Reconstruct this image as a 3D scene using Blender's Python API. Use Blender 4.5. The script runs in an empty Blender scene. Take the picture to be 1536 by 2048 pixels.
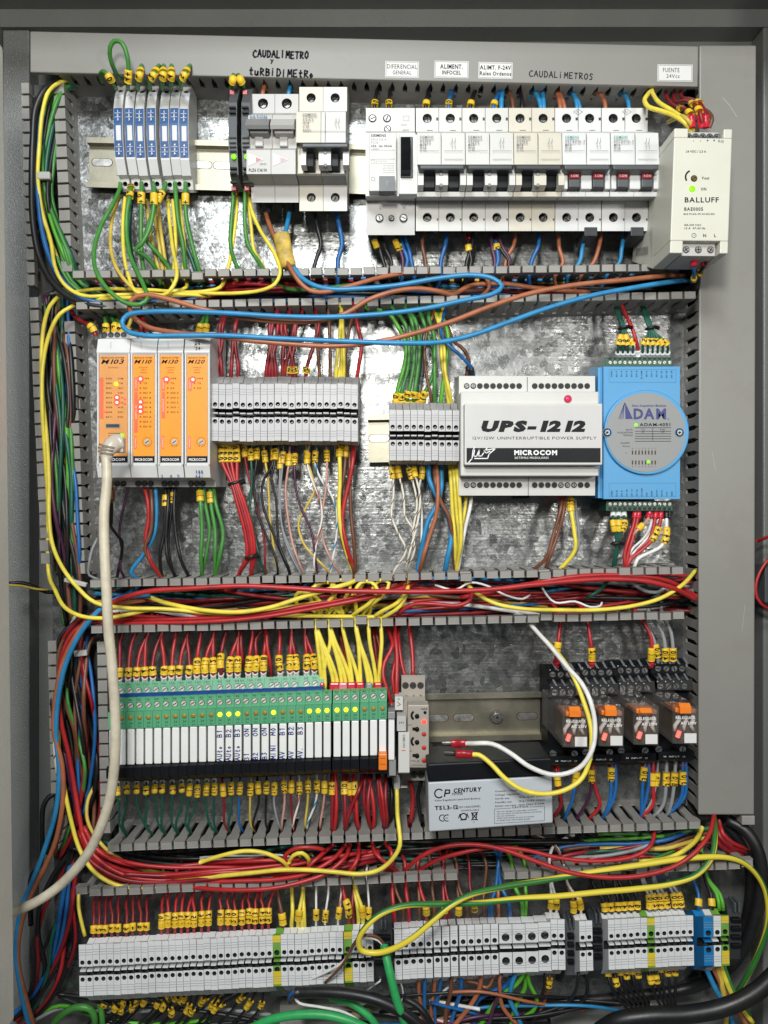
import bpy, math, random
import numpy as np
from mathutils import Vector, Matrix, Quaternion

random.seed(7)
SC = bpy.context.scene
COL = SC.collection
# ---------------------------------------------------------------- camera
D = 660.0                 # mm from the mounting plate to the lens
K = 0.375 / 585.0         # mm per photo pixel and per mm of distance
cam_d = bpy.data.cameras.new("camera")
cam = bpy.data.objects.new("camera", cam_d)
COL.objects.link(cam)
cam.location = (0, -D / 1000, 0)
cam.rotation_euler = (math.radians(90), 0, 0)
cam_d.sensor_fit = 'VERTICAL'
cam_d.sensor_height = 24
cam_d.lens = 12 / (1024 * K)
cam_d.clip_start = 0.01
cam_d.clip_end = 50
SC.camera = cam
# ---------------------------------------------------------------- world + lamps
W = bpy.data.worlds.new("World")
SC.world = W
W.use_nodes = True
W.node_tree.nodes["Background"].inputs[0].default_value = (0.80, 0.92, 1.0, 1)
W.node_tree.nodes["Background"].inputs[1].default_value = 0.085


def area(name, loc, target, sx, sy, power, col):
    l = bpy.data.lights.new(name, 'AREA')
    l.shape = 'RECTANGLE'
    l.size = sx
    l.size_y = sy
    l.energy = power
    l.color = col
    o = bpy.data.objects.new(name, l)
    COL.objects.link(o)
    o.location = loc
    d = Vector(target) - Vector(loc)
    o.rotation_euler = d.to_track_quat('-Z', 'Y').to_euler()
    return o


area("work_lamp", (-0.07, -0.84, 0.28), (0.03, 0, 0.02), 0.09, 0.09, 4.3, (1.0, 0.98, 0.93))
area("side_lamp", (0.52, -0.95, 0.16), (0.1, 0, -.02), 0.10, 0.10, 2.3, (1.0, 0.97, 0.92))
area("ceiling_lamp", (-0.14, -1.30, 0.86), (-0.05, 0, 0.15), 0.38, 0.28, 14.5, (0.93, 0.98, 1.0))
vs = SC.view_settings
vs.view_transform = 'Standard'
vs.look = 'None'
vs.gamma = 1
vs.use_curve_mapping = False
vs.exposure = 0.0
SC.cycles.max_bounces = 6
SC.cycles.transparent_max_bounces = 8
SC.cycles.transmission_bounces = 5


# ---------------------------------------------------------------- coordinates
def P(x, y, h):
    """photo pixel (x, y) at height h mm above the mounting plate -> world mm"""
    s = (D - h) * K
    return Vector(((x - 768) * s, -h, (1024 - y) * s))


def sc(h):
    return (D - h) * K


# ---------------------------------------------------------------- materials
MATS = {}


def srgb(c):
    if isinstance(c, str):
        c = tuple(int(c[i:i + 2], 16) / 255 for i in (0, 2, 4))
        c = tuple(v / 12.92 if v <= 0.04045 else ((v + 0.055) / 1.055) ** 2.4 for v in c)
    return c


def mat(name, col=None, rough=0.45, metal=0.0, noise=0.10, scale=60, bump=0.0, bscale=400, emit=0.0, alpha=1.0,
        trans=0.0, spec=0.5, dirt=0.0):
    if name in MATS:
        return MATS[name]
    col = srgb(col)
    m = bpy.data.materials.new(name)
    m.use_nodes = True
    nt = m.node_tree
    b = nt.nodes["Principled BSDF"]
    b.inputs["Roughness"].default_value = rough
    b.inputs["Metallic"].default_value = metal
    b.inputs["Specular IOR Level"].default_value = spec
    b.inputs["Base Color"].default_value = (*col, 1)
    if noise:
        tc = nt.nodes.new("ShaderNodeTexCoord")
        n = nt.nodes.new("ShaderNodeTexNoise")
        n.inputs["Scale"].default_value = scale
        n.inputs["Detail"].default_value = 5
        n.inputs["Roughness"].default_value = 0.62
        geo = nt.nodes.new("ShaderNodeNewGeometry")
        nt.links.new(geo.outputs["Position"], n.inputs["Vector"])
        r = nt.nodes.new("ShaderNodeValToRGB")
        r.color_ramp.elements[0].position = 0.30
        r.color_ramp.elements[1].position = 0.70
        r.color_ramp.elements[0].color = (*[max(0, c * (1 - noise)) for c in col], 1)
        r.color_ramp.elements[1].color = (*[min(1, c * (1 + noise * 0.7)) for c in col], 1)
        nt.links.new(n.outputs["Fac"], r.inputs[0])
        out = r.outputs[0]
        if dirt:
            n2 = nt.nodes.new("ShaderNodeTexNoise")
            n2.inputs["Scale"].default_value = 22
            n2.inputs["Detail"].default_value = 8
            n2.inputs["Roughness"].default_value = 0.75
            nt.links.new(geo.outputs["Position"], n2.inputs["Vector"])
            r2 = nt.nodes.new("ShaderNodeValToRGB")
            r2.color_ramp.elements[0].position = 0.52
            r2.color_ramp.elements[0].color = (0, 0, 0, 1)
            r2.color_ramp.elements[1].position = 0.78
            r2.color_ramp.elements[1].color = (dirt, dirt, dirt, 1)
            nt.links.new(n2.outputs["Fac"], r2.inputs[0])
            mx = nt.nodes.new("ShaderNodeMix")
            mx.data_type = 'RGBA'
            nt.links.new(r2.outputs[0], mx.inputs[0])
            nt.links.new(out, mx.inputs[6])
            mx.inputs[7].default_value = (0.16, 0.12, 0.07, 1)
            out = mx.outputs[2]
        nt.links.new(out, b.inputs["Base Color"])
        mr = nt.nodes.new("ShaderNodeMapRange")
        mr.inputs["To Min"].default_value = max(0.03, rough - 0.08)
        mr.inputs["To Max"].default_value = min(1, rough + 0.12)
        nt.links.new(n.outputs["Fac"], mr.inputs["Value"])
        nt.links.new(mr.outputs[0], b.inputs["Roughness"])
        if bump:
            n3 = nt.nodes.new("ShaderNodeTexNoise")
            n3.inputs["Scale"].default_value = bscale
            n3.inputs["Detail"].default_value = 2
            nt.links.new(geo.outputs["Position"], n3.inputs["Vector"])
            bp = nt.nodes.new("ShaderNodeBump")
            bp.inputs["Strength"].default_value = bump
            bp.inputs["Distance"].default_value = 0.0006
            nt.links.new(n3.outputs["Fac"], bp.inputs["Height"])
            nt.links.new(bp.outputs[0], b.inputs["Normal"])
    if emit:
        b.inputs["Emission Color"].default_value = (*col, 1)
        b.inputs["Emission Strength"].default_value = emit
    if alpha < 1:
        b.inputs["Alpha"].default_value = alpha
    if trans:
        b.inputs["Transmission Weight"].default_value = trans
    MATS[name] = m
    return m


def galvanised():
    m = bpy.data.materials.new("galvanised_steel")
    m.use_nodes = True
    nt = m.node_tree
    b = nt.nodes["Principled BSDF"]
    geo = nt.nodes.new("ShaderNodeNewGeometry")
    ns = nt.nodes.new("ShaderNodeTexNoise")
    ns.inputs["Scale"].default_value = 60
    ns.inputs["Detail"].default_value = 3
    nt.links.new(geo.outputs["Position"], ns.inputs["Vector"])
    dist = nt.nodes.new("ShaderNodeMix")
    dist.data_type = 'VECTOR'
    dist.inputs[0].default_value = 0.013
    nt.links.new(geo.outputs["Position"], dist.inputs[4])
    nt.links.new(ns.outputs["Color"], dist.inputs[5])
    v = nt.nodes.new("ShaderNodeTexVoronoi")
    v.inputs["Scale"].default_value = 165
    v.feature = 'F1'
    nt.links.new(dist.outputs[1], v.inputs["Vector"])
    v2 = nt.nodes.new("ShaderNodeTexVoronoi")
    v2.inputs["Scale"].default_value = 560
    nt.links.new(dist.outputs[1], v2.inputs["Vector"])
    sep = nt.nodes.new("ShaderNodeSeparateColor")
    nt.links.new(v.outputs["Color"], sep.inputs[0])
    sep2 = nt.nodes.new("ShaderNodeSeparateColor")
    nt.links.new(v2.outputs["Color"], sep2.inputs[0])
    ad = nt.nodes.new("ShaderNodeMath")
    ad.operation = 'MULTIPLY_ADD'
    ad.inputs[1].default_value = 0.40
    nt.links.new(sep2.outputs[0], ad.inputs[0])
    mm = nt.nodes.new("ShaderNodeMath")
    mm.operation = 'MULTIPLY'
    mm.inputs[1].default_value = 0.60
    nt.links.new(sep.outputs[0], mm.inputs[0])
    nt.links.new(mm.outputs[0], ad.inputs[2])
    ramp = nt.nodes.new("ShaderNodeValToRGB")
    ramp.color_ramp.elements[0].color = (0.23, 0.235, 0.23, 1)
    ramp.color_ramp.elements[1].color = (0.385, 0.39, 0.385, 1)
    ramp.color_ramp.elements[0].position = 0.15
    ramp.color_ramp.elements[1].position = 0.9
    nt.links.new(ad.outputs[0], ramp.inputs[0])
    # big stains
    st = nt.nodes.new("ShaderNodeTexNoise")
    st.inputs["Scale"].default_value = 12
    st.inputs["Detail"].default_value = 6
    nt.links.new(geo.outputs["Position"], st.inputs["Vector"])
    sr = nt.nodes.new("ShaderNodeMapRange")
    sr.inputs["From Min"].default_value = 0.3
    sr.inputs["From Max"].default_value = 0.7
    sr.inputs["To Min"].default_value = 0.78
    sr.inputs["To Max"].default_value = 1.05
    nt.links.new(st.outputs["Fac"], sr.inputs["Value"])
    mul = nt.nodes.new("ShaderNodeMix")
    mul.data_type = 'RGBA'
    mul.blend_type = 'MULTIPLY'
    mul.inputs[0].default_value = 1
    nt.links.new(ramp.outputs[0], mul.inputs[6])
    nt.links.new(sr.outputs[0], mul.inputs[7])
    nt.links.new(mul.outputs[2], b.inputs["Base Color"])
    b.inputs["Metallic"].default_value = 0.88
    mr = nt.nodes.new("ShaderNodeMapRange")
    mr.inputs["To Min"].default_value = 0.25
    mr.inputs["To Max"].default_value = 0.42
    nt.links.new(sep.outputs[1], mr.inputs["Value"])
    nt.links.new(mr.outputs[0], b.inputs["Roughness"])
    # facet normals: every crystal tilts its own way
    sub = nt.nodes.new("ShaderNodeVectorMath")
    sub.operation = 'SUBTRACT'
    sub.inputs[1].default_value = (0.5, 0.5, 0.5)
    nt.links.new(v.outputs["Color"], sub.inputs[0])
    scl = nt.nodes.new("ShaderNodeVectorMath")
    scl.operation = 'SCALE'
    scl.inputs["Scale"].default_value = 0.055
    nt.links.new(sub.outputs[0], scl.inputs[0])
    sub2 = nt.nodes.new("ShaderNodeVectorMath")
    sub2.operation = 'SUBTRACT'
    sub2.inputs[1].default_value = (0.5, 0.5, 0.5)
    nt.links.new(v2.outputs["Color"], sub2.inputs[0])
    scl2 = nt.nodes.new("ShaderNodeVectorMath")
    scl2.operation = 'SCALE'
    scl2.inputs["Scale"].default_value = 0.06
    nt.links.new(sub2.outputs[0], scl2.inputs[0])
    av = nt.nodes.new("ShaderNodeVectorMath")
    nt.links.new(geo.outputs["Normal"], av.inputs[0])
    nt.links.new(scl.outputs[0], av.inputs[1])
    av2 = nt.nodes.new("ShaderNodeVectorMath")
    nt.links.new(av.outputs[0], av2.inputs[0])
    nt.links.new(scl2.outputs[0], av2.inputs[1])
    nm = nt.nodes.new("ShaderNodeVectorMath")
    nm.operation = 'NORMALIZE'
    nt.links.new(av2.outputs[0], nm.inputs[0])
    nb = nt.nodes.new("ShaderNodeTexNoise")
    nb.inputs["Scale"].default_value = 260
    nb.inputs["Detail"].default_value = 4
    nt.links.new(geo.outputs["Position"], nb.inputs["Vector"])
    mp = nt.nodes.new("ShaderNodeMapping")
    mp.inputs["Scale"].default_value = (18, 18, 420)
    mp.inputs["Rotation"].default_value = (0, math.radians(4), 0)
    nt.links.new(geo.outputs["Position"], mp.inputs["Vector"])
    nz = nt.nodes.new("ShaderNodeTexNoise")
    nz.inputs["Scale"].default_value = 1
    nz.inputs["Detail"].default_value = 6
    nt.links.new(mp.outputs[0], nz.inputs["Vector"])
    bz = nt.nodes.new("ShaderNodeBump")
    bz.inputs["Strength"].default_value = 0.30
    bz.inputs["Distance"].default_value = 0.0006
    nt.links.new(nz.outputs["Fac"], bz.inputs["Height"])
    nt.links.new(nm.outputs[0], bz.inputs["Normal"])
    nm = bz
    bp = nt.nodes.new("ShaderNodeBump")
    bp.inputs["Strength"].default_value = 0.35
    bp.inputs["Distance"].default_value = 0.0008
    nt.links.new(nb.outputs["Fac"], bp.inputs["Height"])
    nt.links.new(nm.outputs[0], bp.inputs["Normal"])
    nt.links.new(bp.outputs[0], b.inputs["Normal"])
    MATS["galv"] = m
    return m


def striped(name, ca, cb, scale, w=0.5):
    """two-colour insulation, helical stripe along the wire (uses the wire's own UV)"""
    m = bpy.data.materials.new(name)
    m.use_nodes = True
    nt = m.node_tree
    b = nt.nodes["Principled BSDF"]
    b.inputs["Roughness"].default_value = 0.4
    uv = nt.nodes.new("ShaderNodeUVMap")
    sp = nt.nodes.new("ShaderNodeSeparateXYZ")
    nt.links.new(uv.outputs[0], sp.inputs[0])
    ma = nt.nodes.new("ShaderNodeMath")
    ma.operation = 'MULTIPLY_ADD'
    ma.inputs[1].default_value = scale
    nt.links.new(sp.outputs[1], ma.inputs[0])
    nt.links.new(sp.outputs[0], ma.inputs[2])
    fr = nt.nodes.new("ShaderNodeMath")
    fr.operation = 'FRACT'
    nt.links.new(ma.outputs[0], fr.inputs[0])
    gt = nt.nodes.new("ShaderNodeMath")
    gt.operation = 'GREATER_THAN'
    gt.inputs[1].default_value = w
    nt.links.new(fr.outputs[0], gt.inputs[0])
    mx = nt.nodes.new("ShaderNodeMix")
    mx.data_type = 'RGBA'
    mx.inputs[6].default_value = (*srgb(ca), 1)
    mx.inputs[7].default_value = (*srgb(cb), 1)
    nt.links.new(gt.outputs[0], mx.inputs[0])
    nt.links.new(mx.outputs[2], b.inputs["Base Color"])
    MATS[name] = m
    return m


galvanised()
GALV = MATS["galv"]
PAINT = mat("grey_paint", (0.165, 0.168, 0.158), 0.38, noise=0.10, scale=9, bump=0.5, bscale=900)
PAINT2 = mat("grey_paint_smooth", (0.30, 0.297, 0.27), 0.42, noise=0.07, scale=8, bump=0.1, bscale=500, dirt=0.12)
DOOR = mat("door_paint", (0.66, 0.65, 0.60), 0.4, noise=0.08, scale=8, bump=0.35, bscale=900)
PVC = mat("grey_pvc", (0.265, 0.255, 0.235), 0.48, noise=0.16, scale=35, dirt=0.28)
LID = mat("duct_lid_pvc", (0.235, 0.228, 0.208), 0.42, noise=0.07, scale=7, bump=0.05, dirt=0.25)
PVCD = mat("grey_pvc_shaded", (0.06, 0.06, 0.058), 0.5)  # darkened pvc: the shade inside the ducts is put into the colour
WHITE = mat("white_plastic", (0.575, 0.57, 0.54), 0.42, noise=0.05, scale=30, dirt=0.10)
WHITE2 = mat("cool_white_plastic", (0.64, 0.64, 0.63), 0.4, noise=0.05, scale=30, dirt=0.08)
CREAM = mat("cream_plastic", (0.60, 0.59, 0.505), 0.42, noise=0.04, scale=20, dirt=0.06)
BEIGE = mat("yellowed_plastic", (0.58, 0.545, 0.455), 0.42, noise=0.06, scale=30, dirt=0.10)
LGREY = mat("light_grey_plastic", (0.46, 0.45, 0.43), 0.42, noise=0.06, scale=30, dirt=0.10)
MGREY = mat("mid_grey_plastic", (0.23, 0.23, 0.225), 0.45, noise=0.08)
TERM = mat("terminal_grey", (0.47, 0.47, 0.475), 0.42, noise=0.08, scale=40, dirt=0.12)
TERMW = mat("terminal_white", (0.70, 0.71, 0.715), 0.40, noise=0.07, scale=40, dirt=0.16)
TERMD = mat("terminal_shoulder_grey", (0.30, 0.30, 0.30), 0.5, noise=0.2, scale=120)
DARK = mat("dark_grey_plastic", (0.035, 0.038, 0.042), 0.4, noise=0.15)
DKG = mat("slate_plastic", (0.075, 0.082, 0.086), 0.4, noise=0.12)
BLK = mat("black_plastic", (0.006, 0.007, 0.009), 0.42, noise=0.2, spec=0.2)
INK = mat("black_ink", (0.012, 0.012, 0.014), 0.5, noise=0, spec=0.15)
INKG = mat("grey_ink", (0.17, 0.17, 0.17), 0.5, noise=0, spec=0.15)
INKB = mat("blue_pen_ink", (0.02, 0.05, 0.25), 0.5, noise=0, spec=0.15)
INKW = mat("white_ink", (0.8, 0.8, 0.8), 0.5, noise=0)
INKO = mat("brown_ink", (0.10, 0.045, 0.01), 0.5, noise=0, spec=0.15)
TEAL = mat("teal_ink", (0.02, 0.30, 0.28), 0.5, noise=0)
LOGOB = mat("logo_blue_ink", (0.03, 0.14, 0.30), 0.5, noise=0)
NAVY = mat("navy_ink", (0.03, 0.04, 0.18), 0.5, noise=0)
HOLE = mat("hole_shade", (0.006, 0.006, 0.007), 0.6, noise=0)  # near-black stands for the shade inside holes, slots and gaps
STEEL = mat("screw_steel", (0.42, 0.41, 0.39), 0.34, metal=1, noise=0.3, scale=500)
SCREWP = mat("pale_screw", (0.75, 0.73, 0.64), 0.35, metal=0.35, noise=0.2, scale=500)
STEELD = mat("shaded_screw", (0.20, 0.20, 0.195), 0.36, metal=1, noise=0.5, scale=400)  # steel darkened in colour for the shade down in the screw holes
ZINC = mat("yellow_zinc", (0.345, 0.325, 0.255), 0.44, metal=1, noise=0.18, scale=40, bump=0.05)
GOLD = mat("gold_plating", (0.80, 0.56, 0.24), 0.25, metal=1, noise=0.1)
PAPER = mat("paper_label", (0.66, 0.655, 0.635), 0.6, noise=0.04)
BLUEL = mat("blue_label", (0.018, 0.085, 0.25), 0.4)
ORANGE = mat("orange_label", (0.80, 0.285, 0.012), 0.42, noise=0.06, scale=60)
ORANGE2 = mat("faded_orange_label", (0.66, 0.29, 0.08), 0.4, noise=0.08, scale=60)
REDL = mat("red_stripe", (0.70, 0.13, 0.05), 0.45)
ADAMB = mat("sky_blue_plastic", (0.07, 0.30, 0.56), 0.42, noise=0.05, scale=30)
SILV = mat("silver_label", (0.27, 0.275, 0.275), 0.5, noise=0.06, metal=0.1)
GRNC = mat("dark_green_connector", (0.015, 0.085, 0.05), 0.4)
GRNR = mat("relay_green", (0.085, 0.33, 0.17), 0.42, noise=0.08)
BLUEB = mat("bridge_blue", (0.008, 0.05, 0.22), 0.35)
STRIP = mat("white_marker_strip", (0.76, 0.76, 0.74), 0.4, noise=0.03)
AMBER = mat("amber_led_off", (0.33, 0.20, 0.03), 0.3)
REDLED = mat("red_led_off", (0.5, 0.03, 0.02), 0.3)
LED_Y = mat("led_yellow_on", (1.0, 0.90, 0.02), 0.3, noise=0, emit=1.3)
LED_G = mat("led_green_on", (0.17, 0.85, 0.0), 0.3, noise=0, emit=1.3)
LED_R = mat("led_red_on", (1.0, 0.035, 0.02), 0.3, noise=0, emit=3.2)
LED_RC = mat("led_red_core", (1.0, 0.50, 0.38), 0.3, noise=0, emit=3.0)
LED_RD = mat("led_dim_red", (1.0, 0.16, 0.12), 0.3, noise=0, emit=0.55)
MAG = mat("magenta_lamp", (0.75, 0.01, 0.10), 0.2, noise=0, emit=0.25)
ORCLIP = mat("orange_clip", (0.78, 0.20, 0.02), 0.35)
BATT = mat("battery_grey", (0.46, 0.49, 0.52), 0.42, noise=0.05, scale=20)
CLEAR = mat("clear_cover", (0.16, 0.15, 0.14), 0.06, noise=0, alpha=0.26)
REDC = mat("red_crimp_sleeve", (0.32, 0.012, 0.02), 0.28)
YMARK = mat("yellow_marker", (0.80, 0.52, 0.03), 0.38, noise=0.10, scale=90)
BLUET = mat("blue_terminal", (0.012, 0.20, 0.48), 0.4)
GRNY = mat("earth_green", (0.16, 0.36, 0.05), 0.42, noise=0.15)
YELE = mat("earth_yellow", (0.72, 0.55, 0.03), 0.4)
FWHITE = mat("white_ferrule", (0.75, 0.75, 0.74), 0.4, noise=0.03)
WC = {}
for n, c in dict(red=(0.42, 0.019, 0.022), darkred=(0.24, 0.010, 0.016), yellow=(0.80, 0.655, 0.07), palegold=(0.62, 0.45, 0.07),
                 green=(0.055, 0.235, 0.040), darkgreen=(0.008, 0.085, 0.055), blue=(0.012, 0.115, 0.34),
                 skyblue=(0.025, 0.235, 0.48), brown=(0.155, 0.058, 0.030), terracotta=(0.38, 0.125, 0.055),
                 black=(0.010, 0.010, 0.011), grey=(0.27, 0.28, 0.29), white=(0.74, 0.73, 0.70), pink=(0.58, 0.30, 0.24),
                 beige=(0.58, 0.52, 0.40), purple=(0.08, 0.02, 0.06), fgreen=(0.03, 0.36, 0.10), limegreen=(0.10, 0.40, 0.03),
                 olive=(0.22, 0.20, 0.12)).items():
    WC[n] = mat("insulation_" + n, c, 0.40, noise=0.22, scale=70, dirt=0.10, bump=0.12, bscale=260)
WC['greenyellow'] = striped("insulation_green_yellow", (0.03, 0.17, 0.03), (0.74, 0.60, 0.05), 4, 0.38)
WC['whiteblue'] = striped("insulation_white_blue", (0.72, 0.71, 0.66), (0.03, 0.22, 0.38), 60, 0.7)
WC['whitebrown'] = striped("insulation_white_brown", (0.74, 0.70, 0.58), (0.14, 0.06, 0.04), 75, 0.86)
WC['whitered'] = striped("insulation_white_red", (0.74, 0.70, 0.64), (0.45, 0.08, 0.05), 30, 0.75)
# ---------------------------------------------------------------- mesh builder
GLYPH = {}


def glyph(ch, bold):
    k = (ch, bold)
    if k not in GLYPH:
        cu = bpy.data.curves.new("g", 'FONT')
        cu.body = ch
        cu.resolution_u = 2
        if bold:
            cu.offset = 0.022 * bold
        o = bpy.data.objects.new("g", cu)
        me = o.to_mesh()
        if len(me.vertices):
            v = np.array([x.co[:2] for x in me.vertices])
            f = [list(p.vertices) for p in me.polygons]
            adv = v[:, 0].max() + 0.09
        else:
            v, f, adv = np.zeros((0, 2)), [], 0.32
        o.to_mesh_clear()
        bpy.data.objects.remove(o)
        bpy.data.curves.remove(cu)
        GLYPH[k] = (v, f, adv)
    return GLYPH[k]


HS = [1.0]      # height scale of the device being built


class MB:
    def __init__(self, O, hs=None):
        self.O = Vector(O)
        self.hs = HS[0] if hs is None else hs
        self.v, self.f, self.m, self.ml, self.uv = [], [], [], [], None
        self.smooth = []

    def mi(self, m):
        if m not in self.ml:
            self.ml.append(m)
        return self.ml.index(m)

    def L(self, x, y, h):
        return P(x, y, h * self.hs) - self.O

    def add(self, vs, fs, m, smooth=False):
        b = len(self.v)
        self.v += [tuple(p) for p in vs]
        self.f += [[b + i for i in f] for f in fs]
        self.m += [self.mi(m)] * len(fs)
        self.smooth += [smooth] * len(fs)

    def hexa(self, A, B, m, front=True, back=True):
        """A: 4 front points, B: 4 back points, mm local, same order (clockwise seen from the front)"""
        fs = [(0, 1, 5, 4), (1, 2, 6, 5), (2, 3, 7, 6), (3, 0, 4, 7)]
        if front:
            fs.append((3, 2, 1, 0))
        if back:
            fs.append((4, 5, 6, 7))
        self.add(list(A) + list(B), fs, m)

    def box(self, x0, y0, x1, y1, hb, hf, m, hx=None):
        """photo rectangle measured at its front height hf (or hx), extruded straight back to hb"""
        hx = hf if hx is None else hx
        a = self.L(x0, y0, hx)
        c = self.L(x1, y1, hx)
        self.mmbox(a.x, c.z, c.x, a.z, hb, hf, m)

    def mmbox(self, x0, z0, x1, z1, hb, hf, m):
        oy = -self.O.y
        hb, hf = hb * self.hs, hf * self.hs
        A = [(x0, -hf + oy, z1), (x1, -hf + oy, z1), (x1, -hf + oy, z0), (x0, -hf + oy, z0)]
        B = [(x, -hb + oy, z) for x, _, z in A]
        self.hexa(A, B, m)

    def prism(self, x0, x1, hx, prof, m, holes=None, skip=(), mats=None, hd=4.0, hm=None):
        """profile [(y, h)...] from top to bottom, each y a photo pixel at its own h; extruded between x0 and x1 (pixels at hx)"""
        X0, X1 = self.L(x0, 0, hx).x, self.L(x1, 0, hx).x
        pts = [self.L(768, y, h) for y, h in prof]
        n = len(pts)
        V = [(X0, p.y, p.z) for p in pts] + [(X1, p.y, p.z) for p in pts]
        for i in range(n - 1):
            mm = mats[i] if mats and mats.get(i) else m
            if holes and i in holes:
                cx, fr, r = holes[i]          # hole centre x px, fraction down the face, radius mm
                self.holeface(X0, X1, pts[i], pts[i + 1], self.L(cx, 0, hx).x, fr, r, mm, hd, hm)
            elif i not in skip:
                self.add([V[i], V[n + i], V[n + i + 1], V[i + 1]], [(3, 2, 1, 0)], mm)
        self.add(V[:n], [tuple(range(n))], m)
        self.add(V[n:], [tuple(reversed(range(n)))], m)
        self.add([V[0], V[n], V[2 * n - 1], V[n - 1]], [(0, 1, 2, 3)], m)

    def holeface(self, X0, X1, p, q, cx, fr, r, m, depth=4.0, hm=None):
        e = (q - p)
        ln = math.hypot(e.y, e.z)
        e = Vector((0, e.y / ln, e.z / ln))
        nrm = Vector((0, e.z, -e.y))
        if nrm.y > 0:
            nrm = -nrm
        o = Vector((0, p.y, p.z))
        cy = fr * ln
        angs = [i * math.pi / 7 for i in range(14)]
        for cxx, cyy in ((X0, 0), (X1, 0), (X1, ln), (X0, ln)):
            angs.append(math.atan2(cyy - cy, cxx - cx) % (2 * math.pi))
        angs = sorted(angs)
        outer, inner = [], []
        for a in angs:
            c, s = math.cos(a), math.sin(a)
            t = 1e9
            if c > 1e-9: t = min(t, (X1 - cx) / c)
            if c < -1e-9: t = min(t, (X0 - cx) / c)
            if s > 1e-9: t = min(t, (ln - cy) / s)
            if s < -1e-9: t = min(t, -cy / s)
            outer.append((cx + c * t, cy + s * t))
            inner.append((cx + c * r, cy + s * r))
        def w(u, v, d=0):
            z = o + e * v - nrm * d
            return (u, z.y, z.z)
        n = len(angs)
        V = [w(*a) for a in outer] + [w(*a) for a in inner] + [w(*a, depth) for a in inner]
        self.add(V[:2 * n], [(i, (i + 1) % n, n + (i + 1) % n, n + i) for i in range(n)], m)
        self.add(V[n:], [(i, (i + 1) % n, n + (i + 1) % n, n + i) for i in range(n)], hm or DARK)
        self.add(V[2 * n:], [tuple(range(n))], HOLE)  # dark wall and floor colours stand for shade in the hole

    def disc(self, x, y, h, r, m, t=0.3, n=14, dome=0.0):
        """small raised disc (radius mm) at a photo pixel"""
        c = self.L(x, y, h)
        self.cylm(c, r, m, t, n, dome)

    def cylm(self, c, r, m, t=0.3, n=14, dome=0.0):
        ring = [(math.cos(i * 2 * math.pi / n), math.sin(i * 2 * math.pi / n)) for i in range(n)]
        V = [(c.x + a * r, c.y, c.z + b * r) for a, b in ring] + [(c.x + a * r, c.y - t, c.z + b * r) for a, b in ring]
        F = [(i, (i + 1) % n, n + (i + 1) % n, n + i) for i in range(n)]
        if dome:
            V += [(c.x + a * r * .6, c.y - t - dome, c.z + b * r * .6) for a, b in ring]
            F += [(n + i, n + (i + 1) % n, 2 * n + (i + 1) % n, 2 * n + i) for i in range(n)] + [tuple(range(2 * n, 3 * n))]
        else:
            F += [tuple(range(n, 2 * n))]
        self.add(V, F, m, smooth=bool(dome))

    def screw(self, x, y, h, r, m=None, slot=True, ang=0.6):
        m = m or STEEL
        c = self.L(x, y, h)
        self.cylm(c, r, m, 0.6, 14)
        if slot:
            for a in ([ang] if slot == 1 else [ang, ang + math.pi / 2]):
                d = Vector((math.cos(a), 0, math.sin(a)))
                e = Vector((-d.z, 0, d.x))
                q = c + Vector((0, -0.66, 0))
                l, w = r * .85, r * .16
                self.add([q + d * l + e * w, q - d * l + e * w, q - d * l - e * w, q + d * l - e * w], [(0, 1, 2, 3)], HOLE)

    def ring(self, x, y, h, r, w, m, a0=0, a1=360, n=28):
        c = self.L(x, y, h)
        V = []
        for i in range(n + 1):
            a = math.radians(a0 + (a1 - a0) * i / n)
            for rr in (r, r - w):
                V.append((c.x + math.cos(a) * rr, c.y, c.z + math.sin(a) * rr))
        self.add(V, [(2 * i, 2 * i + 2, 2 * i + 3, 2 * i + 1) for i in range(n)], m)

    def text(self, s, x, y, h, size, m=None, align='C', rot=0, sx=1.0, bold=False, shear=0.0, proud=0.12, width=None, vec=None):
        """size = cap height in photo px at height h"""
        m = m or INK
        k = size * sc(h * self.hs) / 0.73
        xs, pen = [], 0
        for ch in s:
            v, f, adv = glyph(ch, bold)
            xs.append(pen)
            pen += adv
        tot = max(pen - 0.09, 0.01)
        if width:
            sx = width * sc(h * self.hs) / (tot * k)
        off = {'C': -tot / 2, 'L': 0, 'R': -tot}[align]
        c = self.L(x, y, h)
        a = math.radians(rot)
        ca, sa = math.cos(a), math.sin(a)
        for ch, px in zip(s, xs):
            v, f, adv = glyph(ch, bold)
            if not len(f):
                continue
            gx = (v[:, 0] + px + off) * k * sx
            gy = (v[:, 1] - 0.365) * k
            gx = gx + gy * shear
            X = c.x + gx * ca - gy * sa
            Z = c.z + gx * sa + gy * ca
            self.add([(X[i], c.y - proud, Z[i]) for i in range(len(X))], f, m)

    def strokes(self, lines, h, w, m, proud=0.15):
        """hand-drawn polylines, photo pixels"""
        for ln in lines:
            for (a, b) in zip(ln[:-1], ln[1:]):
                p, q = self.L(*a, h), self.L(*b, h)
                d = q - p
                if d.length < 1e-6:
                    continue
                d.normalize()
                e = Vector((-d.z, 0, d.x)) * w / 2
                ex = d * w * 0.25
                y = Vector((0, -proud, 0))
                self.add([p - ex + e + y, q + ex + e + y, q + ex - e + y, p - ex - e + y], [(0, 1, 2, 3)], m)

    def rect(self, x0, y0, x1, y1, h, m, proud=0.08):
        a, c = self.L(x0, y0, h), self.L(x1, y1, h)
        y = a.y - proud
        self.add([(a.x, y, a.z), (c.x, y, a.z), (c.x, y, c.z), (a.x, y, c.z)], [(3, 2, 1, 0)], m)

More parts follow.
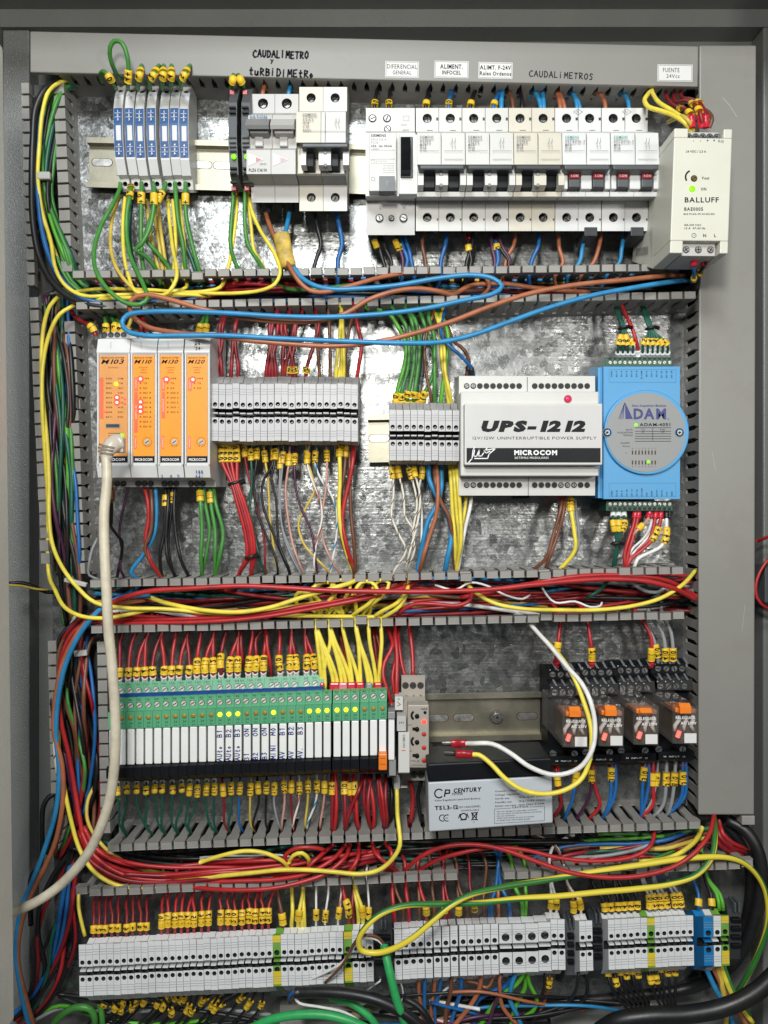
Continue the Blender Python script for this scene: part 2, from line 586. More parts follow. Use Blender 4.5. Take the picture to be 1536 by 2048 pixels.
    def frame(self, x0, y0, x1, y1, h, w, m, proud=0.1):
        self.rect(x0, y0, x1, y0 + w, h, m, proud)
        self.rect(x0, y1 - w, x1, y1, h, m, proud)
        self.rect(x0, y0 + w, x0 + w, y1 - w, h, m, proud)
        self.rect(x1 - w, y0 + w, x1, y1 - w, h, m, proud)

    def tube(self, pts, radii, m, n=8, flat=1.0, uv=False, caps=True):
        pts = np.array([tuple(p) for p in pts], float)
        N = len(pts)
        if np.isscalar(radii):
            radii = [radii] * N
        T = np.gradient(pts, axis=0)
        T /= np.linalg.norm(T, axis=1)[:, None] + 1e-12
        up = np.array([0, -1.0, 0.0])
        B = np.cross(T, up)
        bad = np.linalg.norm(B, axis=1) < 0.15
        B[bad] = np.cross(T[bad], np.array([0.3, -0.5, 1.0]))
        B /= np.linalg.norm(B, axis=1)[:, None]
        for i in range(1, N):
            if np.dot(B[i], B[i - 1]) < 0:
                B[i] = -B[i]
        Nn = np.cross(B, T)
        ang = np.arange(n) * 2 * np.pi / n
        ca, sa = np.cos(ang), np.sin(ang)
        r = np.array(radii)[:, None, None]
        V = pts[:, None, :] + r * (ca[None, :, None] * B[:, None, :] + flat * sa[None, :, None] * Nn[:, None, :])
        V = V.reshape(-1, 3)
        F = []
        for i in range(N - 1):
            for j in range(n):
                F.append((i * n + j, i * n + (j + 1) % n, (i + 1) * n + (j + 1) % n, (i + 1) * n + j))
        base = len(self.f)
        if caps:
            F.append(tuple(range(n)))
            F.append(tuple((N - 1) * n + j for j in range(n)))
        self.add(V, F, m, smooth=True)
        if uv:
            ln = np.concatenate([[0], np.cumsum(np.linalg.norm(np.diff(pts, axis=0), axis=1))])
            self.uv = {}
            for i in range(N - 1):
                for j in range(n):
                    fi = base + i * n + j
                    u0, u1 = j / n, (j + 1) / n
                    a, b = ln[i] / 1000, ln[i + 1] / 1000
                    self.uv[fi] = [(u0, a), (u1, a), (u1, b), (u0, b)]

    def build(self, name, parent=None, bevel=0.0, loc=True):
        me = bpy.data.meshes.new(name)
        me.from_pydata([(x * .001, y * .001, z * .001) for x, y, z in self.v], [], self.f)
        for m in self.ml:
            me.materials.append(m)
        me.polygons.foreach_set("material_index", self.m)
        me.polygons.foreach_set("use_smooth", self.smooth)
        if self.uv:
            l = me.uv_layers.new(name="UVMap")
            for fi, c in self.uv.items():
                p = me.polygons[fi]
                for li, uvv in zip(p.loop_indices, c):
                    l.data[li].uv = uvv
        me.update()
        o = bpy.data.objects.new(name, me)
        COL.objects.link(o)
        if bevel:
            b = o.modifiers.new("bevel", 'BEVEL')
            b.width = bevel * .001
            b.segments = 2
            b.limit_method = 'ANGLE'
            b.angle_limit = math.radians(38)
            b.harden_normals = False
        if parent is not None:
            o.parent = parent
            d = self.O - Vector(parent["_o"]) if "_o" in parent else Vector((0, 0, 0))
            o.location = d * .001
        else:
            o.location = self.O * .001
        o["_o"] = tuple(self.O)
        return o


LABELS = {}


def tag(o, label, cat, group=None, kind=None):
    o["label"] = label
    o["category"] = cat
    LABELS.setdefault(label, []).append((o.name, group))
    if group:
        o["group"] = group
    if kind:
        o["kind"] = kind
    return o


def thing(name, O, label, cat, group=None):
    e = bpy.data.objects.new(name, None)
    e.empty_display_size = 0.01
    COL.objects.link(e)
    e.location = Vector(O) * .001
    e["_o"] = tuple(O)
    return tag(e, label, cat, group)


def struct(o):
    o["kind"] = "structure"
    return o


def copytree(root, delta, label, rot=None):
    """copy a thing, its parts and sub-parts; delta in mm"""
    r = root.copy()
    COL.objects.link(r)
    r.location = root.location + Vector(delta) * .001
    if rot is not None:
        r.rotation_euler.y = rot
    r["label"] = label
    LABELS.setdefault(label, []).append((r.name, r.get("group")))
    for ch in root.children:
        c = ch.copy()
        COL.objects.link(c)
        c.parent = r
        for g in ch.children:
            d = g.copy()
            COL.objects.link(d)
            d.parent = c
    return r


def base(x, y, h):
    """origin of a device: under photo pixel (x,y) seen at height h, on the mounting plate"""
    p = P(x, y, h)
    return Vector((p.x, 0, p.z))


# ---------------------------------------------------------------- hand lettering
HAND = {
    'A': [[(0, 0), (.45, 1), (.9, 0)], [(.2, .4), (.75, .4)]], 'B': [[(.1, 0), (.1, 1), (.7, .85), (.6, .55), (.1, .5), (.8, .4), (.7, .05), (.1, 0)]],
    'C': [[(.85, .85), (.5, 1), (.1, .7), (.05, .3), (.4, 0), (.85, .1)]], 'D': [[(.1, 0), (.1, 1), (.6, .9), (.85, .5), (.6, .1), (.1, 0)]],
    'E': [[(.8, 1), (.1, .95), (.1, 0), (.85, .05)], [(.1, .5), (.65, .52)]], 'I': [[(.3, 1), (.3, 0)]], 'i': [[(.3, .7), (.3, 0)], [(.28, .98), (.34, .9)]],
    'L': [[(.1, 1), (.1, 0), (.75, .05)]], 'M': [[(.05, 0), (.15, 1), (.45, .35), (.8, 1), (.9, 0)]], 'N': [[(.1, 0), (.1, 1), (.75, 0), (.8, 1)]],
    'O': [[(.45, 1), (.1, .7), (.1, .25), (.45, 0), (.8, .3), (.8, .75), (.45, 1)]], 'R': [[(.1, 0), (.1, 1), (.7, .85), (.6, .55), (.1, .45), (.85, 0)]],
    'S': [[(.8, .9), (.4, 1), (.15, .75), (.7, .4), (.6, .05), (.1, .08)]], 'T': [[(.0, .95), (.9, 1)], [(.45, 1), (.4, 0)]], 't': [[(.1, .6), (.75, .65)], [(.4, 1), (.38, .1), (.7, 0)]],
    'U': [[(.1, 1), (.12, .2), (.45, 0), (.75, .25), (.8, 1)]], 'u': [[(.1, .6), (.12, .1), (.45, 0), (.65, .2), (.7, .6), (.72, 0)]], 'V': [[(.05, 1), (.4, 0), (.8, 1)]],
    'Y': [[(.1, 1), (.45, .5), (.8, 1)], [(.45, .5), (.3, 0)]], 'y': [[(.1, .8), (.4, .4)], [(.8, .8), (.2, -.1)]], 'o': [[(.35, .55), (.1, .3), (.3, 0), (.6, .25), (.35, .55)]],
    '1': [[(.2, .8), (.45, 1), (.42, 0)]], '2': [[(.1, .8), (.4, 1), (.75, .75), (.1, 0), (.85, .05)]], '3': [[(.1, .95), (.7, .9), (.35, .55), (.75, .3), (.4, 0), (.1, .1)]],
    '4': [[(.6, 0), (.6, 1), (.05, .35), (.85, .4)]], '0': [[(.4, 1), (.1, .5), (.4, 0), (.7, .5), (.4, 1)]], '9': [[(.7, .7), (.4, 1), (.15, .7), (.6, .6), (.7, .9), (.5, 0)]],
    '-': [[(.1, .5), (.7, .5)]], '.': [[(.2, .05), (.3, .0)]], ' ': [], 'r': [[(.1, .6), (.12, 0)], [(.12, .4), (.5, .6)]],
}


def hand(mb, s, x, y, h, size, w, m, rot=0, cw=None, jit=0.05):
    """hand-written string starting at (x, y) baseline, photo px"""
    a = math.radians(rot)
    ca, sa = math.cos(a), math.sin(a)
    cw = cw or size * .85
    rr = random.Random(len(s) * 7 + int(x))
    for i, ch in enumerate(s):
        dy = rr.uniform(-jit, jit) * size
        st = []
        for ln in HAND.get(ch, []):
            q = []
            for gx, gy in ln:
                u = i * cw + gx * cw * .85
                v = gy * size * rr.uniform(.95, 1.05) + dy
                q.append((x + u * ca - v * sa, y - (u * sa + v * ca)))
            st.append(q)
        mb.strokes(st, h, w, m)


# ---------------------------------------------------------------- wires
def catmull(pts, step=5.0):
    pts = [Vector(p) for p in pts]
    if len(pts) == 2:
        pts = [pts[0], pts[0].lerp(pts[1], .5), pts[1]]
    q = [pts[0] * 2 - pts[1]] + pts + [pts[-1] * 2 - pts[-2]]
    out = []
    for i in range(1, len(q) - 2):
        p0, p1, p2, p3 = q[i - 1:i + 3]
        d1, d2, d3 = max((p1 - p0).length, 1e-3) ** .5, max((p2 - p1).length, 1e-3) ** .5, max((p3 - p2).length, 1e-3) ** .5
        m1 = (p1 - p0) / d1 - (p2 - p0) / (d1 + d2) + (p2 - p1) / d2
        m2 = (p2 - p1) / d2 - (p3 - p1) / (d2 + d3) + (p3 - p2) / d3
        m1 *= d2
        m2 *= d2
        n = max(2, int((p2 - p1).length / step) + 1)
        for k in range(n):
            t = k / n
            t2, t3 = t * t, t * t * t
            out.append(p1 * (2 * t3 - 3 * t2 + 1) + m1 * (t3 - 2 * t2 + t) + p2 * (-2 * t3 + 3 * t2) + m2 * (t3 - t2))
    out.append(pts[-1])
    return out


WIRES = []
WCOUNT = [0]
rmk = random.Random(77)


def sleeve_on(path, i0, length, rad, m, name, parent, txt=None, flat=0.8, n=10):
    """a sleeve threaded on a wire path from sample i0 over length mm"""
    pts = [path[i0]]
    acc, i = 0, i0
    while acc < length and i < len(path) - 1:
        d = (path[i + 1] - path[i]).length
        if acc + d > length:
            pts.append(path[i].lerp(path[i + 1], (length - acc) / d))
            acc = length
            break
        acc += d
        i += 1
        pts.append(path[i])
    if len(pts) < 2 or (pts[-1] - pts[0]).length < .5:
        return
    O = Vector(parent["_o"])
    mb = MB(O)
    a, b = pts[0], pts[-1]
    mid = a.lerp(b, .5)
    t = (b - a).normalized()
    fine = catmull(pts, 1.2)
    mb.tube([p_ - O for p_ in fine], rad, m, n=n, flat=flat)
    mid = fine[len(fine) // 2]
    if name == "wire_marker" and length > 6:
        # the groove between the two number rings
        mb.tube([mid - O - t * .25, mid - O + t * .25], rad * 1.03, INKO, n=n, flat=flat, caps=False)
    if txt:
        up = Vector((0, -1, 0))
        if abs(t.y) > .85:
            up = Vector((0, -.5, .5))
        if t.z < 0:
            t = -t
        s = t.cross(up)
        s.normalize()
        nn = (-s.cross(t)).normalized()
        if nn.y > 0:
            nn = -nn
        s = nn.cross(t).normalized()      # glyph "up" side
        tw = rmk.uniform(-.42, .42)
        nn, s = (nn * math.cos(tw) + s * math.sin(tw)), (s * math.cos(tw) - nn * math.sin(tw))
        k = rad * 1.85
        ws = [glyph(c, True) for c in txt]
        tot = length / len(txt)
        for ci, (v, f, adv) in enumerate(ws):
            if not len(f):
                continue
            cx = (ci - (len(txt) - 1) / 2) * tot
            gx = (v[:, 0] - adv / 2) * k * 0.9 + cx
            gy = (v[:, 1] - .36) * k * 1.15
            V = []
            for j in range(len(gx)):
                yy = gy[j]
                q = max(0.0, 1 - (yy / rad) ** 2) ** .5
                p = mid - O + t * gx[j] - s * yy + nn * (rad * flat * q + .32)
                V.append(p)
            mb.add(V, f, INK)
    o = mb.build(name, parent)
    return o


def wire(col, w, pts, label, group=None, marks=(), ferr=None, fend=0, name="wire", cat="wire", n=8, step=5.0, hwm=None, wob=1.0):
    """pts: [(x, y, h)...] photo px + height; w: thickness px at its mean height; marks: [(fraction or y, text, rings)]"""
    if wob and len(pts) < 6:
        # slightly crooked like hand-laid wire
        q = [pts[0]]
        rr = random.Random(WCOUNT[0] * 13 + 5)
        for a, b in zip(pts[:-1], pts[1:]):
            L = math.hypot(a[0] - b[0], a[1] - b[1])
            if L > 45:
                q.append(((a[0] + b[0]) / 2 + rr.uniform(-1, 1) * wob * L * .025, (a[1] + b[1]) / 2 + rr.uniform(-1, 1) * wob * L * .025,
                          (a[2] + b[2]) / 2 + rr.uniform(-1, 1)))
            q.append(b)
        pts = q
    WCOUNT[0] += 1
    P3 = [P(*p) for p in pts]
    path = catmull(P3, step)
    hm = sum(p[2] for p in pts) / len(pts)
    rad = w * sc(hwm or hm) / 2 * (.93 if n < 12 else 1)
    O = path[0].copy()
    mb = MB(O)
    m = WC[col] if isinstance(col, str) else col
    mb.tube([p - O for p in path], rad, m, n=n, uv=isinstance(col, str) and m.name.startswith("insulation_") and ("white_" in m.name or "green_" in m.name))
    o = mb.build(name)
    tag(o, label, cat, group)
    for mk in marks:
        pos, txt = mk[0], mk[1]
        if pos > 1.0:
            # nearest sample to photo row y
            best, bi = 1e9, 0
            for i, p in enumerate(path):
                s = (D + p.y) * K
                py = 1024 - p.z / s
                if abs(py - pos) < best:
                    best, bi = abs(py - pos), i
        else:
            bi = int(pos * (len(path) - 1))
        ln = (mk[2] if len(mk) > 2 else max(1, len(txt)) * 11.5 + 2) * sc(hm)
        back = int(ln / 2 / step + .5)
        # sleeves are centred on the sample
        i0 = max(0, bi - back)
        sleeve_on(path, i0, ln, rad * 0.8 + 1.75, YMARK, "wire_marker", o, txt)
    if ferr:
        # ferrule sleeve at the wire's start: (length px, material)
        fl, fm = ferr[0], ferr[1]
        pth = path if fend == 0 else path[::-1]
        mb2 = MB(O)
        acc, i, q = 0, 0, [pth[0]]
        fl *= sc(hm)
        while acc < fl and i < len(pth) - 1:
            acc += (pth[i + 1] - pth[i]).length
            i += 1
            q.append(pth[i])
        a = q[0]
        t = (q[-1] - q[0]).normalized()
        rr = rad * 1.12 + .45 if len(ferr) < 3 else ferr[2]
        mb2.tube([a - O, a - O + t * fl * .8, a - O + t * fl], [rr * .95, rr * 1.05, rr * 1.15], fm, n=10)
        mb2.build("ferrule", o)
    if name == "wire":
        ln = sum((b_ - a_).length for a_, b_ in zip(path[:-1], path[1:]))
        WIRES.append((ln * (rad + .3) * (.42 if " across " in label else 1.0) * (1.0 + .25 * len(marks)), o))
    return o


def ordn(i):
    i += 1
    if 10 <= i % 100 <= 20:
        return f"{i}th"
    return f"{i}" + {1: "st", 2: "nd", 3: "rd"}.get(i % 10, "th")
# ================================================================ enclosure
def quadbox(name, px, hf, hb, m, parent=None, bevel=0.0, O=None):
    """front face through four photo pixels (clockwise from top left) at height hf, straight back to hb"""
    A = [P(x, y, hf) for x, y in px]
    O = Vector((sum(a.x for a in A) / 4, 0, sum(a.z for a in A) / 4)) if O is None else O
    mb = MB(O)
    F = [a - O for a in A]
    B = [Vector((a.x, -hb - O.y, a.z)) for a in F]
    mb.hexa(F, B, m)
    return mb.build(name, parent, bevel)


def mmbox(name, x0, x1, y0, y1, z0, z1, m, bevel=0):
    O = Vector(((x0 + x1) / 2, 0, (z0 + z1) / 2))
    mb = MB(O)
    mb.hexa([(x - O.x, y0, z - O.z) for x, z in ((x0, z1), (x1, z1), (x1, z0), (x0, z0))],
            [(x - O.x, y1, z - O.z) for x, z in ((x0, z1), (x1, z1), (x1, z0), (x0, z0))], m)
    return mb.build(name, None, bevel)


cab = thing("control_cabinet", (0, 0, 0), "grey steel electrical cabinet enclosing all the wiring", "cabinet")
for nm, a in (("back_panel", (-345, 345, 25, 27, -520, 432)), ("side_panel", (-330, -327, -150, 25, -520, 432)),
              ("side_panel", (336, 339, -150, 25, -520, 432)), ("top_panel", (-327, 336, -165, 25, 428, 431)),
              ("bottom_panel", (-327, 336, -150, 25, -520, -517)),
              ("rim_flange", (-327, 336, 4, 25, 413, 428))):
    o = mmbox(nm, *a, PAINT)
    o.parent = cab
o = mmbox("frame_post", -326, -303, 6, 25, -516, 412, mat("glossy_grey_paint", (0.185, 0.188, 0.18), 0.27, noise=0.10, scale=9, bump=0.9, bscale=1100), 1.5)
o.parent = cab
o = mmbox("frame_post", 322, 335, 2, 25, -516, 412, PAINT, 1.5)
o.parent = cab
door = tag(quadbox("cabinet_door", [(-90, 30), (-46, 30), (-22, 2110), (-70, 2110)], 165, 130, DOOR, bevel=2.0), "pale grey edge of the open cabinet door along the left border", "cabinet door")
plate = quadbox("mounting_plate", [(98, 150), (1402, 150), (1402, 1992), (110, 1992)], 0, -3, GALV)
tag(plate, "mottled galvanised steel mounting plate behind all the rails", "mounting plate")
for (x, y) in ((690, 699), (690, 1040)):
    mb = MB(P(x, y, 0))
    mb.disc(x, y, 0.2, 1.4, HOLE)
    mb.build("drilled_hole", plate)
# pale gland plate strip under the bottom row
o = quadbox("gland_plate", [(930, 1975), (1330, 1962), (1335, 2010), (930, 2020)], -8, -12, mat("pale_steel", (0.5, 0.5, 0.49), 0.4, metal=0.3))
tag(o, "pale steel gland strip showing between the black cables below the right terminals", "gland plate")
o = quadbox("back_rail", [(560, 2010), (1300, 2000), (1300, 2048), (560, 2056)], -8, -20, PAINT2)
tag(o, "grey steel ledge at the very bottom behind the cables", "steel ledge")

# ---------------------------------------------------------------- ducts
def comb(root, A, B, ht, outer, m=PVC, pitch=10.35, head=True, hp=14, hbase=9, rr=None, seed=1, skip=()):
    """one slotted wall between photo pixels A and B at tip height ht; outer = +1 (up / right) or -1"""
    O = Vector(root["_o"])
    a, b = P(*A, ht), P(*B, ht)
    d = (b - a)
    Lg = d.length
    d.normalize()
    n = Vector((-d.z, 0, d.x)) * outer        # in plane normal
    if abs(d.x) > abs(d.z):
        if n.z * outer < 0: n = -n
    else:
        if n.x * outer < 0: n = -n
    n.normalize()
    mb = MB(O)
    hh = hp * sc(ht) / 2                 # half head thickness
    th = 1.5
    N = int(Lg / pitch)
    rng = random.Random(seed)
    yv = Vector((0, 1, 0))

    def slab(pts, o0, o1, m=m):
        """pts [(s, h)...] outline extruded between plane offsets o0 and o1"""
        k = len(pts)
        V = [a + d * s + n * o0 + yv * (ht - h) for s, h in pts] + [a + d * s + n * o1 + yv * (ht - h) for s, h in pts]
        V = [v - O for v in V]
        F = [tuple(range(k)), tuple(reversed(range(k, 2 * k)))] + [(i, (i + 1) % k, k + (i + 1) % k, k + i) for i in range(k)]
        mb.add(V, F, m)
    slab([(0, 0), (Lg, 0), (Lg, hbase), (0, hbase)], hh - th, hh)
    for i in range(N):
        if i in skip:
            continue
        bend = rng.uniform(-2.6, 2.6) if rng.random() < .06 else 0
        c = (i + .5) * pitch
        q = pitch / 2 - 0.85
        st = 2.9
        jit = rng.uniform(-.25, .25)
        slab([(c - st, hbase), (c + st, hbase), (c + st + jit, ht - 12), (c + q, ht - 7), (c + q, ht - 5), (c - q, ht - 5), (c - q, ht - 7), (c - st, ht - 12)], hh - th, hh)
        if head:
            j2 = rng.uniform(-.5, .5)
            slab([(c - q, ht - 5.5), (c + q, ht - 5.5), (c + q, ht + j2 * .3), (c - q, ht + j2 * .3)], -hh + j2 * .4 + bend, hh + 0.2 + j2 * .4 + bend)
    return mb.build("slotted_wall", root, bevel=0.35)


def duct(label, walls, basepx, h=50, seed=1, group="grey slotted wiring ducts"):
    """walls: [(A, B, outer, kw)], basepx: 4 px at h=0"""
    A = [P(x, y, 1.5) for x, y in basepx]
    O = Vector((sum(p.x for p in A) / 4, 0, sum(p.z for p in A) / 4))
    r = thing("wiring_duct", O, label, "wiring duct", group)
    mb = MB(O)
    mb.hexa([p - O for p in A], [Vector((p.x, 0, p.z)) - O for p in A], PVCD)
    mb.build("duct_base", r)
    for i, w in enumerate(walls):
        kw = dict(w[3]) if len(w) > 3 else {}
        comb(r, w[0], w[1], kw.pop('h', h), w[2], seed=seed * 10 + i, **kw)
    return r


duct("horizontal grey slotted duct between the circuit breakers and the middle rails",
     [((143, 549), (1366, 535), 1), ((150, 611), (1397, 590), -1)], [(150, 565), (1362, 552), (1392, 625), (160, 640)], 50, 1)
duct("horizontal grey slotted duct between the middle rails and the green relay row",
     [((178, 1168), (1388, 1140), 1), ((180, 1259), (1388, 1229), -1)], [(190, 1160), (1362, 1135), (1362, 1222), (190, 1250)], 50, 2)
duct("horizontal grey slotted duct between the green relay row and the bottom terminals",
     [((213, 1696), (1410, 1649), 1), ((150, 1786), (926, 1751), -1), ((1006, 1751), (1512, 1728), -1)], [(230, 1650), (1370, 1610), (1440, 1690), (200, 1740)], 50, 3)
duct("upright grey slotted duct at the left of the top breaker row",
     [((50, 163), (63, 590), -1, {'hp': 15, 'h': 30}), ((117, 163), (135, 566), 1, {'hp': 21, 'h': 27})], [(68, 170), (132, 170), (150, 560), (86, 590)], 30, 4)
duct("upright grey slotted duct at the left of the orange modules",
     [((68, 592), (93, 1150), -1, {'hp': 17, 'h': 30}), ((139, 640), (160, 1152), 1, {'hp': 20, 'h': 27})], [(90, 600), (150, 600), (176, 1150), (112, 1150)], 30, 5)
duct("upright grey slotted duct at the left of the green relay row",
     [((104, 1280), (111, 1612), -1, {'hp': 16, 'h': 34}), ((203, 1282), (212, 1690), 1, {'hp': 18, 'h': 34})], [(128, 1280), (218, 1280), (228, 1680), (132, 1620)], 34, 6)
rd = duct("tall upright duct closed by a plain grey lid along the right side",
          [((1401, 180), (1400, 1640), -1, {'head': False, 'hp': 0, 'h': 35, 'hbase': 5}), ((1508, 180), (1505, 1640), 1, {'head': False, 'hp': 0, 'h': 35, 'hbase': 30})], [(1372, 180), (1480, 180), (1480, 1640), (1372, 1640)], 35, 7)
quadbox("duct_lid", [(1399, 90), (1513, 90), (1509, 1630), (1397, 1630)], 37.5, 34.5, LID, rd, 1.2, Vector(rd["_o"]))
td = duct("horizontal duct closed by a grey lid carrying handwriting and paper labels, along the top",
          [((110, 143), (1397, 170), -1, {'head': False, 'hp': 0, 'h': 38, 'hbase': 18})], [(70, 100), (1390, 120), (1390, 200), (110, 185)], 38, 8)
topl = quadbox("duct_lid", [(60, 62), (1397, 92), (1396, 173), (60, 144)], 40, 36, LID, td, 0.8, Vector(td["_o"]))
mb = MB(Vector(td["_o"]))
hand(mb, "CAUDALIMETRO", 506, 114, 40, 14, 1.35, INK, rot=-2, cw=9.4)
hand(mb, "y", 541, 127, 40, 9, 1.0, INK)
hand(mb, "tuRBiDiMEtRo", 498, 149, 40, 14, 1.35, INK, rot=-3, cw=11)
mb.build("handwriting", td)
mb = MB(Vector(td["_o"]))
hand(mb, "CAUDALiMETROS", 1058, 153, 40, 12, .75, INK, rot=-3, cw=10)
mb.build("handwriting", td)
mb = MB(Vector(rd["_o"]))
mb.strokes([[(1446, 196), (1460, 212), (1474, 234)]], 37.5, .35, LGREY, .05)
mb.strokes([[(1424, 905), (1431, 940)]], 37.5, .2, LGREY, .05)
mb.strokes([[(1490, 1210), (1484, 1260)]], 37.5, .2, LGREY, .05)
mb.build("scratch", rd)
for (x, y, w, h, t1, t2, lab, b, ro) in ((804, 139, 67, 33, "DIFERENCIAL", "GENERAL", "white paper label reading DIFERENCIAL GENERAL on the top duct", False, .02),
                                        (903, 139, 68, 34, "ALIMENT.", "INFOCEL", "white paper label reading ALIMENT. INFOCEL on the top duct", True, .02),
                                        (991, 141, 68, 33, "ALIMT. F-24V", "Rales Ordenos", "white paper label reading ALIMT. F-24V on the top duct", True, .02),
                                        (1350, 146, 70, 34, "FUENTE", "24Vcc", "white paper label reading FUENTE 24Vcc at the right end of the top duct", False, .01)):
    O = P(x, y, 40)
    mb = MB(O)
    mb.box(x - w / 2, y - h / 2, x + w / 2, y + h / 2, 40.05, 40.35, PAPER)
    mb.frame(x - w / 2 + 1.5, y - h / 2 + 1.5, x + w / 2 - 1.5, y + h / 2 - 1.5, 40.35, 0.7, INKG)
    dx = -8 if t1 == "FUENTE" else 0
    mb.text(t1, x + dx, y - 6, 40.35, 9 if len(t1) < 12 else 8.5, bold=b, width=min(w - 6, len(t1) * 5.6))
    mb.text(t2, x + dx / 2, y + 6, 40.35, 8, bold=b, width=min(w - 5, len(t2) * 5.4))
    o = mb.build("paper_label")
    o.rotation_euler.y = ro
    tag(o, lab, "label")
mb = MB(P(1498, 1642, 34))
mb.box(1484, 1632, 1510, 1650, 26, 36, PVC)
tag(mb.build("duct_end_clip", bevel=.5), "small grey duct clip at the lower right below the duct lid", "duct clip", "")
# small grey tie clips holding the bundles
for (x, y, w, h, hh, ro, lab) in ((86, 350, 26, 15, 36, 0, "grey bundle clip round the green wires at top left"),
                                  (160, 1307, 26, 12, 36, -.1, "grey bundle clip round the wires left of the relay row"),
                                  (150, 1165, 46, 9, 40, .25, "pale cable tie crossing the bundle below the left duct")):
    mb = MB(P(x, y, hh))
    mb.box(x - w / 2, y - h / 2, x + w / 2, y + h / 2, hh - 4, hh, LGREY)
    o = mb.build("bundle_clip", bevel=.8)
    o.rotation_euler.y = ro
    tag(o, lab, "bundle clip")


# ---------------------------------------------------------------- rails
def rail(x0, y0, x1, y1, half, h, label, slots):
    cx, cy = (x0 + x1) / 2, (y0 + y1) / 2
    O = base(cx, cy, h)
    mb = MB(O)
    f = 11
    hl = max(h - 6.5, .8)
    fl = half
    # channel: flange, web, flange
    mb.box(x0, cy - fl, x1, cy - fl + f, h - 1.2, h, ZINC, h)
    mb.box(x0, cy - fl + f - 2, x1, cy - fl + f, hl - 1, h - 1.3, ZINC, h)
    mb.box(x0, cy - fl + f, x1, cy + fl - f, hl - 1.2, hl, ZINC, h)
    mb.box(x0, cy + fl - f, x1, cy + fl - f + 2, hl - 1, h - 1.3, ZINC, h)
    mb.box(x0, cy + fl - f, x1, cy + fl, h - 1.2, h, ZINC, h)
    for sx in slots:
        c = mb.L(sx, cy, hl)
        pts = []
        r, l = 3.0, 5.4
        for i in range(20):
            a = i * 2 * math.pi / 20 + math.pi / 40
            pts.append(((l if math.cos(a) > 0 else -l) + r * math.cos(a), r * math.sin(a)))
        mb.add([(c.x + u * 1.07, c.y - .15, c.z + v * 1.13) for u, v in pts], [tuple(range(20))], INKO)
        mb.add([(c.x + u, c.y - .25, c.z + v) for u, v in pts], [tuple(range(20))], MATS['slot_floor'])
    o = mb.build("din_rail")
    a, b = P(x0, y0, h), P(x1, y1, h)
    o.rotation_euler.y = -math.atan2(b.z - a.z, b.x - a.x)
    return tag(o, label, "mounting rail", "zinc plated mounting rails")


mat('slot_floor', (0.45, 0.45, 0.43), 0.4, metal=.9, noise=.4, scale=200)
rail(172, 324, 1300, 352, 50, 12, "zinc mounting rail carrying the top row, its slotted left end bare beside the blue-labelled isolators", [204, 403, 447, 480])
rail(200, 822, 715, 822, 47, 11, "mounting rail hidden behind the orange modules and the long terminal block", [])
rail(736, 877, 1200, 868, 48, 11, "zinc mounting rail whose bare end shows left of the small ten-way terminal block", [758])
rail(222, 1450, 1390, 1425, 48, 12, "zinc mounting rail bare between the timer and the big relays", [876, 927, 1054])
rail(160, 1935, 1462, 1868, 45, 10, "mounting rail behind the bottom terminal row", [])
mb = MB(P(994, 1434, 8))
mb.screw(994, 1434, 8, 5.0, STEEL, slot=False)
mb.cylm(mb.L(994, 1434, 8) + Vector((0, -.7, 0)), 3.2, STEEL, 1.2, 18)
mb.cylm(mb.L(994, 1434, 8) + Vector((0, -2.0, 0)), 1.2, HOLE, .1, 6)
tag(mb.build("rail_screw"), "round-headed fixing screw in the bare rail left of the big relays", "screw")
# light rubber feet / plate cut-outs behind left duct
# ================================================================ top row
# ---- signal isolators with blue labels
def isolator(x, ys, dy, x_top):
    HS[0] = .46
    O = base(x, 268, 33)
    r = thing("signal_isolator", O, "x", "isolator", "slim white isolators with blue labels")
    mb = MB(O)
    w = 9.0
    xl, xr, hx = x - w, x + w, 72
    prof = [(160, 4), (160, 40), (176, 46), (190, 60), (216, 70), (268, 74), (318, 70), (350, 58), (358, 48), (378, 42), (384, 36), (384, 4)]
    mb.prism(xl, xr, hx, prof, WHITE2, holes={2: (x, .45, 1.9), 8: (x, .5, 1.9)}, hd=5)
    for y in (192, 352):
        mb.rect(x - 6, y, x + 5, y + .9, 61 if y < 300 else 59, DARK, 1.6)
    mb.build("housing", r, .5)
    mb = MB(O)
    P3 = [(216, 70.6), (268, 74.6), (318, 70.6)]
    mb.prism(x - 8.3, x + 8.3, hx, [(216, 69), (216, 70.9), (246, 74.2), (282, 74.2), (314, 70.9), (314, 69)], BLUEL)
    for i, y in enumerate((223, 231, 239)):
        mb.text("123"[i], x, y, 73.6, 5.2, INKW, bold=True, proud=.9)
        if i < 2:
            mb.rect(x - 6, y + 3.6, x + 6, y + 4.3, 73.4, INKW, 1.0)
    for i, y in enumerate((290, 299, 307)):
        mb.text("456"[i], x, y, 73.6, 5.2, INKW, bold=True, proud=.7)
        if i < 2:
            mb.rect(x - 6, y + 4, x + 6, y + 4.7, 73.4, INKW, .8)
    mb.build("number_label", r)
    mb = MB(O)
    mb.box(x - 5.6, 250, x + 4.6, 281, 73, 75.6, PAPER)
    mb.build("marker_plate", r, .5)
    HS[0] = 1.0
    return r


iso0 = isolator(237, 0, 0, 0)
iso0.rotation_euler.y = -.035
iso0["label"] = "leftmost slim white isolator with blue label, beside the bare rail end"
LABELS[iso0["label"]] = [("a", 1)]
p0 = P(237, 268, 33)
for i, x in enumerate((259.5, 280, 303, 329, 349, 368)):
    ro = -.035 + .004 * i
    copytree(iso0, P(x, 268 + (i % 2) * 1.5, 33) - p0, f"{['second', 'third', 'fourth', 'fifth', 'sixth', 'seventh'][i]} from the left of the slim white isolators with blue labels", ro)

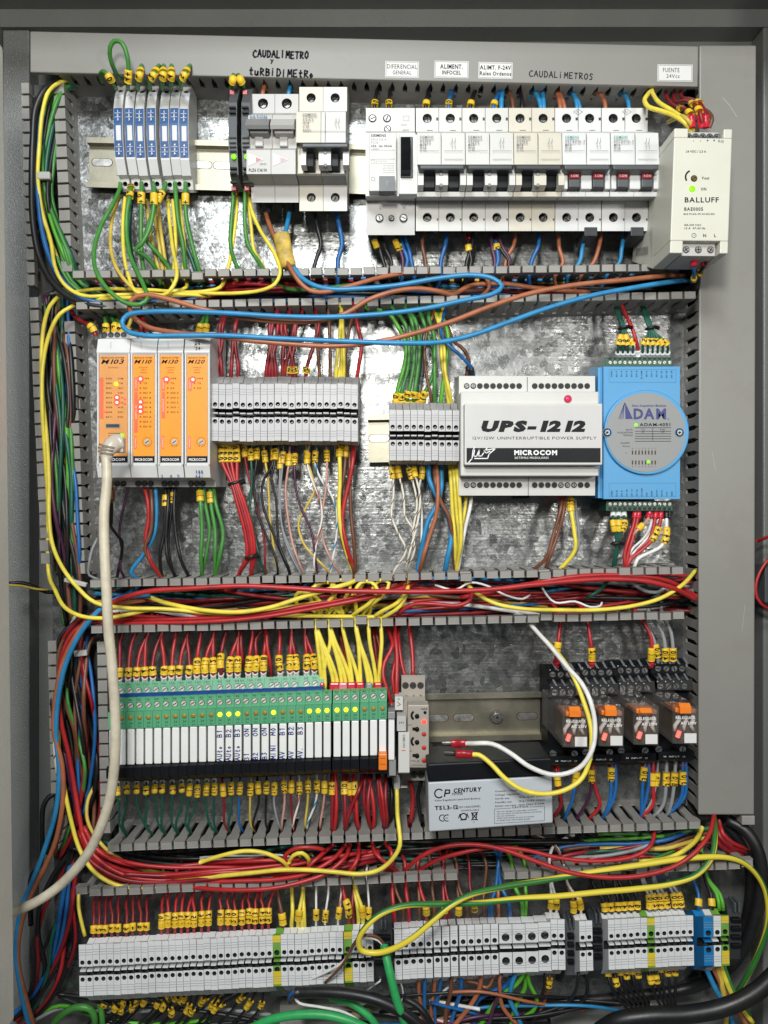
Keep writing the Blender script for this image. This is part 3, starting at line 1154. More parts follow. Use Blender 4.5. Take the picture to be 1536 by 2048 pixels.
# ---- two dark slim relays with green lamps
for i, (x, lab) in enumerate(((466, "dark grey slim relay with green lamp, left one of the pair"), (492, "dark grey slim relay with green lamp, touching the white breaker"))):
    O = base(x, 280, 60)
    r = thing("slim_relay", O, lab, "relay", "dark slim relays")
    mb = MB(O)
    mb.prism(x - 8.5, x + 8.5, 60, [(178, 4), (178, 40), (190, 50), (205, 58), (280, 62), (350, 58), (368, 50), (384, 40), (384, 4)], DKG)
    mb.build("housing", r, .5)
    mb = MB(O)
    for y in (212, 222, 274, 284, 292, 300, 334, 344, 362):
        mb.box(x - 7.5, y, x + 6, y + 3, 60, 62.6, BLK)
    mb.build("vent_slats", r)
    mb = MB(O)
    mb.disc(x + 1, 314, 62, 1.9, LED_G, .8, dome=.5)
    mb.build("status_lamp", r)
    for y in (184, 376):
        mb = MB(O)
        mb.box(x - 5, y - 5, x + 5, y + 5, 40, 47 if y > 200 else 50, REDC)
        mb.build("release_tab", r, .4)
    r.rotation_euler.y = -.02


# ---- circuit breakers
def pole(O, x0, x1, y, style, r, plastic):
    """one pole of a breaker; x0,x1 at h 45; y = dict of row positions"""
    mb = MB(O)
    cx = (x0 + x1) / 2
    if style == 'sie':
        prof = [(y + 3, 4), (y, 44), (y + 47, 44), (y + 50, 68), (y + 113, 70), (y + 114, 60), (y + 166, 60), (y + 168, 67), (y + 177, 66), (y + 186, 45), (y + 246, 44), (y + 242, 4)]
        # middle faces measured at their own height, y is the photo row at that height
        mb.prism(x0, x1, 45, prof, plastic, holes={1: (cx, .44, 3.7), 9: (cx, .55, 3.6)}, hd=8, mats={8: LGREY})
    elif style == 'eaton':
        prof = [(y + 3, 4), (y, 46), (y + 38, 46), (y + 44, 62), (y + 90, 64), (y + 98, 68), (y + 150, 68), (y + 172, 46), (y + 220, 46), (y + 212, 4)]
        mb.prism(x0, x1, 45, prof, plastic, holes={1: (cx, .46, 4.2), 7: (cx, .52, 4.0)}, hd=8)
    o = mb.build("pole_housing", r, .4)
    for k, s in enumerate([y + 22, y + 222]):
        mb = MB(O)
        mb.screw(cx, s + 1.5, 38.2, 2.5, STEELD, ang=.3 + k + x0 * .1)
        mb.build("terminal_screw", o)
    return o


def breaker(x0, y, label, variant, plastic, txt, wpole=46.6):
    cx = x0 + wpole
    O = base(cx, y + 120, 45)
    r = thing("circuit_breaker", O, label, "circuit breaker", "two-pole circuit breakers")
    for k in range(2):
        pole(O, x0 + k * wpole + .4, x0 + (k + 1) * wpole - .4, y, 'sie', r, plastic)
    f = 615 / 590.0

    def X(x):   # same place across, seen at the higher middle part
        return 768 + (x - 768) * f
    # printed front
    mb = MB(O)
    a, m, b = X(x0), X(x0 + wpole), X(x0 + 2 * wpole)
    ink = TEAL if variant == 'new' else INKG
    mb.text("SIEMENS", a + 5, y + 58, 71, 5.2, ink, 'L', bold=True, width=28)
    for i, t in enumerate(txt):
        mb.text(t, a + 5, y + 67 + i * 7, 71, 4.4, INKG, 'L', bold=True, width=4.5 * len(t))
    mb.rect(a + 4, y + 85, m - 4, y + 85.7, 71, INKG)
    for i in range(2):
        mb.rect(m + 6, y + 85 + 17 * i, b - 4, y + 85.7 + 17 * i, 71, INKG)
        mb.rect(m - .4, y + 53, m + .3, y + 110, 71, INKG)
    for dx in (0, 6):
        mb.strokes([[(m + 22 + dx, y + 60), (m + 22 + dx, y + 66), (m + 19 + dx, y + 72)], [(m + 22 + dx, y + 74), (m + 22 + dx, y + 80)]], 71, .3, INKG)
    if variant == 'new':
        mb.strokes([[(x0 + 22 + a - x0, y + 8 - 0), (a + 31, y + 2), (a + 40, y + 8), (a + 31, y + 14), (a + 22, y + 8)]], 44, .3, INKG)
        mb.text("N", a + 30, y + 8, 44, 5, INKG)
    mb.rect(x0 + wpole - .3, y + 2, x0 + wpole + .3, y + 44, 44.3, INKG)
    for k in range(2):
        xx = x0 + k * wpole
        mb.rect(xx + 22, y + 44, xx + 34, y + 45, 44.3, INKG)
        mb.box(xx + 41, y + 19, xx + 45, y + 24, 44, 44.6, DARK)
        mb.box(xx + 42, y + 221, xx + 45, y + 225, 44, 44.6, DARK)
    mb.build("printed_marks", r)
    # toggles
    mb = MB(O)
    mb.box(a + 4, y + 112, b - 1, y + 123, 60, 80, DARK if variant != 'new' else DKG)
    mb.build("toggle_bar", r, 1.1)
    for k in range(2):
        c = X(x0 + (k + .5) * wpole) + 0
        mb = MB(O)
        if variant == 'new':
            mb.box(c - 11, y + 123, c + 11, y + 158, 60, 72, DKG)
            mb.box(c - 10.5, y + 130, c + 10.5, y + 141, 72, 73.2, REDC)
            mb.text("I-ON", c, y + 135.5, 73.2, 4.6, INKW, bold=True)
        else:
            mb.box(c - 13, y + 123, c + 13, y + 161, 58, 69, BLK)
        mb.build("toggle", r, 1.0)
    mb = MB(O)
    for c in (X(x0), X(x0 + wpole), X(x0 + 2 * wpole)):
        wl = 12 if variant != 'new' else 11
        l = c - wl if c != X(x0) else c + .5
        rr_ = c + wl if c != X(x0 + 2 * wpole) else c - .5
        if variant == 'new':
            mb.box(l, y + 124, rr_, y + 162, 58, 70, plastic)
        else:
            mb.prism(l, rr_, 68, [(y + 124, 58), (y + 125, 70), (y + 136, 76), (y + 154, 76), (y + 167, 68), (y + 168, 58)], plastic)
            if c == X(x0 + wpole):
                for yy in (y + 129, y + 150):
                    mb.box(c - 3.5, yy, c + 3.5, yy + 7, 70, 76.4, MGREY)
    mb.build("toggle_guard", r, .8)
    return r


bt = ["5SJ65", "MCB", "C10"]
breaker(831.5, 216, "two-pole white breaker next to the residual current device, under the INFOCEL label", 'old', WHITE, bt, 46.2)
breaker(924.5, 216, "two-pole white breaker under the ALIMT. F-24V label", 'old', WHITE, bt, 46.2)
breaker(1017.5, 216, "yellowed two-pole breaker in the middle of the breaker bank", 'old', BEIGE, bt, 46.2)
breaker(1110.5, 216, "two-pole breaker with red ON windows, directly right of the yellowed breaker", 'new', WHITE2, ["5SL6010-7", "MCB", "C10"], 46.2)
breaker(1204, 216, "two-pole breaker with red ON windows beside the cream power supply", 'new', WHITE2, ["5SL6010-7", "MCB", "C10"], 46.2)
# grey terminal shutters under the two newer breakers
for i, x in enumerate((1182, 1275)):
    mb = MB(P(x, 465, 40))
    mb.box(x - 13, 454, x + 13, 472, 18, 45.2, DARK)
    tag(mb.build("terminal_cover", bevel=.5), ["black terminal cover under the breaker right of the yellowed one", "black terminal cover under the breaker beside the cream power supply"][i], "terminal cover")

# Siemens style tall breaker
x0, y = 598.5, 174
O = base(646, 290, 45)
r = thing("circuit_breaker", O, "tall yellow-stained two-pole breaker with black toggles standing right of the grey-levered one", "circuit breaker", "two-pole circuit breakers")
for k in range(2):
    xa, xb = x0 + k * 48 + .4, x0 + (k + 1) * 48 - .4
    cx = (xa + xb) / 2
    mb = MB(O)
    mb.prism(xa, xb, 45, [(y + 2, 4), (y, 46), (y + 48, 46), (y + 50, 66), (y + 111, 68), (y + 112, 58), (y + 172, 58), (y + 174, 66), (y + 178, 62), (y + 196, 45), (y + 248, 45), (y + 243, 4)],
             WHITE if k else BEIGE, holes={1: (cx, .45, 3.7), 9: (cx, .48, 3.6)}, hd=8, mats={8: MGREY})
    o = mb.build("pole_housing", r, .4)
    mb = MB(O)
    mb.screw(cx, y + 24, 39.2, 2.5, STEELD)
    mb.build("terminal_screw", o)
    mb = MB(O)
    mb.screw(cx, y + 224, 39, 2.5, STEELD, ang=1.1)
    mb.build("terminal_screw", o)
    f = 615 / 592
    c = 768 + (x0 + (k + .5) * 48 - 768) * f
    mb = MB(O)
    mb.box(c - 12, y + 122, c + 12, y + 160, 56, 68, BLK)
    mb.build("toggle", r, 1)
mb = MB(O)
mb.box(603, y + 111, 697, y + 121, 58, 78, DARK)
mb.build("toggle_bar", r, 1)
mb = MB(O)
for a, b in ((604, 614), (639, 663), (687, 699)):
    mb.prism(a, b, 66, [(y + 122, 56), (y + 124, 68), (y + 134, 74), (y + 156, 74), (y + 167, 66), (y + 168, 56)], WHITE)
for yy in (y + 128, y + 152):
    mb.box(647, yy, 654, yy + 7, 70, 74.5, MGREY)
mb.build("toggle_guard", r, .8)
mb = MB(O)
mb.text("SIEMENS", 605, y + 55, 68.5, 5.2, INKG, 'L', bold=True, width=28)
for i, t in enumerate(("5SJ65", "MCB", "C10", "400V")):
    mb.text(t, 605, y + 65 + 7 * i, 68.5, 4.4, INKO, 'L', width=4.4 * len(t))
mb.strokes([[(672, y + 62), (672, y + 68), (669, y + 74)], [(678, y + 62), (678, y + 68), (675, y + 74)], [(672, y + 76), (672, y + 82)], [(678, y + 76), (678, y + 82)]], 68.5, .3, INKG)
mb.rect(605, y + 88, 696, y + 88.7, 68.5, INKG)
mb.rect(650, y + 50, 650.8, y + 110, 68.5, INKO)
mb.rect(646, y + 2, 646.6, y + 46, 46.2, INKG)
mb.build("printed_marks", r)

# breaker with grey and pale levers
O = base(550, 300, 45)
r = thing("circuit_breaker", O, "grey-white two-pole breaker with red arrows and one grey lever, beside the dark slim relays", "circuit breaker", "two-pole circuit breakers")
y = 188
for k in range(2):
    xa, xb = 502.5 + k * 47.6 + .4, 502.5 + (k + 1) * 47.6 - .4
    cx = (xa + xb) / 2
    mb = MB(O)
    mb.prism(xa, xb, 45, [(y + 2, 4), (y, 46), (y + 38, 46), (y + 42, 60), (y + 75, 62), (y + 108, 60), (y + 112, 67), (y + 160, 67), (y + 182, 46), (y + 217, 45), (y + 212, 4)],
             LGREY, holes={1: (cx, .5, 4.1), 9: (cx, .44, 4.1)}, hd=8)
    o = mb.build("pole_housing", r, .4)
    mb = MB(O)
    mb.screw(cx, y + 21, 39.5, 2.8, STEELD)
    mb.build("terminal_screw", o)
    mb = MB(O)
    mb.screw(cx, y + 199, 39.5, 2.8, STEELD, ang=.9)
    mb.build("terminal_screw", o)
    f = 615 / 594
    a, b = 768 + (xa - 768) * f, 768 + (xb - 768) * f
    c = (a + b) / 2
    mb = MB(O)
    lm = MGREY if k == 0 else LGREY
    mb.prism(a + 1, b - 1, 66, [(y + 50, 60), (y + 50, 70), (y + 62, 76), (y + 70, 74), (y + 72, 62)], lm)
    mb.box(c - 19, y + 66, c + 19, y + 78, 60, 70, lm)
    mb.build("lever", r, .8)
    mb = MB(O)
    mb.box(c - 8, y + 80, c + 8, y + 104, 60, 64, LGREY)
    mb.build("lever_slot", r, .5)
    mb = MB(O)
    mb.add([mb.L(a + 3, y + 118, 67.3), mb.L(a + 3, y + 144, 67.3), mb.L(a + 34, y + 131, 67.3)], [(0, 1, 2)], PAPER)
    mb.add([mb.L(c - 6, y + 126, 67.5), mb.L(c - 6, y + 136, 67.5), mb.L(c + 5, y + 131, 67.5)], [(0, 1, 2)], REDC)
    if k == 0:
        mb.text("EATON", c - 1, y + 45, 62.2, 7, LOGOB, bold=True, width=34)
        mb.text("PLZ6 C16/1N", a + 4, y + 152, 67.2, 6, INK, 'L', bold=True, width=36)
        mb.text("10000", c + 8, y + 140, 67.2, 4, INKG)
    mb.build("printed_marks", r)

# ---- residual current device
O = base(782, 345, 45)
r = thing("residual_current_device", O, "wide white residual current device with black lever and grey test button", "circuit breaker")
mb = MB(O)
y = 216
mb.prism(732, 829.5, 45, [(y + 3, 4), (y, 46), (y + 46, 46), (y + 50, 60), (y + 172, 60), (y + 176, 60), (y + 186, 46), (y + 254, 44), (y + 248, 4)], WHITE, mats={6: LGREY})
hs = mb.build("housing", r, .4)
mb = MB(O)
mb.box(738, 265, 793, 382, 60, 68, WHITE)
mb.build("label_block", r, .5)
mb = MB(O)
mb.box(798, 268, 836, 388, 58, 66, WHITE)
mb.box(801, 273, 826, 356, 64, 66.6, DARK)
mb.build("lever_block", r, .5)
mb = MB(O)
mb.prism(802, 821, 78, [(274, 60), (274, 74), (300, 82), (340, 74), (353, 66), (353, 60)], BLK)
mb.build("lever", r, 1)
mb = MB(O)
mb.box(758, 352, 790, 382, 66, 74, DKG)
mb.text("T", 774, 367, 74, 9, MGREY)
mb.build("test_button", r, .8)
for (x, yy, rr) in ((745, 237, 3.2), (774, 237, 3.2), (775, 258, 2.8), (759, 436, 3.2), (783, 436, 2.4), (807, 436, 3.2)):
    mb = MB(O)
    mb.disc(x, yy, 46, rr, HOLE, .15, 16)
    mb.screw(x, yy, 46.1, rr * .72, STEELD, ang=x)
    mb.build("terminal_screw", hs)
mb = MB(O)
for t, yy, s, w, b in (("SIEMENS", 271, 5.5, 30, 1), ("5SV3 312-6", 279, 4.2, 30, 0), ("RCCB", 285, 4.2, 14, 0), ("25A  Idn 30mA", 292, 4.6, 42, 1), ("~230V", 298, 3.8, 16, 0)):
    mb.text(t, 742, yy, 68, s, INK if b else INKG, 'L', bold=bool(b), width=w)
for yy in (300, 318):
    mb.rect(741, yy, 790, yy + .7, 68, INKG)
for i, t in enumerate(("Test", "mensualmente", "test monthly", "periodically", "functional", "monatlich")):
    mb.text(t, 766, 322 + i * 4.6, 68, 2.9, INKG, 'L', width=22 if i else 8)
mb.frame(742, 320, 750, 328, 68, .6, INKG)
mb.frame(752, 322, 764, 328, 68, .6, INKG)
mb.ring(746, 358, 68.1, 1.6, .35, INKG)
mb.text("2", 760, 415, 46, 6, INKG)
mb.text("N", 808, 415, 46, 6, INKG)
mb.text("N", 790, 258, 46, 6, INKW)
mb.text("RESET", 808, 250, 46, 3, INKG)
mb.frame(806, 232, 818, 242, 46, .6, INKG)
mb.strokes([[(806, 270), (806, 260), (818, 260)]], 46.2, .3, INK)
mb.build("printed_marks", r)

# ---- cream power supply
O = base(1400, 380, 60)
r = thing("power_supply", O, "cream 24 volt power supply with green ON lamp over the right-hand duct", "power supply")
mb = MB(O)
F = [mb.L(1349, 256, 100), mb.L(1465, 258, 100), mb.L(1456, 507, 100), mb.L(1340, 506, 100)]
G = [mb.L(1316, 268, 62), mb.L(1440, 300, 62), mb.L(1430, 520, 62), mb.L(1310, 514, 62)]
Bk = [mb.L(1283, 290, 14), mb.L(1400, 300, 14), mb.L(1400, 522, 14), mb.L(1264, 524, 14)]
# front shell with the two terminal recesses cut into it
def q(u, v, w=0):
    a = F[0].lerp(F[1], u)
    b = F[3].lerp(F[2], u)
    p = a.lerp(b, v)
    return p + Vector((0, w, 0))
mb.hexa([q(0, 0), q(.24, 0), q(.24, .075), q(0, .075)], [q(0, 0, 38), q(.24, 0, 38), q(.24, .075, 38), q(0, .075, 38)], CREAM)
mb.hexa([q(.85, 0), q(1, 0), q(1, .075), q(.85, .075)], [q(.85, 0, 38), q(1, 0, 38), q(1, .075, 38), q(.85, .075, 38)], CREAM)
mb.hexa([q(0, .075), q(1, .075), q(1, .90), q(0, .90)], [q(0, .075, 38), q(1, .075, 38), q(1, .90, 38), q(0, .90, 38)], CREAM)
mb.hexa([q(0, .90), q(.22, .90), q(.22, 1), q(0, 1)], [q(0, .90, 38), q(.22, .9, 38), q(.22, 1, 38), q(0, 1, 38)], CREAM)
mb.hexa([q(.86, .90), q(1, .90), q(1, 1), q(.86, 1)], [q(.86, .90, 38), q(1, .9, 38), q(1, 1, 38), q(.86, 1, 38)], CREAM)
mb.build("front_shell", r, .7)
mb = MB(O)
B0 = [q(0, 0, 37), q(1, 0, 37), q(1, 1, 37), q(0, 1, 37)]
mb.hexa(B0, Bk, CREAM)
def side(u, v):
    a = F[0].lerp(Bk[0], u)
    b = F[3].lerp(Bk[3], u)
    return a.lerp(b, v)
o = mb.build("rear_case", r, .7)
mb = MB(O)
nv = Vector((-.25, -.12, 0))
for gy in range(2):
    for k in range(15):
        u, v = .55 + k * .024, .90 + gy * .035 - (k * .0006)
        mb.add([side(u, v) + nv, side(u + .015, v) + nv, side(u + .015, v + .026) + nv, side(u, v + .026) + nv], [(0, 1, 2, 3)], MGREY)
for k in range(5):
    for j in range(4):
        u, v = .34 + k * .045, .12 + j * .045
        mb.add([side(u, v) + nv, side(u + .02, v) + nv, side(u + .02, v + .038) + nv, side(u, v + .038) + nv], [(0, 1, 2, 3)], MGREY)
mb.build("vent_grille", o)
for nm, (u0, u1, v0, v1, n) in (("output_terminal", (.24, .85, -.004, .075, 5)), ("input_terminal", (.22, .86, .90, 1.0, 3))):
    mb = MB(O)
    mb.hexa([q(u0 + .02, v0, 6), q(u1 - .02, v0, 6), q(u1 - .02, v1, 6), q(u0 + .02, v1, 6)], [q(u0 + .02, v0, 38), q(u1 - .02, v0, 38), q(u1 - .02, v1, 38), q(u0 + .02, v1, 38)], LGREY)
    t = mb.build(nm, r, .4)
    for k in range(n):
        c = q(u0 + (u1 - u0) * (k + .5) / n, (v0 + v1) / 2, 5.8)
        mb = MB(O)
        mb.cylm(c, 2.5, DARK, .2, 16)
        mb.cylm(c + Vector((0, -.2, 0)), 1.9, STEEL, .3, 14)
        for a in (.6 + k, 2.2 + k):
            d = Vector((math.cos(a), 0, math.sin(a)))
            e = Vector((-d.z, 0, d.x))
            qq = c + Vector((0, -.56, 0))
            mb.add([qq + d * 1.7 + e * .3, qq - d * 1.7 + e * .3, qq - d * 1.7 - e * .3, qq + d * 1.7 - e * .3], [(0, 1, 2, 3)], HOLE)
        mb.build("clamp_screw", t)
mb = MB(O)
h = 100
for t, x, yy, s, w, b in (("-", 1387, 281, 6, 0, 1), ("-", 1401, 281, 6, 0, 1), ("+", 1415, 281, 6, 0, 1), ("+", 1428, 281, 6, 0, 1), ("Rdy", 1442, 282, 6, 12, 0),
                          ("24 VDC / 2.5 A", 1392, 303, 4.6, 40, 1), ("Vout", 1411, 356, 6, 15, 1), ("ON", 1407, 378, 6, 11, 1),
                          ("BAE0005", 1387, 418, 7, 38, 1), ("BAE PS-XA-1W-24-025-002", 1398, 428, 3.6, 62, 1), ("100-240 VAC", 1385, 450, 4, 35, 1),
                          ("1.5 A  47-63 Hz", 1389, 456.5, 4, 43, 1), ("N", 1409, 471, 6.5, 0, 1), ("L", 1430, 471, 6.5, 0, 1)):
    mb.text(t, x, yy, h, s, INK, width=w or None, bold=bool(b))
mb.text("BALLUFF", 1403, 399.5, h, 10.5, INK, bold=True, width=69, proud=.14)
mb.ring(1388, 471, h + .1, 1.7, .35, INK)
mb.text("+", 1388, 471, h, 4)
mb.ring(1384, 354, h + .1, 5.2, 1.2, INK, 110, 215)
mb.build("printed_marks", r)
mb = MB(O)
mb.disc(1388, 357, 100, 2.4, INK, .2)
mb.screw(1388, 357, 100.2, 1.9, GOLD)
mb.build("voltage_trimmer", r)
mb = MB(O)
mb.disc(1384, 378, 100, 2.3, LED_G, .5, 16, .4)
mb.build("status_lamp", r)
# ================================================================ middle rows
# ---- orange telecontrol modules
def module(x0, x1, label, name, leds, wide=False, nterm=3, sub=(), faded=False):
    HS[0] = .69
    O = base((x0 + x1) / 2, 820, 62)
    r = thing("control_module", O, label, "control module", "orange-fronted control modules")
    h = 92
    cx = (x0 + x1) / 2
    mb = MB(O)
    prof = [(668, 4), (664, 62), (676, 64), (678, 88), (705, 93), (712, 90), (925, 90), (931, 93), (955, 88), (961, 64), (974, 60), (974, 4)]
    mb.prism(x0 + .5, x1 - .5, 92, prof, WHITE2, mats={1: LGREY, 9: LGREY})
    mb.box(x0 + .5, 706, x0 + 4, 930, 88, 95, WHITE2)
    mb.box(x1 - 4, 706, x1 - .5, 930, 88, 95, WHITE2)
    mb.rect(cx - 5, 682, cx - 4.6, 705, 91.5, INKG, .2)
    hs = mb.build("housing", r, .6)
    mb = MB(O)
    pl = ORANGE2 if faded else ORANGE
    xa, xb = x0 + 5, x1 - 5
    w = xb - xa
    mb.box(xa, 711, xb, 912, 88, 91.4, pl)
    hp = 91.4
    mb.text(name, (xa + xb) / 2 - 1, 723, hp, 9 if wide else 8, INK, bold=True, shear=.45, width=w * .78)
    mb.text("MODULAR SYSTEM", (xa + xb) / 2 - 1, 715.5, hp, 3.2, INKO, bold=True, shear=.4, width=w * .8)
    for i, t in enumerate(sub):
        mb.text(t, (xa + xb) / 2, 735 + i * 5, hp, 3.0, INKO, width=len(t) * 2.1)
    if wide:
        mb.rect(xa + 2, 755, xa + 9, 838, hp, REDL)
        for j in range(9):
            yy = 757 + j * 9.6
            mb.text("RSSI GPRS ERR1 ERR2 DI 1 DI 2 DI 3 DI 4 BAT 1".replace("DI ", "DI").replace("BAT ", "BAT").split()[j], xa + 20, yy, hp, 3.2, INKO, bold=True, width=12)
            mb.text("COM TX VBAT VIN AI1 AI2 AI3 DO1 DO2".split()[j], xb - 14, yy, hp, 3.2, INKO, bold=True, width=11)
        mb.box(xa + 13, 847, xa + 42, 856, 91, 91.9, MGREY)
        mb.rect(xa + 14.5, 848.5, xa + 40.5, 854.5, 91.9, DARK)
        mb.rect(xa + 18, 866, xa + 48, 867, hp, INK)
        mb.rect(xa + 18, 871, xa + 48, 872, hp, INK)
    else:
        n = dict(M110=11, M130=8, M120=3).get(name, 3) if sub[0][0] != '4' else 3
        top = [(xa + 3, 755, xa + 10, 782)]
        if n > 3:
            top.append((xa + 3, 784, xa + 10, 757 + n * 9.6 + 3))
        top.append((xa + 3, 872, xa + 8, 898))
        for b in top:
            mb.rect(*b, hp, REDL)
        mb.text("STATUS", xa + 6.5, 768, hp, 2.6, INKW, rot=90, width=18)
        mb.text("ADDRESS", xa + 5.5, 885, hp, 2.4, INKW, rot=90, width=20)
        if n > 3:
            mb.text("DIGITAL IN" if n > 8 else "OUTPUT", xa + 6.5, 784 + (n * 9.6 - 24) / 2, hp, 2.6, INKW, rot=90, width=26)
        for j in range(n):
            yy = 757 + j * 9.6
            t = ["PWR", "TX", "RX"][j] if j < 3 else f"D{'I' if n > 8 else 'O'} {n - 1 - j}"
            mb.rect(xa + 14, yy - 1.5, xa + 17, yy + 1.5, hp, REDLED)
            mb.text(t, xa + 21, yy, hp, 3.6, INKO, 'L', bold=True, width=4.0 * len(t))
        for k in range(16):
            a = k * math.pi / 8
            mb.text("0123456789ABCDEF"[k], xa + 29 + 9 * math.cos(a), 884 - 9 * math.sin(a), hp, 2.6, INKO, rot=math.degrees(a) - 90, bold=True)
    mb.build("front_label", r, .2)
    mb = MB(O)
    mb.box(xa, 913, xb, 925, 86, 90.6, BLK)
    mb.text("MICROCOM", (xa + xb) / 2, 919, 90.6, 5.4, INKW, bold=True, width=w * .8)
    mb.build("name_strip", r)
    if not wide:
        mb = MB(O)
        mb.screw(xa + 29, 884, 91.4, 2.1, LGREY, slot=1)
        mb.build("rotary_switch", r)
    for (lx, ly, mm, rr) in leds:
        mb = MB(O)
        mb.disc(lx, ly, 91.5, rr, mm, .5, 14, .5)
        if mm is LED_RC:
            mb.ring(lx, ly, 91.65, rr * 2.5, rr * 1.6, LED_R)  # emissive ring imitates the red glow spreading round the lamp
        mb.build("status_lamp", r)
    for k in range(nterm):
        xx = x0 + 8 + (x1 - x0 - 16) * (k + .5) / nterm + (2 if x0 < 300 else 0)
        for yy, hh, nm in ((670, 63, 1), (967, 63, 2)):
            mb = MB(O)
            mb.disc(xx, yy, hh, 2.3, HOLE, .6, 14)
            mb.screw(xx, yy + (1.5 if yy < 800 else -1.5), hh + .2, 1.3, DKG, ang=k)
            mb.build("clamp_screw", hs)
    HS[0] = 1.0
    return r


R_ = LED_RC
m1 = module(193, 260, "widest and leftmost orange module with the beige cable plugged in", "M103",
            [(232.5, 768, LED_Y, 1.5), (234, 795, R_, 1.0), (234, 805, R_, 1.0), (250, 797, LED_RD, 1.2), (250, 806, LED_RD, 1.2), (212, 822, LED_RD, 1.3), (243, 871, LED_G, 1.7)], True, 4, ("GSM MODULE",), True)
module(260.5, 314, "orange module M110 with four lit red lamps, second from the left", "M110",
       [(281, 758, R_, 1.05), (281, 804, R_, 1.0), (281, 814, R_, 1.0), (281, 823, R_, 1.0)], sub=("8 DIGITAL", "INPUT", "MODULE"))
module(315, 367, "orange module with one red lamp and digits 1 0 2 penned below", "M130", [(333, 759, R_, 1.05)], sub=("5 DIGITAL", "OUTPUT", "MODULE"))
m4 = module(368.5, 420, "rightmost orange module, mostly plain orange, with pen marks 24 on top", "M120", [(386, 759, R_, 1.05)], sub=("4 ANALOG", "INPUT", "MODULE"))
HS[0] = .69
for o_, s, x, y, hh in ((m4, "24--", 390, 689, 92), (m4, "24-", 391, 700, 92), (m4, "100", 391, 947, 92), (m4, "04-", 391, 957, 90.5)):
    mb = MB(Vector(o_["_o"]))
    hand(mb, s, x, y, hh, 6.5, .4, INK if y < 900 else INKB)
    mb.build("pen_marks", o_)
for ch in list(bpy.data.objects):
    if ch.get("label", "").startswith("orange module with one red"):
        mb = MB(Vector(ch["_o"]))
        for s, x in (("1", 322), ("0", 340), ("2", 354)):
            hand(mb, s, x, 957, 91, 7.5, .4, INKB)
        mb.build("pen_marks", ch)

HS[0] = 1.0
# beige patch cable with its moulded plug
mb = MB(P(216, 880, 100))
O = mb.O
pp = [(212, 905, 104), (214, 960, 106), (208, 1030, 108), (209, 1100, 110), (213, 1180, 112), (217, 1260, 112), (224, 1330, 112), (229, 1400, 112), (231, 1470, 110),
      (228, 1540, 108), (219, 1600, 104), (201, 1655, 100), (180, 1700, 96), (150, 1740, 92), (115, 1775, 90), (70, 1805, 90), (10, 1830, 92)]
cab_o = wire('beige', 20, pp, "thick beige cable plugged into the leftmost orange module and sweeping down to the door", name="patch_cable", cat="cable", n=14, hwm=104, wob=0)
Oc = Vector(cab_o["_o"])
mb = MB(Oc)
mb.tube([P(*p) - Oc for p in ((244, 882, 97), (232, 884, 99), (224, 890, 101), (214, 905, 104), (212, 925, 105))], [5.6, 6.4, 6.4, 5.0, 4.0], mat("translucent_boot", (0.60, 0.53, 0.44), 0.25, alpha=.82), n=14, flat=.7)
for (x, y, hh, rr) in ((217, 893, 103, 6.3), (214, 899, 104, 6.0), (213, 906, 104.5, 5.6)):
    mb.tube([P(x - 1, y - 2, hh) - Oc, P(x - 2, y + 2, hh) - Oc], rr, MATS["translucent_boot"], n=14, flat=.75)
mb.build("strain_relief", cab_o)
mb = MB(Oc)
mb.box(222, 874, 246, 905, 92, 99, MATS["translucent_boot"])
mb.build("plug_body", cab_o, .8)
# gold aerial connector
mb = MB(P(220, 985, 60))
O = mb.O
pp = [(219, 1006, 62), (219, 1046, 60), (236, 1072, 50), (244, 1082, 42), (243, 1110, 36), (236, 1145, 30), (230, 1175, 22)]
a = wire('black', 7, pp, "thin black aerial cable with gold screw connector below the leftmost orange module", name="aerial_cable", cat="cable", wob=0)
Oc = Vector(a["_o"])
mb = MB(Oc)
mb.tube([P(220, 966, 64) - Oc, P(220, 980, 64) - Oc], 2.6, GOLD, n=12)
mb.tube([P(220, 980, 64) - Oc, P(220, 998, 63) - Oc], 3.9, GOLD, n=6)
mb.tube([P(220, 998, 63) - Oc, P(219, 1004, 62) - Oc], 3.0, GOLD, n=12)
mb.build("gold_connector", a)
mb = MB(Oc)
mb.tube([P(219, 1004, 62) - Oc, P(219, 1048, 60) - Oc], [3.0, 2.6], WC['black'], n=12)
mb.build("heat_shrink", a)

# ---- terminal blocks
TPROTO = {}
rt = random.Random(5)


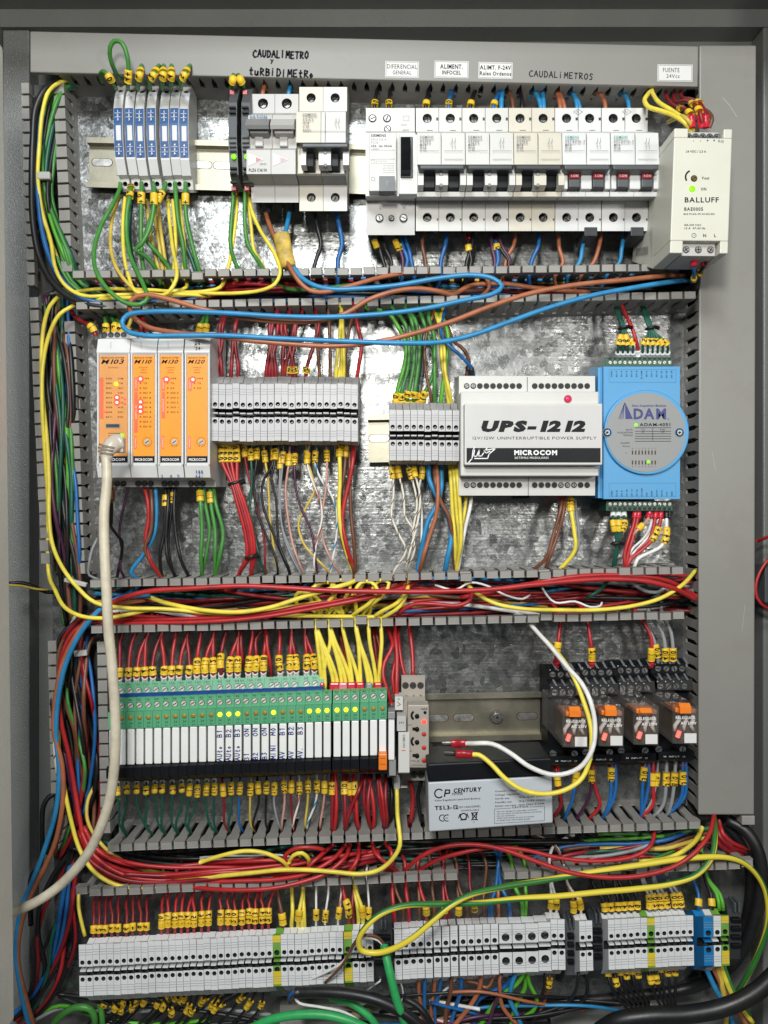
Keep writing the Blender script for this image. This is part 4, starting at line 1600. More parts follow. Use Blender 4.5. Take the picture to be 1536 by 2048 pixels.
def terminal(x, y, kind, label, group, w=13.4, rot=-.02, name="terminal_block", span=None, ink=True, screw=False):
    """y is the photo row of the middle gap; kind picks material"""
    key = (kind, round(w, 1), screw, span)
    hf = 56
    sp = span or (58, 56)          # half height top, bottom of the front blocks
    y += rt.uniform(-.7, .7)
    rot += rt.uniform(-.007, .007)
    if key not in TPROTO:
        M = dict(grey=TERM, white=TERMW, blue=BLUET, earth=GRNY)[kind]
        O = base(x, y, hf)
        xl, xr = x - w / 2, x + w / 2
        g = 9
        t, b = sp
        mb = MB(O)
        fr_t = (t - 17) / (t - g)
        fr_b = 8 / (b - g + 1)
        r_ = min(2.15, w * sc(hf) * .33) if not screw else 3.1
        prof = [(y - t - 6, 3), (y - t - 14, 34), (y - t - 2, 40), (y - t, hf), (y - g, hf), (y - g + 1, 42), (y + g, 42), (y + g, hf), (y + b, hf), (y + b + 2, 42), (y + b + 8, 36), (y + b, 3)]
        if screw:
            fr_t, fr_b = .68, .42
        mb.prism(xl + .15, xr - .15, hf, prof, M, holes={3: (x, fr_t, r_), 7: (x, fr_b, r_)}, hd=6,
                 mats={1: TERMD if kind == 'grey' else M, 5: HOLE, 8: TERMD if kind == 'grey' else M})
        if kind in ('earth',):
            mb.rect(xl + .3, y - t + 2, xr - .3, y - t + 16, hf, YELE, .15)
            mb.rect(xl + .3, y + b - 30, xr - .3, y + b - 4, hf, YELE, .15)
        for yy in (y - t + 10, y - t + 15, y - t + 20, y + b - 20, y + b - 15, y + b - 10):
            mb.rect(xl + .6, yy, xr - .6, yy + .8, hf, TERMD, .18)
        o = mb.build(name, None, .3)
        mb = MB(O)
        mb.box(xl + 1.5, y - 1.2, xr - 1, y + 1.4, 42, 52, M)
        mb.build("jumper_rib", o)
        for cy in (y - g - (1 - fr_t) * (t - g), y + g + fr_b * (b - g)):
            mb = MB(O)
            mb.screw(x, cy, hf - 5.2 if not screw else hf - 2.5, r_ * .8, STEELD, ang=.5 + cy * .3, slot=1)
            mb.build("clamp_screw", o)
        TPROTO[key] = (o, x, y)
        o.rotation_euler.y = rot
        return tag(o, label, "terminal block", group)
    o, px, py = TPROTO[key]
    c = copytree(o, P(x, y, hf) - P(px, py, hf), label, rot)
    c["group"] = group
    LABELS[label][-1] = (c.name, group)
    return c


NUM = "zero one two three four five six seven eight nine ten eleven twelve thirteen fourteen fifteen sixteen seventeen eighteen nineteen twenty".split()
for i in range(21):
    x = 430 + i * 13.95
    terminal(x, 826 + (i % 3 - 1) * .5 - (i == 10) * 1, 'grey', f"{ordn(i)} grey terminal from the orange modules in the long middle row", "grey terminals right of the orange modules", rot=0)
for i in range(10):
    x = 785.5 + i * 14.05
    terminal(x, 871 + (i % 2) * .5, 'grey', f"{ordn(i)} grey terminal counted from the bare rail end toward the UPS module", "grey terminals left of the UPS module", rot=0, span=(51, 50))

# ---- UPS
O = base(1065, 868, 60)
r = thing("ups_module", O, "wide white UPS-1212 power module with red lamp and black name band", "power module")
mb = MB(O)
# three stepped tiers, each with its own height
mb.prism(918, 1190, 46, [(756, 4), (752, 46), (800, 47), (940, 47), (991, 46), (985, 4)], WHITE)
t1 = mb.build("terminal_tier", r, .8)
mb = MB(O)
mb.box(921, 783, 1198, 952, 40, 60, WHITE)
mb.build("middle_tier", r, 1.0)
mb = MB(O)
mb.box(929, 807, 1205, 930, 56, 69, WHITE)
mb.build("front_cover", r, .8)
mb = MB(O)
mb.rect(933, 811, 1201, 896, 69, mat("label_grey", (0.52, .51, .50), .4, noise=.03), .2)
mb.rect(933, 896, 1201, 925, 69, BLK, .2)
mb.text("UPS-1212", 1068, 852, 69, 20, INK, bold=3.4, shear=.30, width=208, proud=.35)
mb.text("12V/12W UNINTERRUPTIBLE POWER SUPPLY", 1068, 876, 69, 6, INK, width=250, proud=.35)
mb.text("MICROCOM", 1071, 905, 69, 9.5, INKW, bold=2, width=86, proud=.35)
mb.text("SISTEMAS MODULARES", 1063, 915.5, 69, 4.4, INKW, width=68, proud=.35)
wl = [[(937, 925), (944, 917), (946, 900), (949, 895)], [(949, 900), (947, 912), (953, 913), (959, 898)], [(959, 898), (957, 912), (963, 912), (967, 906)],
      [(974, 896), (968, 903), (973, 906), (980, 902)], [(968, 901), (991, 897), (978, 908), (975, 917), (949, 917)]]
mb.strokes(wl, 69, .75, INKW, .4)
mb.build("front_label", r)
for i in range(18):
    x = (933.5 if i < 9 else 1069.5 - 9 * 13.1) + i * 13.1
    for yy, hh in ((772, 46.8), (970, 46.8)):
        mb = MB(O)
        mb.disc(x, yy, hh, 2.25, HOLE, .15, 16)
        if (i < 2 and 1) or (yy > 900 and i in (13, 14, 15)):
            mb.screw(x, yy, hh, 1.5, STEELD, ang=x)
        mb.build("screw_opening", t1)
mb = MB(O)
mb.rect(1054, 754, 1055.4, 800, 47, INKG, .1)
mb.rect(1056, 945, 1057.4, 990, 47, INKG, .1)
mb.build("cover_seam", t1)
mb = MB(O)
mb.disc(1135.5, 798, 60, 3.0, REDC, .8, 18)
mb.disc(1135.5, 798, 60.7, 2.1, MAG, .6, 16, .5)
mb.build("lamp", r)
mb = MB(O)
mb.box(1030, 984, 1059, 996, 5, 20, BLK)
mb.build("rail_latch", r, .5)

# ---- blue data acquisition module
O = base(1284, 865, 40)
r = thing("acquisition_module", O, "blue data acquisition module with round silver label and green lamps", "data module")
mb = MB(O)
mb.prism(1207, 1360, 44, [(735, 14), (733, 44), (998, 44), (996, 14)], ADAMB)
mb.prism(1196, 1207, 40, [(735, 14), (735, 40), (996, 40), (996, 14)], ADAMB)
mb.build("housing", r, 1.2)
mb = MB(O)
c = mb.L(1291, 865, 44)
mb.cylm(c, 33.4, ADAMB, 3.0, 64)
mb.build("round_cover", r, .8)
mb = MB(O)
c = mb.L(1291, 865, 47)
R2 = 31
ring = []
n = 64
for i in range(n):
    a = i * 2 * math.pi / n
    X = R2 * math.cos(a)
    ring.append((c.x + max(-31, min(31, X)), c.y - .35, c.z + R2 * math.sin(a)))
mb.add(ring, [tuple(range(n))], SILV)
h = 47.5
mb.text("Data Acquisition Modules", 1298, 811, h, 4.4, NAVY, width=68, bold=True)
mb.text("DAM", 1299, 827, h, 21, NAVY, bold=1.6, width=66)
mb.add([mb.L(1251, 838, h), mb.L(1266, 838, h), mb.L(1250, 804, h)], [(0, 1, 2)], NAVY)
for k in range(4):
    mb.strokes([[(1237 + k * 3, 838), (1249, 806)]], h, .35, NAVY)
mb.text("TM", 1336, 838, h, 2.6, NAVY)
mb.text("ADAM-4051", 1310, 849, h, 6.2, INK, bold=True, width=61)
for i, t in enumerate(("DATA", "ACQUISITION", "MODULE")):
    mb.text(t, 1265, 859.5 + i * 5.4, h, 3.2, INK, 'R', width=4 + len(t) * 2.4)
mb.text("ON/OFF", 1259, 886, h, 3, INK, 'R', width=18)
mb.text("Status", 1259, 892, h, 3, INK, 'R', width=14)
mb.text("V", 1252, 906, h, 3, INK)
for i in range(6):
    mb.rect(1270, 855 + i * 5 + (2 if i else 0), 1342, 855.9 + i * 5 + (2 if i else 0), h, INK)
mb.rect(1305, 855, 1305.8, 881, h, INK)
mb.text("Type", 1286, 858.6, h, 2.8, INK)
mb.text("Range", 1325, 858.6, h, 2.8, INK)
mb.text("DI", 1286, 864, h, 2.8, INK)
mb.text("0-50", 1325, 864, h, 2.8, INK)
for k in range(8):
    x = 1265 + k * 6.5
    for y in (905, 925):
        mb.rect(x - 1.3, y - 4, x + 1.3, y + 4, h, INKO)
    mb.text("01234567"[k], x, 897, h, 2.4, INK)
    mb.text("89ABCDEF"[k], x, 933, h, 2.4, INK)
mb.build("round_label", r)
for (x, y, w) in ((1272, 850, 3.2), (1297, 924, 3.2)):
    mb = MB(O)
    mb.disc(x, y, 47.6, w * .38, LED_G, .3, 14, .3)
    mb.build("status_lamp", r)
for x in (1214.5, 1359):
    mb = MB(O)
    mb.disc(x, 865, 47, 3.9, ADAMB, .6, 20)
    mb.disc(x, 865, 47.6, 3.3, BLK, .1, 18)
    mb.screw(x, 865, 47.5, 2.2, STEELD, slot=False)
    mb.disc(x, 865, 48.4, .9, HOLE, .05, 8)
    mb.build("cover_screw", r)
mb = MB(O)
for k in range(13):
    x = 1223 + k * 10
    t = ["DGND", "DI 7", "DI 6", "DI 5", "DI 4", "DI 3", "DI COM", "DI 2", "DI 1", "DI 0", "DI 15", "DI 14", "DI 13"][k]
    mb.text(t, x, 744 + len(t), 44, 3.0, INK, rot=90, bold=True, width=4 + 2 * len(t))
    t = ["DGND", "DI 8", "DI 9", "DI 10", "DI 11", "DI 12", "DI COM", "NC", "INIT", "DATA+", "DATA-", "+Vs", "GND"][k]
    mb.text(t, x + .5, 991 - len(t), 44, 3.0, INK, rot=90, bold=True, width=4 + 2 * len(t))
mb.frame(1218, 739, 1352, 765, 44, .6, LOGOB)
mb.frame(1218, 966, 1352, 993, 44, .6, LOGOB)
mb.build("pin_legend", r)
for (y0, y1, ys) in ((714, 733, 725), (1002, 1022, 1008)):
    mb = MB(O)
    mb.box(1212, y0, 1346, y1, 10, 34, GRNC)
    g = mb.build("green_connector", r, .5)
    for k in range(13):
        x = 1220 + k * 9.9
        mb = MB(O)
        mb.screw(x, ys, 34, 1.25, STEEL, slot=1, ang=.5 + k)
        mb.rect(x - 3, (y0 + 1.5) if y0 < 900 else (y1 - 7), x + 3, (y0 + 5.5) if y0 < 900 else (y1 - 2), 34, HOLE, .1)
        mb.build("clamp_screw", g)
# ================================================================ relay row
RP = {}
def relay(x, yl, label, kind, lamp, hand_txt=None):
    """slim green interface relay; yl: photo row of the status lamp"""
    key = (kind, lamp)
    dy = yl - 1436
    if key not in RP:
        x0, y0 = x, yl
        O = base(x, yl, 70)
        a, b = x - 8.7, x + 8.7
        r = thing("interface_relay", O, label, "relay", "slim green interface relays with white strips")
        Y = yl - 1436
        mb = MB(O)
        if kind == 'tall':
            mb.prism(a, b, 70, [(1366 + Y, 4), (1364 + Y, 48), (1386 + Y, 52), (1387 + Y, 62), (1394 + Y, 62), (1395 + Y, 66), (1400 + Y, 66), (1422 + Y, 67), (1424 + Y, 71), (1458 + Y, 71), (1459 + Y, 60), (1460 + Y, 4)], GRNR, mats={3: BLUEB, 2: BLUEB})
        else:
            mb.prism(a, b, 70, [(1396 + Y, 4), (1394 + Y, 60), (1400 + Y, 66), (1422 + Y, 67), (1424 + Y, 71), (1458 + Y, 71), (1459 + Y, 60), (1460 + Y, 4)], GRNR)
        mb.text("24", x, 1447 + Y, 71, 4.6, INK)
        mb.text("V=", x, 1454 + Y, 71, 4.0, INK)
        if kind == 'tall':
            mb.text("A1+", x - 1, 1369 + Y, 51, 3.6, INK)
        mb.text("A2-", x, 1400 + Y, 66.6, 3.6, INK)
        hs = mb.build("green_housing", r, .3)
        mb = MB(O)
        mb.disc(x, 1436 + Y, 71, 1.75, LED_Y if lamp else AMBER, .5, 14, .4)
        mb.build("status_lamp", r)
        for yy, hh in (((1381, 51.5),) if kind == 'tall' else ()) + ((1411, 66.8),):
            mb = MB(O)
            mb.disc(x, yy + Y, hh, 2.35, DARK, .12, 16)
            mb.screw(x, yy + Y, hh, 2.0, SCREWP, slot=1, ang=.6)
            mb.build("clamp_screw", hs)
        mb = MB(O)
        mb.box(a + 1.6, 1459 + Y, b - 1.4, 1530 + Y, 60, 71, STRIP)
        mb.build("marker_strip", r, .6)
        mb = MB(O)
        mb.prism(a + .2, b - .2, 70, [(1460 + Y, 4), (1460 + Y, 64), (1530 + Y, 64), (1531 + Y, 72), (1536 + Y, 75), (1555 + Y, 75), (1560 + Y, 68), (1562 + Y, 30), (1562 + Y, 4)], BLK)
        mb.build("black_base", r, .3)
        RP[key] = (r, x0, y0)
    else:
        o, px, py = RP[key]
        r = copytree(o, P(x, yl, 70) - P(px, py, 70), label, None)
        r["_o"] = tuple(Vector(o["_o"]) + (P(x, yl, 70) - P(px, py, 70)))
    return r


HT = {12: ("AUto", "B1"), 13: ("AUto", "B2"), 14: ("AUto", "B3"), 15: ("31", "ON"), 16: ("B2", "ON"), 17: ("B3", "ON"), 18: ("MINI", "M0"), 19: ("AV", "B1"), 20: ("AV", "B2"), 21: ("AV.", "B3")}
RX = []
PEN = []
for i in range(30):
    if i <= 22:
        x = 225.5 + i * 17.87
    elif i == 23:
        x = 636
    else:
        x = [654, 674, 692, 710, 729, 747][i - 24]
    yl = 1437 - (x - 225) * .0375
    lit = i in (12, 13, 14, 18, 22, 23, 24, 25, 26, 27)
    kind = 'tall' if i < 24 else 'low'
    lab = f"{ordn(i)} slim relay from the left in the green and white row" + (f", penned {HT[i][0]} {HT[i][1]}".replace("AUto", "Auto") if i in HT else "")
    RX.append((x, yl))
    rr_ = relay(x, yl, lab, kind, lit)
    if i in HT:
        PEN.append((rr_, x, yl, HT[i]))
i = 30
RX.append((765, 1416.5))
r = relay(765, 1416.5, "31st slim relay, last of the green row, carrying the orange clip", 'low', False)
mb = MB(Vector(r["_o"]))
mb.box(757, 1508, 774, 1541, 66, 78, ORCLIP)
mb.rect(760, 1516, 771, 1517, 78, REDC)
mb.rect(760, 1528, 771, 1529, 78, REDC)
mb.build("orange_clip", r, .8)
for r, x, yl, hand_txt in PEN:
    mb = MB(Vector(r["_o"]))
    Y = yl - 1436
    t1, t2 = hand_txt
    hand(mb, t2, x + 4, 1482 + Y, 71.1, 9.5, .6, INKB, rot=90, cw=9)
    hand(mb, t1, x + 4, 1529 + Y, 71.1, 9.5, .6, INKB, rot=90, cw=8)
    mb.build("pen_lettering", r)


# ---- clear plug relay and slim socket
O = base(792, 1480, 70)
r = thing("plug_relay", O, "tall clear-cased plug relay in a pale socket between green row and timer", "relay")
mb = MB(O)
mb.box(774, 1430, 792, 1555, 20, 62, DARK)
mb.build("socket_base", r, .5)
mb = MB(O)
mb.box(777, 1428, 789, 1520, 62, 74, STRIP)
mb.build("marker_strip", r, .5)
mb = MB(O)
mb.box(776, 1424, 790, 1438, 62, 76, SILV)
mb.build("contact_cap", r, .5)
mb = MB(O)
mb.box(778, 1520, 792, 1552, 58, 72, SILV)
mb.build("clear_case", r, .6)
mb = MB(O)
mb.box(790, 1393, 806, 1420, 50, 64, WHITE)
mb.box(794, 1432, 812, 1462, 55, 72, LGREY)
mb.text("14", 797, 1398, 64, 4)
mb.text("24V", 803, 1445, 72, 4.6)
mb.strokes([[(795, 1404), (801, 1409), (795, 1412)]], 64, .4, INK)
mb.build("pale_socket", r, .5)
mb = MB(O)
mb.prism(797, 819, 74, [(1462, 50), (1464, 74), (1545, 74), (1548, 50)], WHITE)
mb.text("OMRON", 808, 1482, 74, 5, INKG, rot=-90, bold=True, width=26)
mb.rect(803, 1500, 811, 1502, 74, REDL)
mb.build("ejector_lever", r, .8)
mb = MB(O)
mb.box(788, 1550, 800, 1578, 40, 50, LGREY)
mb.box(788, 1574, 815, 1576, 40, 44, PAPER)
mb.build("foot_latch", r, .4)

# ---- grey timer
O = base(832, 1465, 60)
r = thing("timer_relay", O, "grey-beige timer relay with black dials and four red lamps", "timer relay")
GBE = mat("warm_grey_plastic", (0.36, 0.325, 0.28), 0.42, noise=.05)
mb = MB(O)
mb.prism(803, 850, 48, [(1352, 4), (1350, 46), (1354, 48), (1392, 48), (1402, 56), (1410, 60), (1536, 60), (1538, 46), (1561, 46), (1558, 4)], GBE)
hs = mb.build("housing", r, .6)
mb = MB(O)
mb.box(815, 1410, 858, 1536, 56, 70, GBE)
mb.build("front_plate", r, .8)
for x in (811, 826, 841):
    mb = MB(O)
    mb.disc(x, 1371, 48, 2.7, INKO, .1, 16)
    mb.screw(x, 1371, 48, 2.2, DARK, slot=1, ang=x)
    mb.build("terminal_screw", hs)
for x in (828, 842):
    mb = MB(O)
    mb.screw(x, 1549, 46.3, 2.7, DARK, slot=1, ang=x)
    mb.build("terminal_screw", hs)
mb = MB(O)
for t, x in (("A1", 813), ("15", 827), ("B1", 842)):
    mb.text(t, x, 1391, 48.5, 4, INK)
mb.text("H3DE", 848, 1418, 70, 3.6, INK, bold=True)
mb.text("ON", 819, 1450, 70, 3.4)
mb.text("UNIT", 820, 1502, 70, 3)
mb.text("TYPE-M", 827, 1522, 70, 3.6, INK, width=22)
mb.ring(832, 1431, 70.1, 4.2, 1.7, INK, 120, 240)
mb.ring(832, 1483, 70.1, 4.2, 1.7, INK, 120, 240)
mb.rect(822, 1530, 853, 1530.7, 70, INK)
mb.build("printed_marks", r)
for k, y in enumerate((1432, 1458, 1484, 1511)):
    mb = MB(O)
    mb.disc(834, y, 70, 1.7, BLK, 1.0, 14, .3)
    if k % 2:
        mb.box(825, y - 2.5, 834, y + 2.5, 70, 71, BLK)
    mb.build("dial", r)
for y in (1443, 1468, 1495, 1521):
    mb = MB(O)
    mb.disc(848, y, 70, 1.7, LED_R if y == 1443 else REDLED, .5, 14, .4)
    mb.build("indicator_lamp", r)
mb = MB(O)
mb.disc(850, 1425, 70, 1.2, BLK, .4)
mb.build("trimmer", r)

# ---- battery
O = base(980, 1600, 80)
r = thing("battery", O, "grey and black sealed lead-acid battery standing under the bare rail", "battery")
BH = 92
ro = .018
mb = MB(O)
A = [mb.L(856, 1565, BH), mb.L(1104, 1552, BH), mb.L(1106, 1646, BH), mb.L(858, 1664, BH)]
B = [Vector((p.x, -51, p.z)) for p in A]
mb.hexa(A, B, BATT)
mb.build("battery_case", r, 1.0)
mb = MB(O)
A = [mb.L(854, 1528, BH + .6), mb.L(1103, 1516, BH + .6), mb.L(1104, 1551.5, BH + .6), mb.L(856, 1564.5, BH + .6)]
B = [Vector((p.x, -51, p.z)) for p in A]
mb.hexa(A, B, BLK)
mb.build("battery_lid", r, 1.2)
mb = MB(O)
h = BH
def bt_(s, x, y, sz, w, bold=False, al='C', m=INK, sh=0):
    mb.text(s, x, y - (x - 980) * .055, h, sz, m, al, rot=3, bold=bold, width=w, shear=sh)
bt_("CENTURY", 935, 1577, 8.5, 56, 2, sh=.2)
bt_("POWER", 915, 1584, 5, 22, True, sh=.2)
bt_("Valve Regulated Lead-Acid Battery", 915, 1595, 3.6, 92, True)
bt_("TS1.3-12", 893, 1610, 8, 46, 2)
bt_("(12V1.3Ah/20HR)", 938, 1611, 3.8, 45, True)
bt_("NONSPILLABLE", 940, 1618, 2.8, 36, True)
for i, (a, b) in enumerate((("Constant  voltage charge", ""), ("Voltage regulation", ""), ("Cycle use", "14.4~15.0V (25C)"), ("Standby use", "13.6~13.8V (25C)"), ("Initial current", "less than 0.39A"))):
    bt_(a, 990, 1583 + i * 7.4, 3.4, 2.3 * len(a) + 8, True, 'L')
    if b:
        bt_(b, 1037, 1583 + i * 7.4, 3.4, 52, True, 'L')
bt_("CAUTION", 1040, 1617, 4, 32, True)
for i, t in enumerate(("Do not charge in a gas-tight container", "Do not short circuit the battery terminals", "Do not incinerate", "Flush with water at once if contact", "is made with electrolyte (acid)")):
    bt_("-" + t, 993, 1624 + i * 4.4, 2.5, 2.15 * len(t), True, 'L')
f_ = [(989, 1618), (1089, 1612), (1089, 1640), (989, 1647), (989, 1618)]
mb.strokes([[(1022, 1616), (989, 1618), (989, 1647), (1089, 1641), (1089, 1612), (1058, 1614)]], h, .25, INK)
# monogram, CE mark and waste pictograms
mb.ring(878, 1587, h + .1, 3.6, 1.0, INK, 40, 320)
mb.strokes([[(889, 1593), (891, 1580), (899, 1580), (899, 1586), (890, 1587)]], h, 1.0, INK)
mb.ring(885, 1636, h + .1, 2.6, .7, INK, 60, 300)
mb.ring(894, 1636, h + .1, 2.6, .7, INK, 60, 300)
mb.rect(891, 1635.4, 896, 1636.8, h, INK)
mb.ring(927, 1633, h + .1, 2.7, .9, INK)
mb.strokes([[(917, 1636), (920, 1628)], [(937, 1635), (934, 1627)], [(921, 1640), (933, 1639)], [(944, 1626), (946, 1639), (952, 1639), (954, 1625), (943, 1626)], [(943, 1640), (955, 1624)], [(943, 1625), (955, 1640)]], h, .7, INK)
mb.text("Pb", 948, 1644, h, 2.6)
mb.build("case_printing", r)

# ---- industrial relays in black sockets
xs = ((1151, 1455), (1222, 1453), (1292, 1450), (1370, 1448))
SW = 70
names = ("leftmost clear industrial relay with orange tab, in its black socket", "second clear industrial relay from the battery side, orange tab up",
         "third clear industrial relay, the one whose orange tab is short", "rightmost clear industrial relay, touching the grey duct lid")
for k, ((cx, cy), lab) in enumerate(zip(xs, names)):
    sx = (1124, 1194, 1265, 1340)[k]         # socket centre at its own height
    sy = 1444 - k * 4
    O = base(cx, cy, 85)
    r = thing("industrial_relay", O, lab, "relay", "clear industrial relays in black sockets")
    mb = MB(O)
    a, b = sx - 35, sx + 35
    if k == 0: a = sx - 30
    mb.prism(a, b, 34, [(1328 - k * 4, 4), (1328 - k * 4, 22), (1338 - k * 4, 30), (1358 - k * 4, 30), (1362 - k * 4, 34), (1370 - k * 4, 44), (1392 - k * 4, 46), (1398 - k * 4, 36), (1505 - k * 3, 36), (1512 - k * 3, 48), (1528 - k * 3, 48), (1532 - k * 3, 38), (1535 - k * 3, 4)], BLK)
    for j in range(4):
        for yy, hh in ((1333, 30), (1365, 44)):
            xx = a + 10 + j * 17
            mb.add([mb.L(xx, yy - 6 - k * 4, hh), mb.L(xx + 4, yy - 6 - k * 4, hh), mb.L(xx + 12, yy + 7 - k * 4, hh + 2), mb.L(xx + 7, yy + 7 - k * 4, hh + 2)], [(0, 1, 2, 3)], DKG)
    mb.text("14  INPUT  13", sx + 8, 1522 - k * 3, 48.5, 3.0, INKW, width=44)
    s = mb.build("socket", r, .4)
    for j in range(4):
        for yy, hh in ((1349, 30.3), (1384, 45.6)):
            xx = a + 11 + j * 16
            if yy > 1370: xx += 4
            mb = MB(O)
            mb.screw(xx, yy - k * 4, hh, 2.3, mat("dull_screw", (.5, .5, .48), .3, metal=1, noise=.4, scale=400), slot=True, ang=j + k)
            mb.disc(xx - 5, yy - 9 - k * 4, hh, .4, INKW, .1, 6)
            mb.build("terminal_screw", s)
    for xx in (a + 12, b - 10):
        mb = MB(O)
        mb.screw(xx, 1507 - k * 3, 47, 2.6, MATS["dull_screw"], ang=k + xx)
        mb.build("terminal_screw", s)
    # inner mechanism
    w2 = 26
    fx0, fx1 = cx - (22 if k else 23), cx + 26
    y0, y1 = cy - 40 + (k == 3) * 2, cy + 42
    mb = MB(O)
    A = [mb.L(fx0 - 3, y0, 88), mb.L(fx1 + 1, y0 + 3, 88), mb.L(fx1, y1, 88), mb.L(fx0 - 3, y1 - 2, 88)]
    Bq = [Vector((A[i].x - (5 if i in (0, 3) else 3), -38, A[i].z + (2 if i < 2 else 4))) for i in range(4)]
    mb.hexa(A, Bq, CLEAR)
    mb.build("clear_cover", r, .8)
    mb = MB(O)
    mb.box(fx0 + 3, cy - 20, fx1 - 3, cy + 38, 40, 78, mat("bakelite_brown", (0.13, 0.085, 0.055), .4, noise=.4, scale=160))
    mb.box(fx0 + 1, cy - 30, fx1 - 3, cy - 21, 60, 82, mat("copper_tone", (0.40, 0.17, 0.10), .35, noise=.3))
    mech = mb.build("coil", r, .6)
    for j in range(3):
        mb = MB(O)
        x_ = fx0 + 9 + j * 14
        mb.tube([mb.L(x_, cy - 18, 84), mb.L(x_ + 1, cy - 8, 85), mb.L(x_ - 7 + 4 * (j > 0), cy + 3, 85), mb.L(x_ - 8 + 5 * j, cy + 14, 84)], [1.3, 1.7, 1.6, 1.2], mat("contact_wire", (0.78, .70, .64), .3), n=6)
        mb.build("lead_wire", mech)
    mb = MB(O)
    mb.prism(cx - 15, cx + 7, 88, [(cy - 41, 72), (cy - 42, 90), (cy - 33, 93), (cy - 21, 93), (cy - 21, 84)] if k != 2 else [(cy - 34, 80), (cy - 34, 90), (cy - 24, 93), (cy - 19, 88)], ORCLIP)
    mb.box(cx - 19, cy - 32, cx + 13, cy - 22, 82, 89.5, ORCLIP)
    mb.build("test_tab", r, .8)
    mb = MB(O)
    mb.tube([mb.L(fx0 + 7, cy + 26, 88), mb.L(fx0 + 11, cy + 14, 89)], [1.7, 1.6], LED_RD, n=10)
    mb.build("indicator_lamp", r)
    mb = MB(O)
    mb.box(fx1 - 27, cy + 19, fx1 - 3, cy + 38, 88.2, 88.8, PAPER)
    mb.build("white_label", r)
    mb = MB(O)
    mb.text("RELEQUICK", cx + 1, cy - 13, 88.3, 5.6, INKW, bold=True, width=40)
    mb.text("AC 230V", cx + 7, cy - 2, 88.3, 5.6, INKW, bold=True, width=31)
    mb.build("printed_marks", r)

# ================================================================ bottom row
g = "terminals of the bottom rail"
for i in range(28):
    x = 165 + i * 13.86
    y = 1943 - (x - 165) * .052
    terminal(x, y, 'white' if i >= 0 else 'grey', f"{ordn(i)} plain white terminal from the left end of the bottom row", g, w=13.5, span=(53, 50))
def ye(x):
    return 1943 - (x - 165) * .052
terminal(554, ye(554), 'earth', "green-yellow earth terminal between two runs of white ones, bottom left block", g, w=16.5, span=(53, 50))
for i, x in enumerate((568.8, 582.8, 596.8, 610.6, 624.4, 638.3, 652.2, 666, 680)):
    terminal(x, ye(x), 'white', f"{ordn(i)} white terminal after the first earth terminal in the bottom row", g, w=13.5, span=(53, 50))
terminal(696.5, ye(697), 'earth', "green-yellow earth terminal just left of the stripped green cable", g, w=16.5, span=(53, 50))
for i, x in enumerate((711.5, 726, 740)):
    terminal(x, ye(x), 'white', f"{['first', 'second', 'third'][i]} white terminal between the second earth terminal and the black end bracket", g, w=13.5, span=(53, 50))
for i, x in enumerate((796.5, 812, 826.8, 841.6, 857.8, 875, 892, 908.5, 926.6, 942.5, 958, 973.7, 989.5)):
    y = 1908 - (x - 796) * .055
    terminal(x, y, 'white', f"{ordn(i)} narrow white terminal right of the black end bracket", g, w=14.8, span=(50, 51))
for i, x in enumerate((1011.5, 1038, 1064, 1090)):
    terminal(x, 1896 - (x - 1011) * .055, 'white', f"{['first', 'second', 'third', 'fourth'][i]} wide white terminal with slotted screws in the bottom row", g, w=25.5, span=(47, 50), screw=True)
for i, x in enumerate((1108.6, 1123.2)):
    terminal(x, 1889 - i, 'white', f"{['left', 'right'][i]} narrow white terminal just right of the wide slotted ones", g, w=14, span=(50, 51))
for i, x in enumerate((1165.5, 1179)):
    terminal(x, 1892 - i, 'white', f"{['left', 'right'][i]} terminal of the separate white pair in the bottom row", g, w=13, span=(50, 50))
for i, x in enumerate((1223, 1236.2, 1249.3, 1262.4, 1275.4, 1288.4, 1302.4, 1316, 1329, 1342, 1355, 1368, 1381)):
    y = 1889 - (x - 1223) * .05
    if i == 6:
        terminal(x, y, 'earth', "green-yellow earth terminal amid the right-hand white block", g, w=16.5 - 1, span=(50, 51))
    else:
        terminal(x, y, 'white', f"{ordn(i)} terminal from the left in the right-hand white block", g, w=12.8, span=(50, 50))
terminal(1417, 1883, 'blue', "bright blue terminal near the right end of the bottom row", g, w=19, span=(49, 48))
terminal(1435, 1882, 'white', "white terminal squeezed between the blue one and an earth terminal", g, w=14.8, span=(50, 51))
terminal(1450.5, 1881, 'earth', "last green-yellow earth terminal at the right end of the bottom row", g, w=15.5, span=(50, 51))
for (x, y, w, lab) in ((766, 1903, 38, "black end bracket between the two long white terminal runs"), (1196, 1890, 26, "black end bracket right of the separate white terminal pair"),
                       (1474, 1868, 26, "black end bracket closing the right end of the bottom row"), (1143, 1900, 20, "grey end bracket between the wide terminals and the white pair")):
    O = base(x, y, 50)
    r = thing("end_bracket", O, lab, "end bracket", "end brackets on the bottom rail")
    m_ = DARK if w != 20 else DKG
    mb = MB(O)
    mb.prism(x - w / 2, x + w / 2, 44, [(y - 68, 4), (y - 72, 30), (y - 50, 38), (y - 24, 40), (y + 24, 40), (y + 50, 38), (y + 66, 26), (y + 60, 4)], m_)
    mb.build("bracket_body", r, .8)
    mb = MB(O)
    for j in range(4):
        mb.box(x - w / 2 + 3, y - 30 + j * 17, x + w / 2 - 4, y - 22 + j * 17, 38, 43, BLK)
    mb.box(x - 5, y - 62, x - 1, y - 42, 30, 42, DKG)
    mb.box(x + 3, y - 62, x + 7, y - 42, 30, 42, DKG)
    mb.build("clamp_ribs", r, .5)
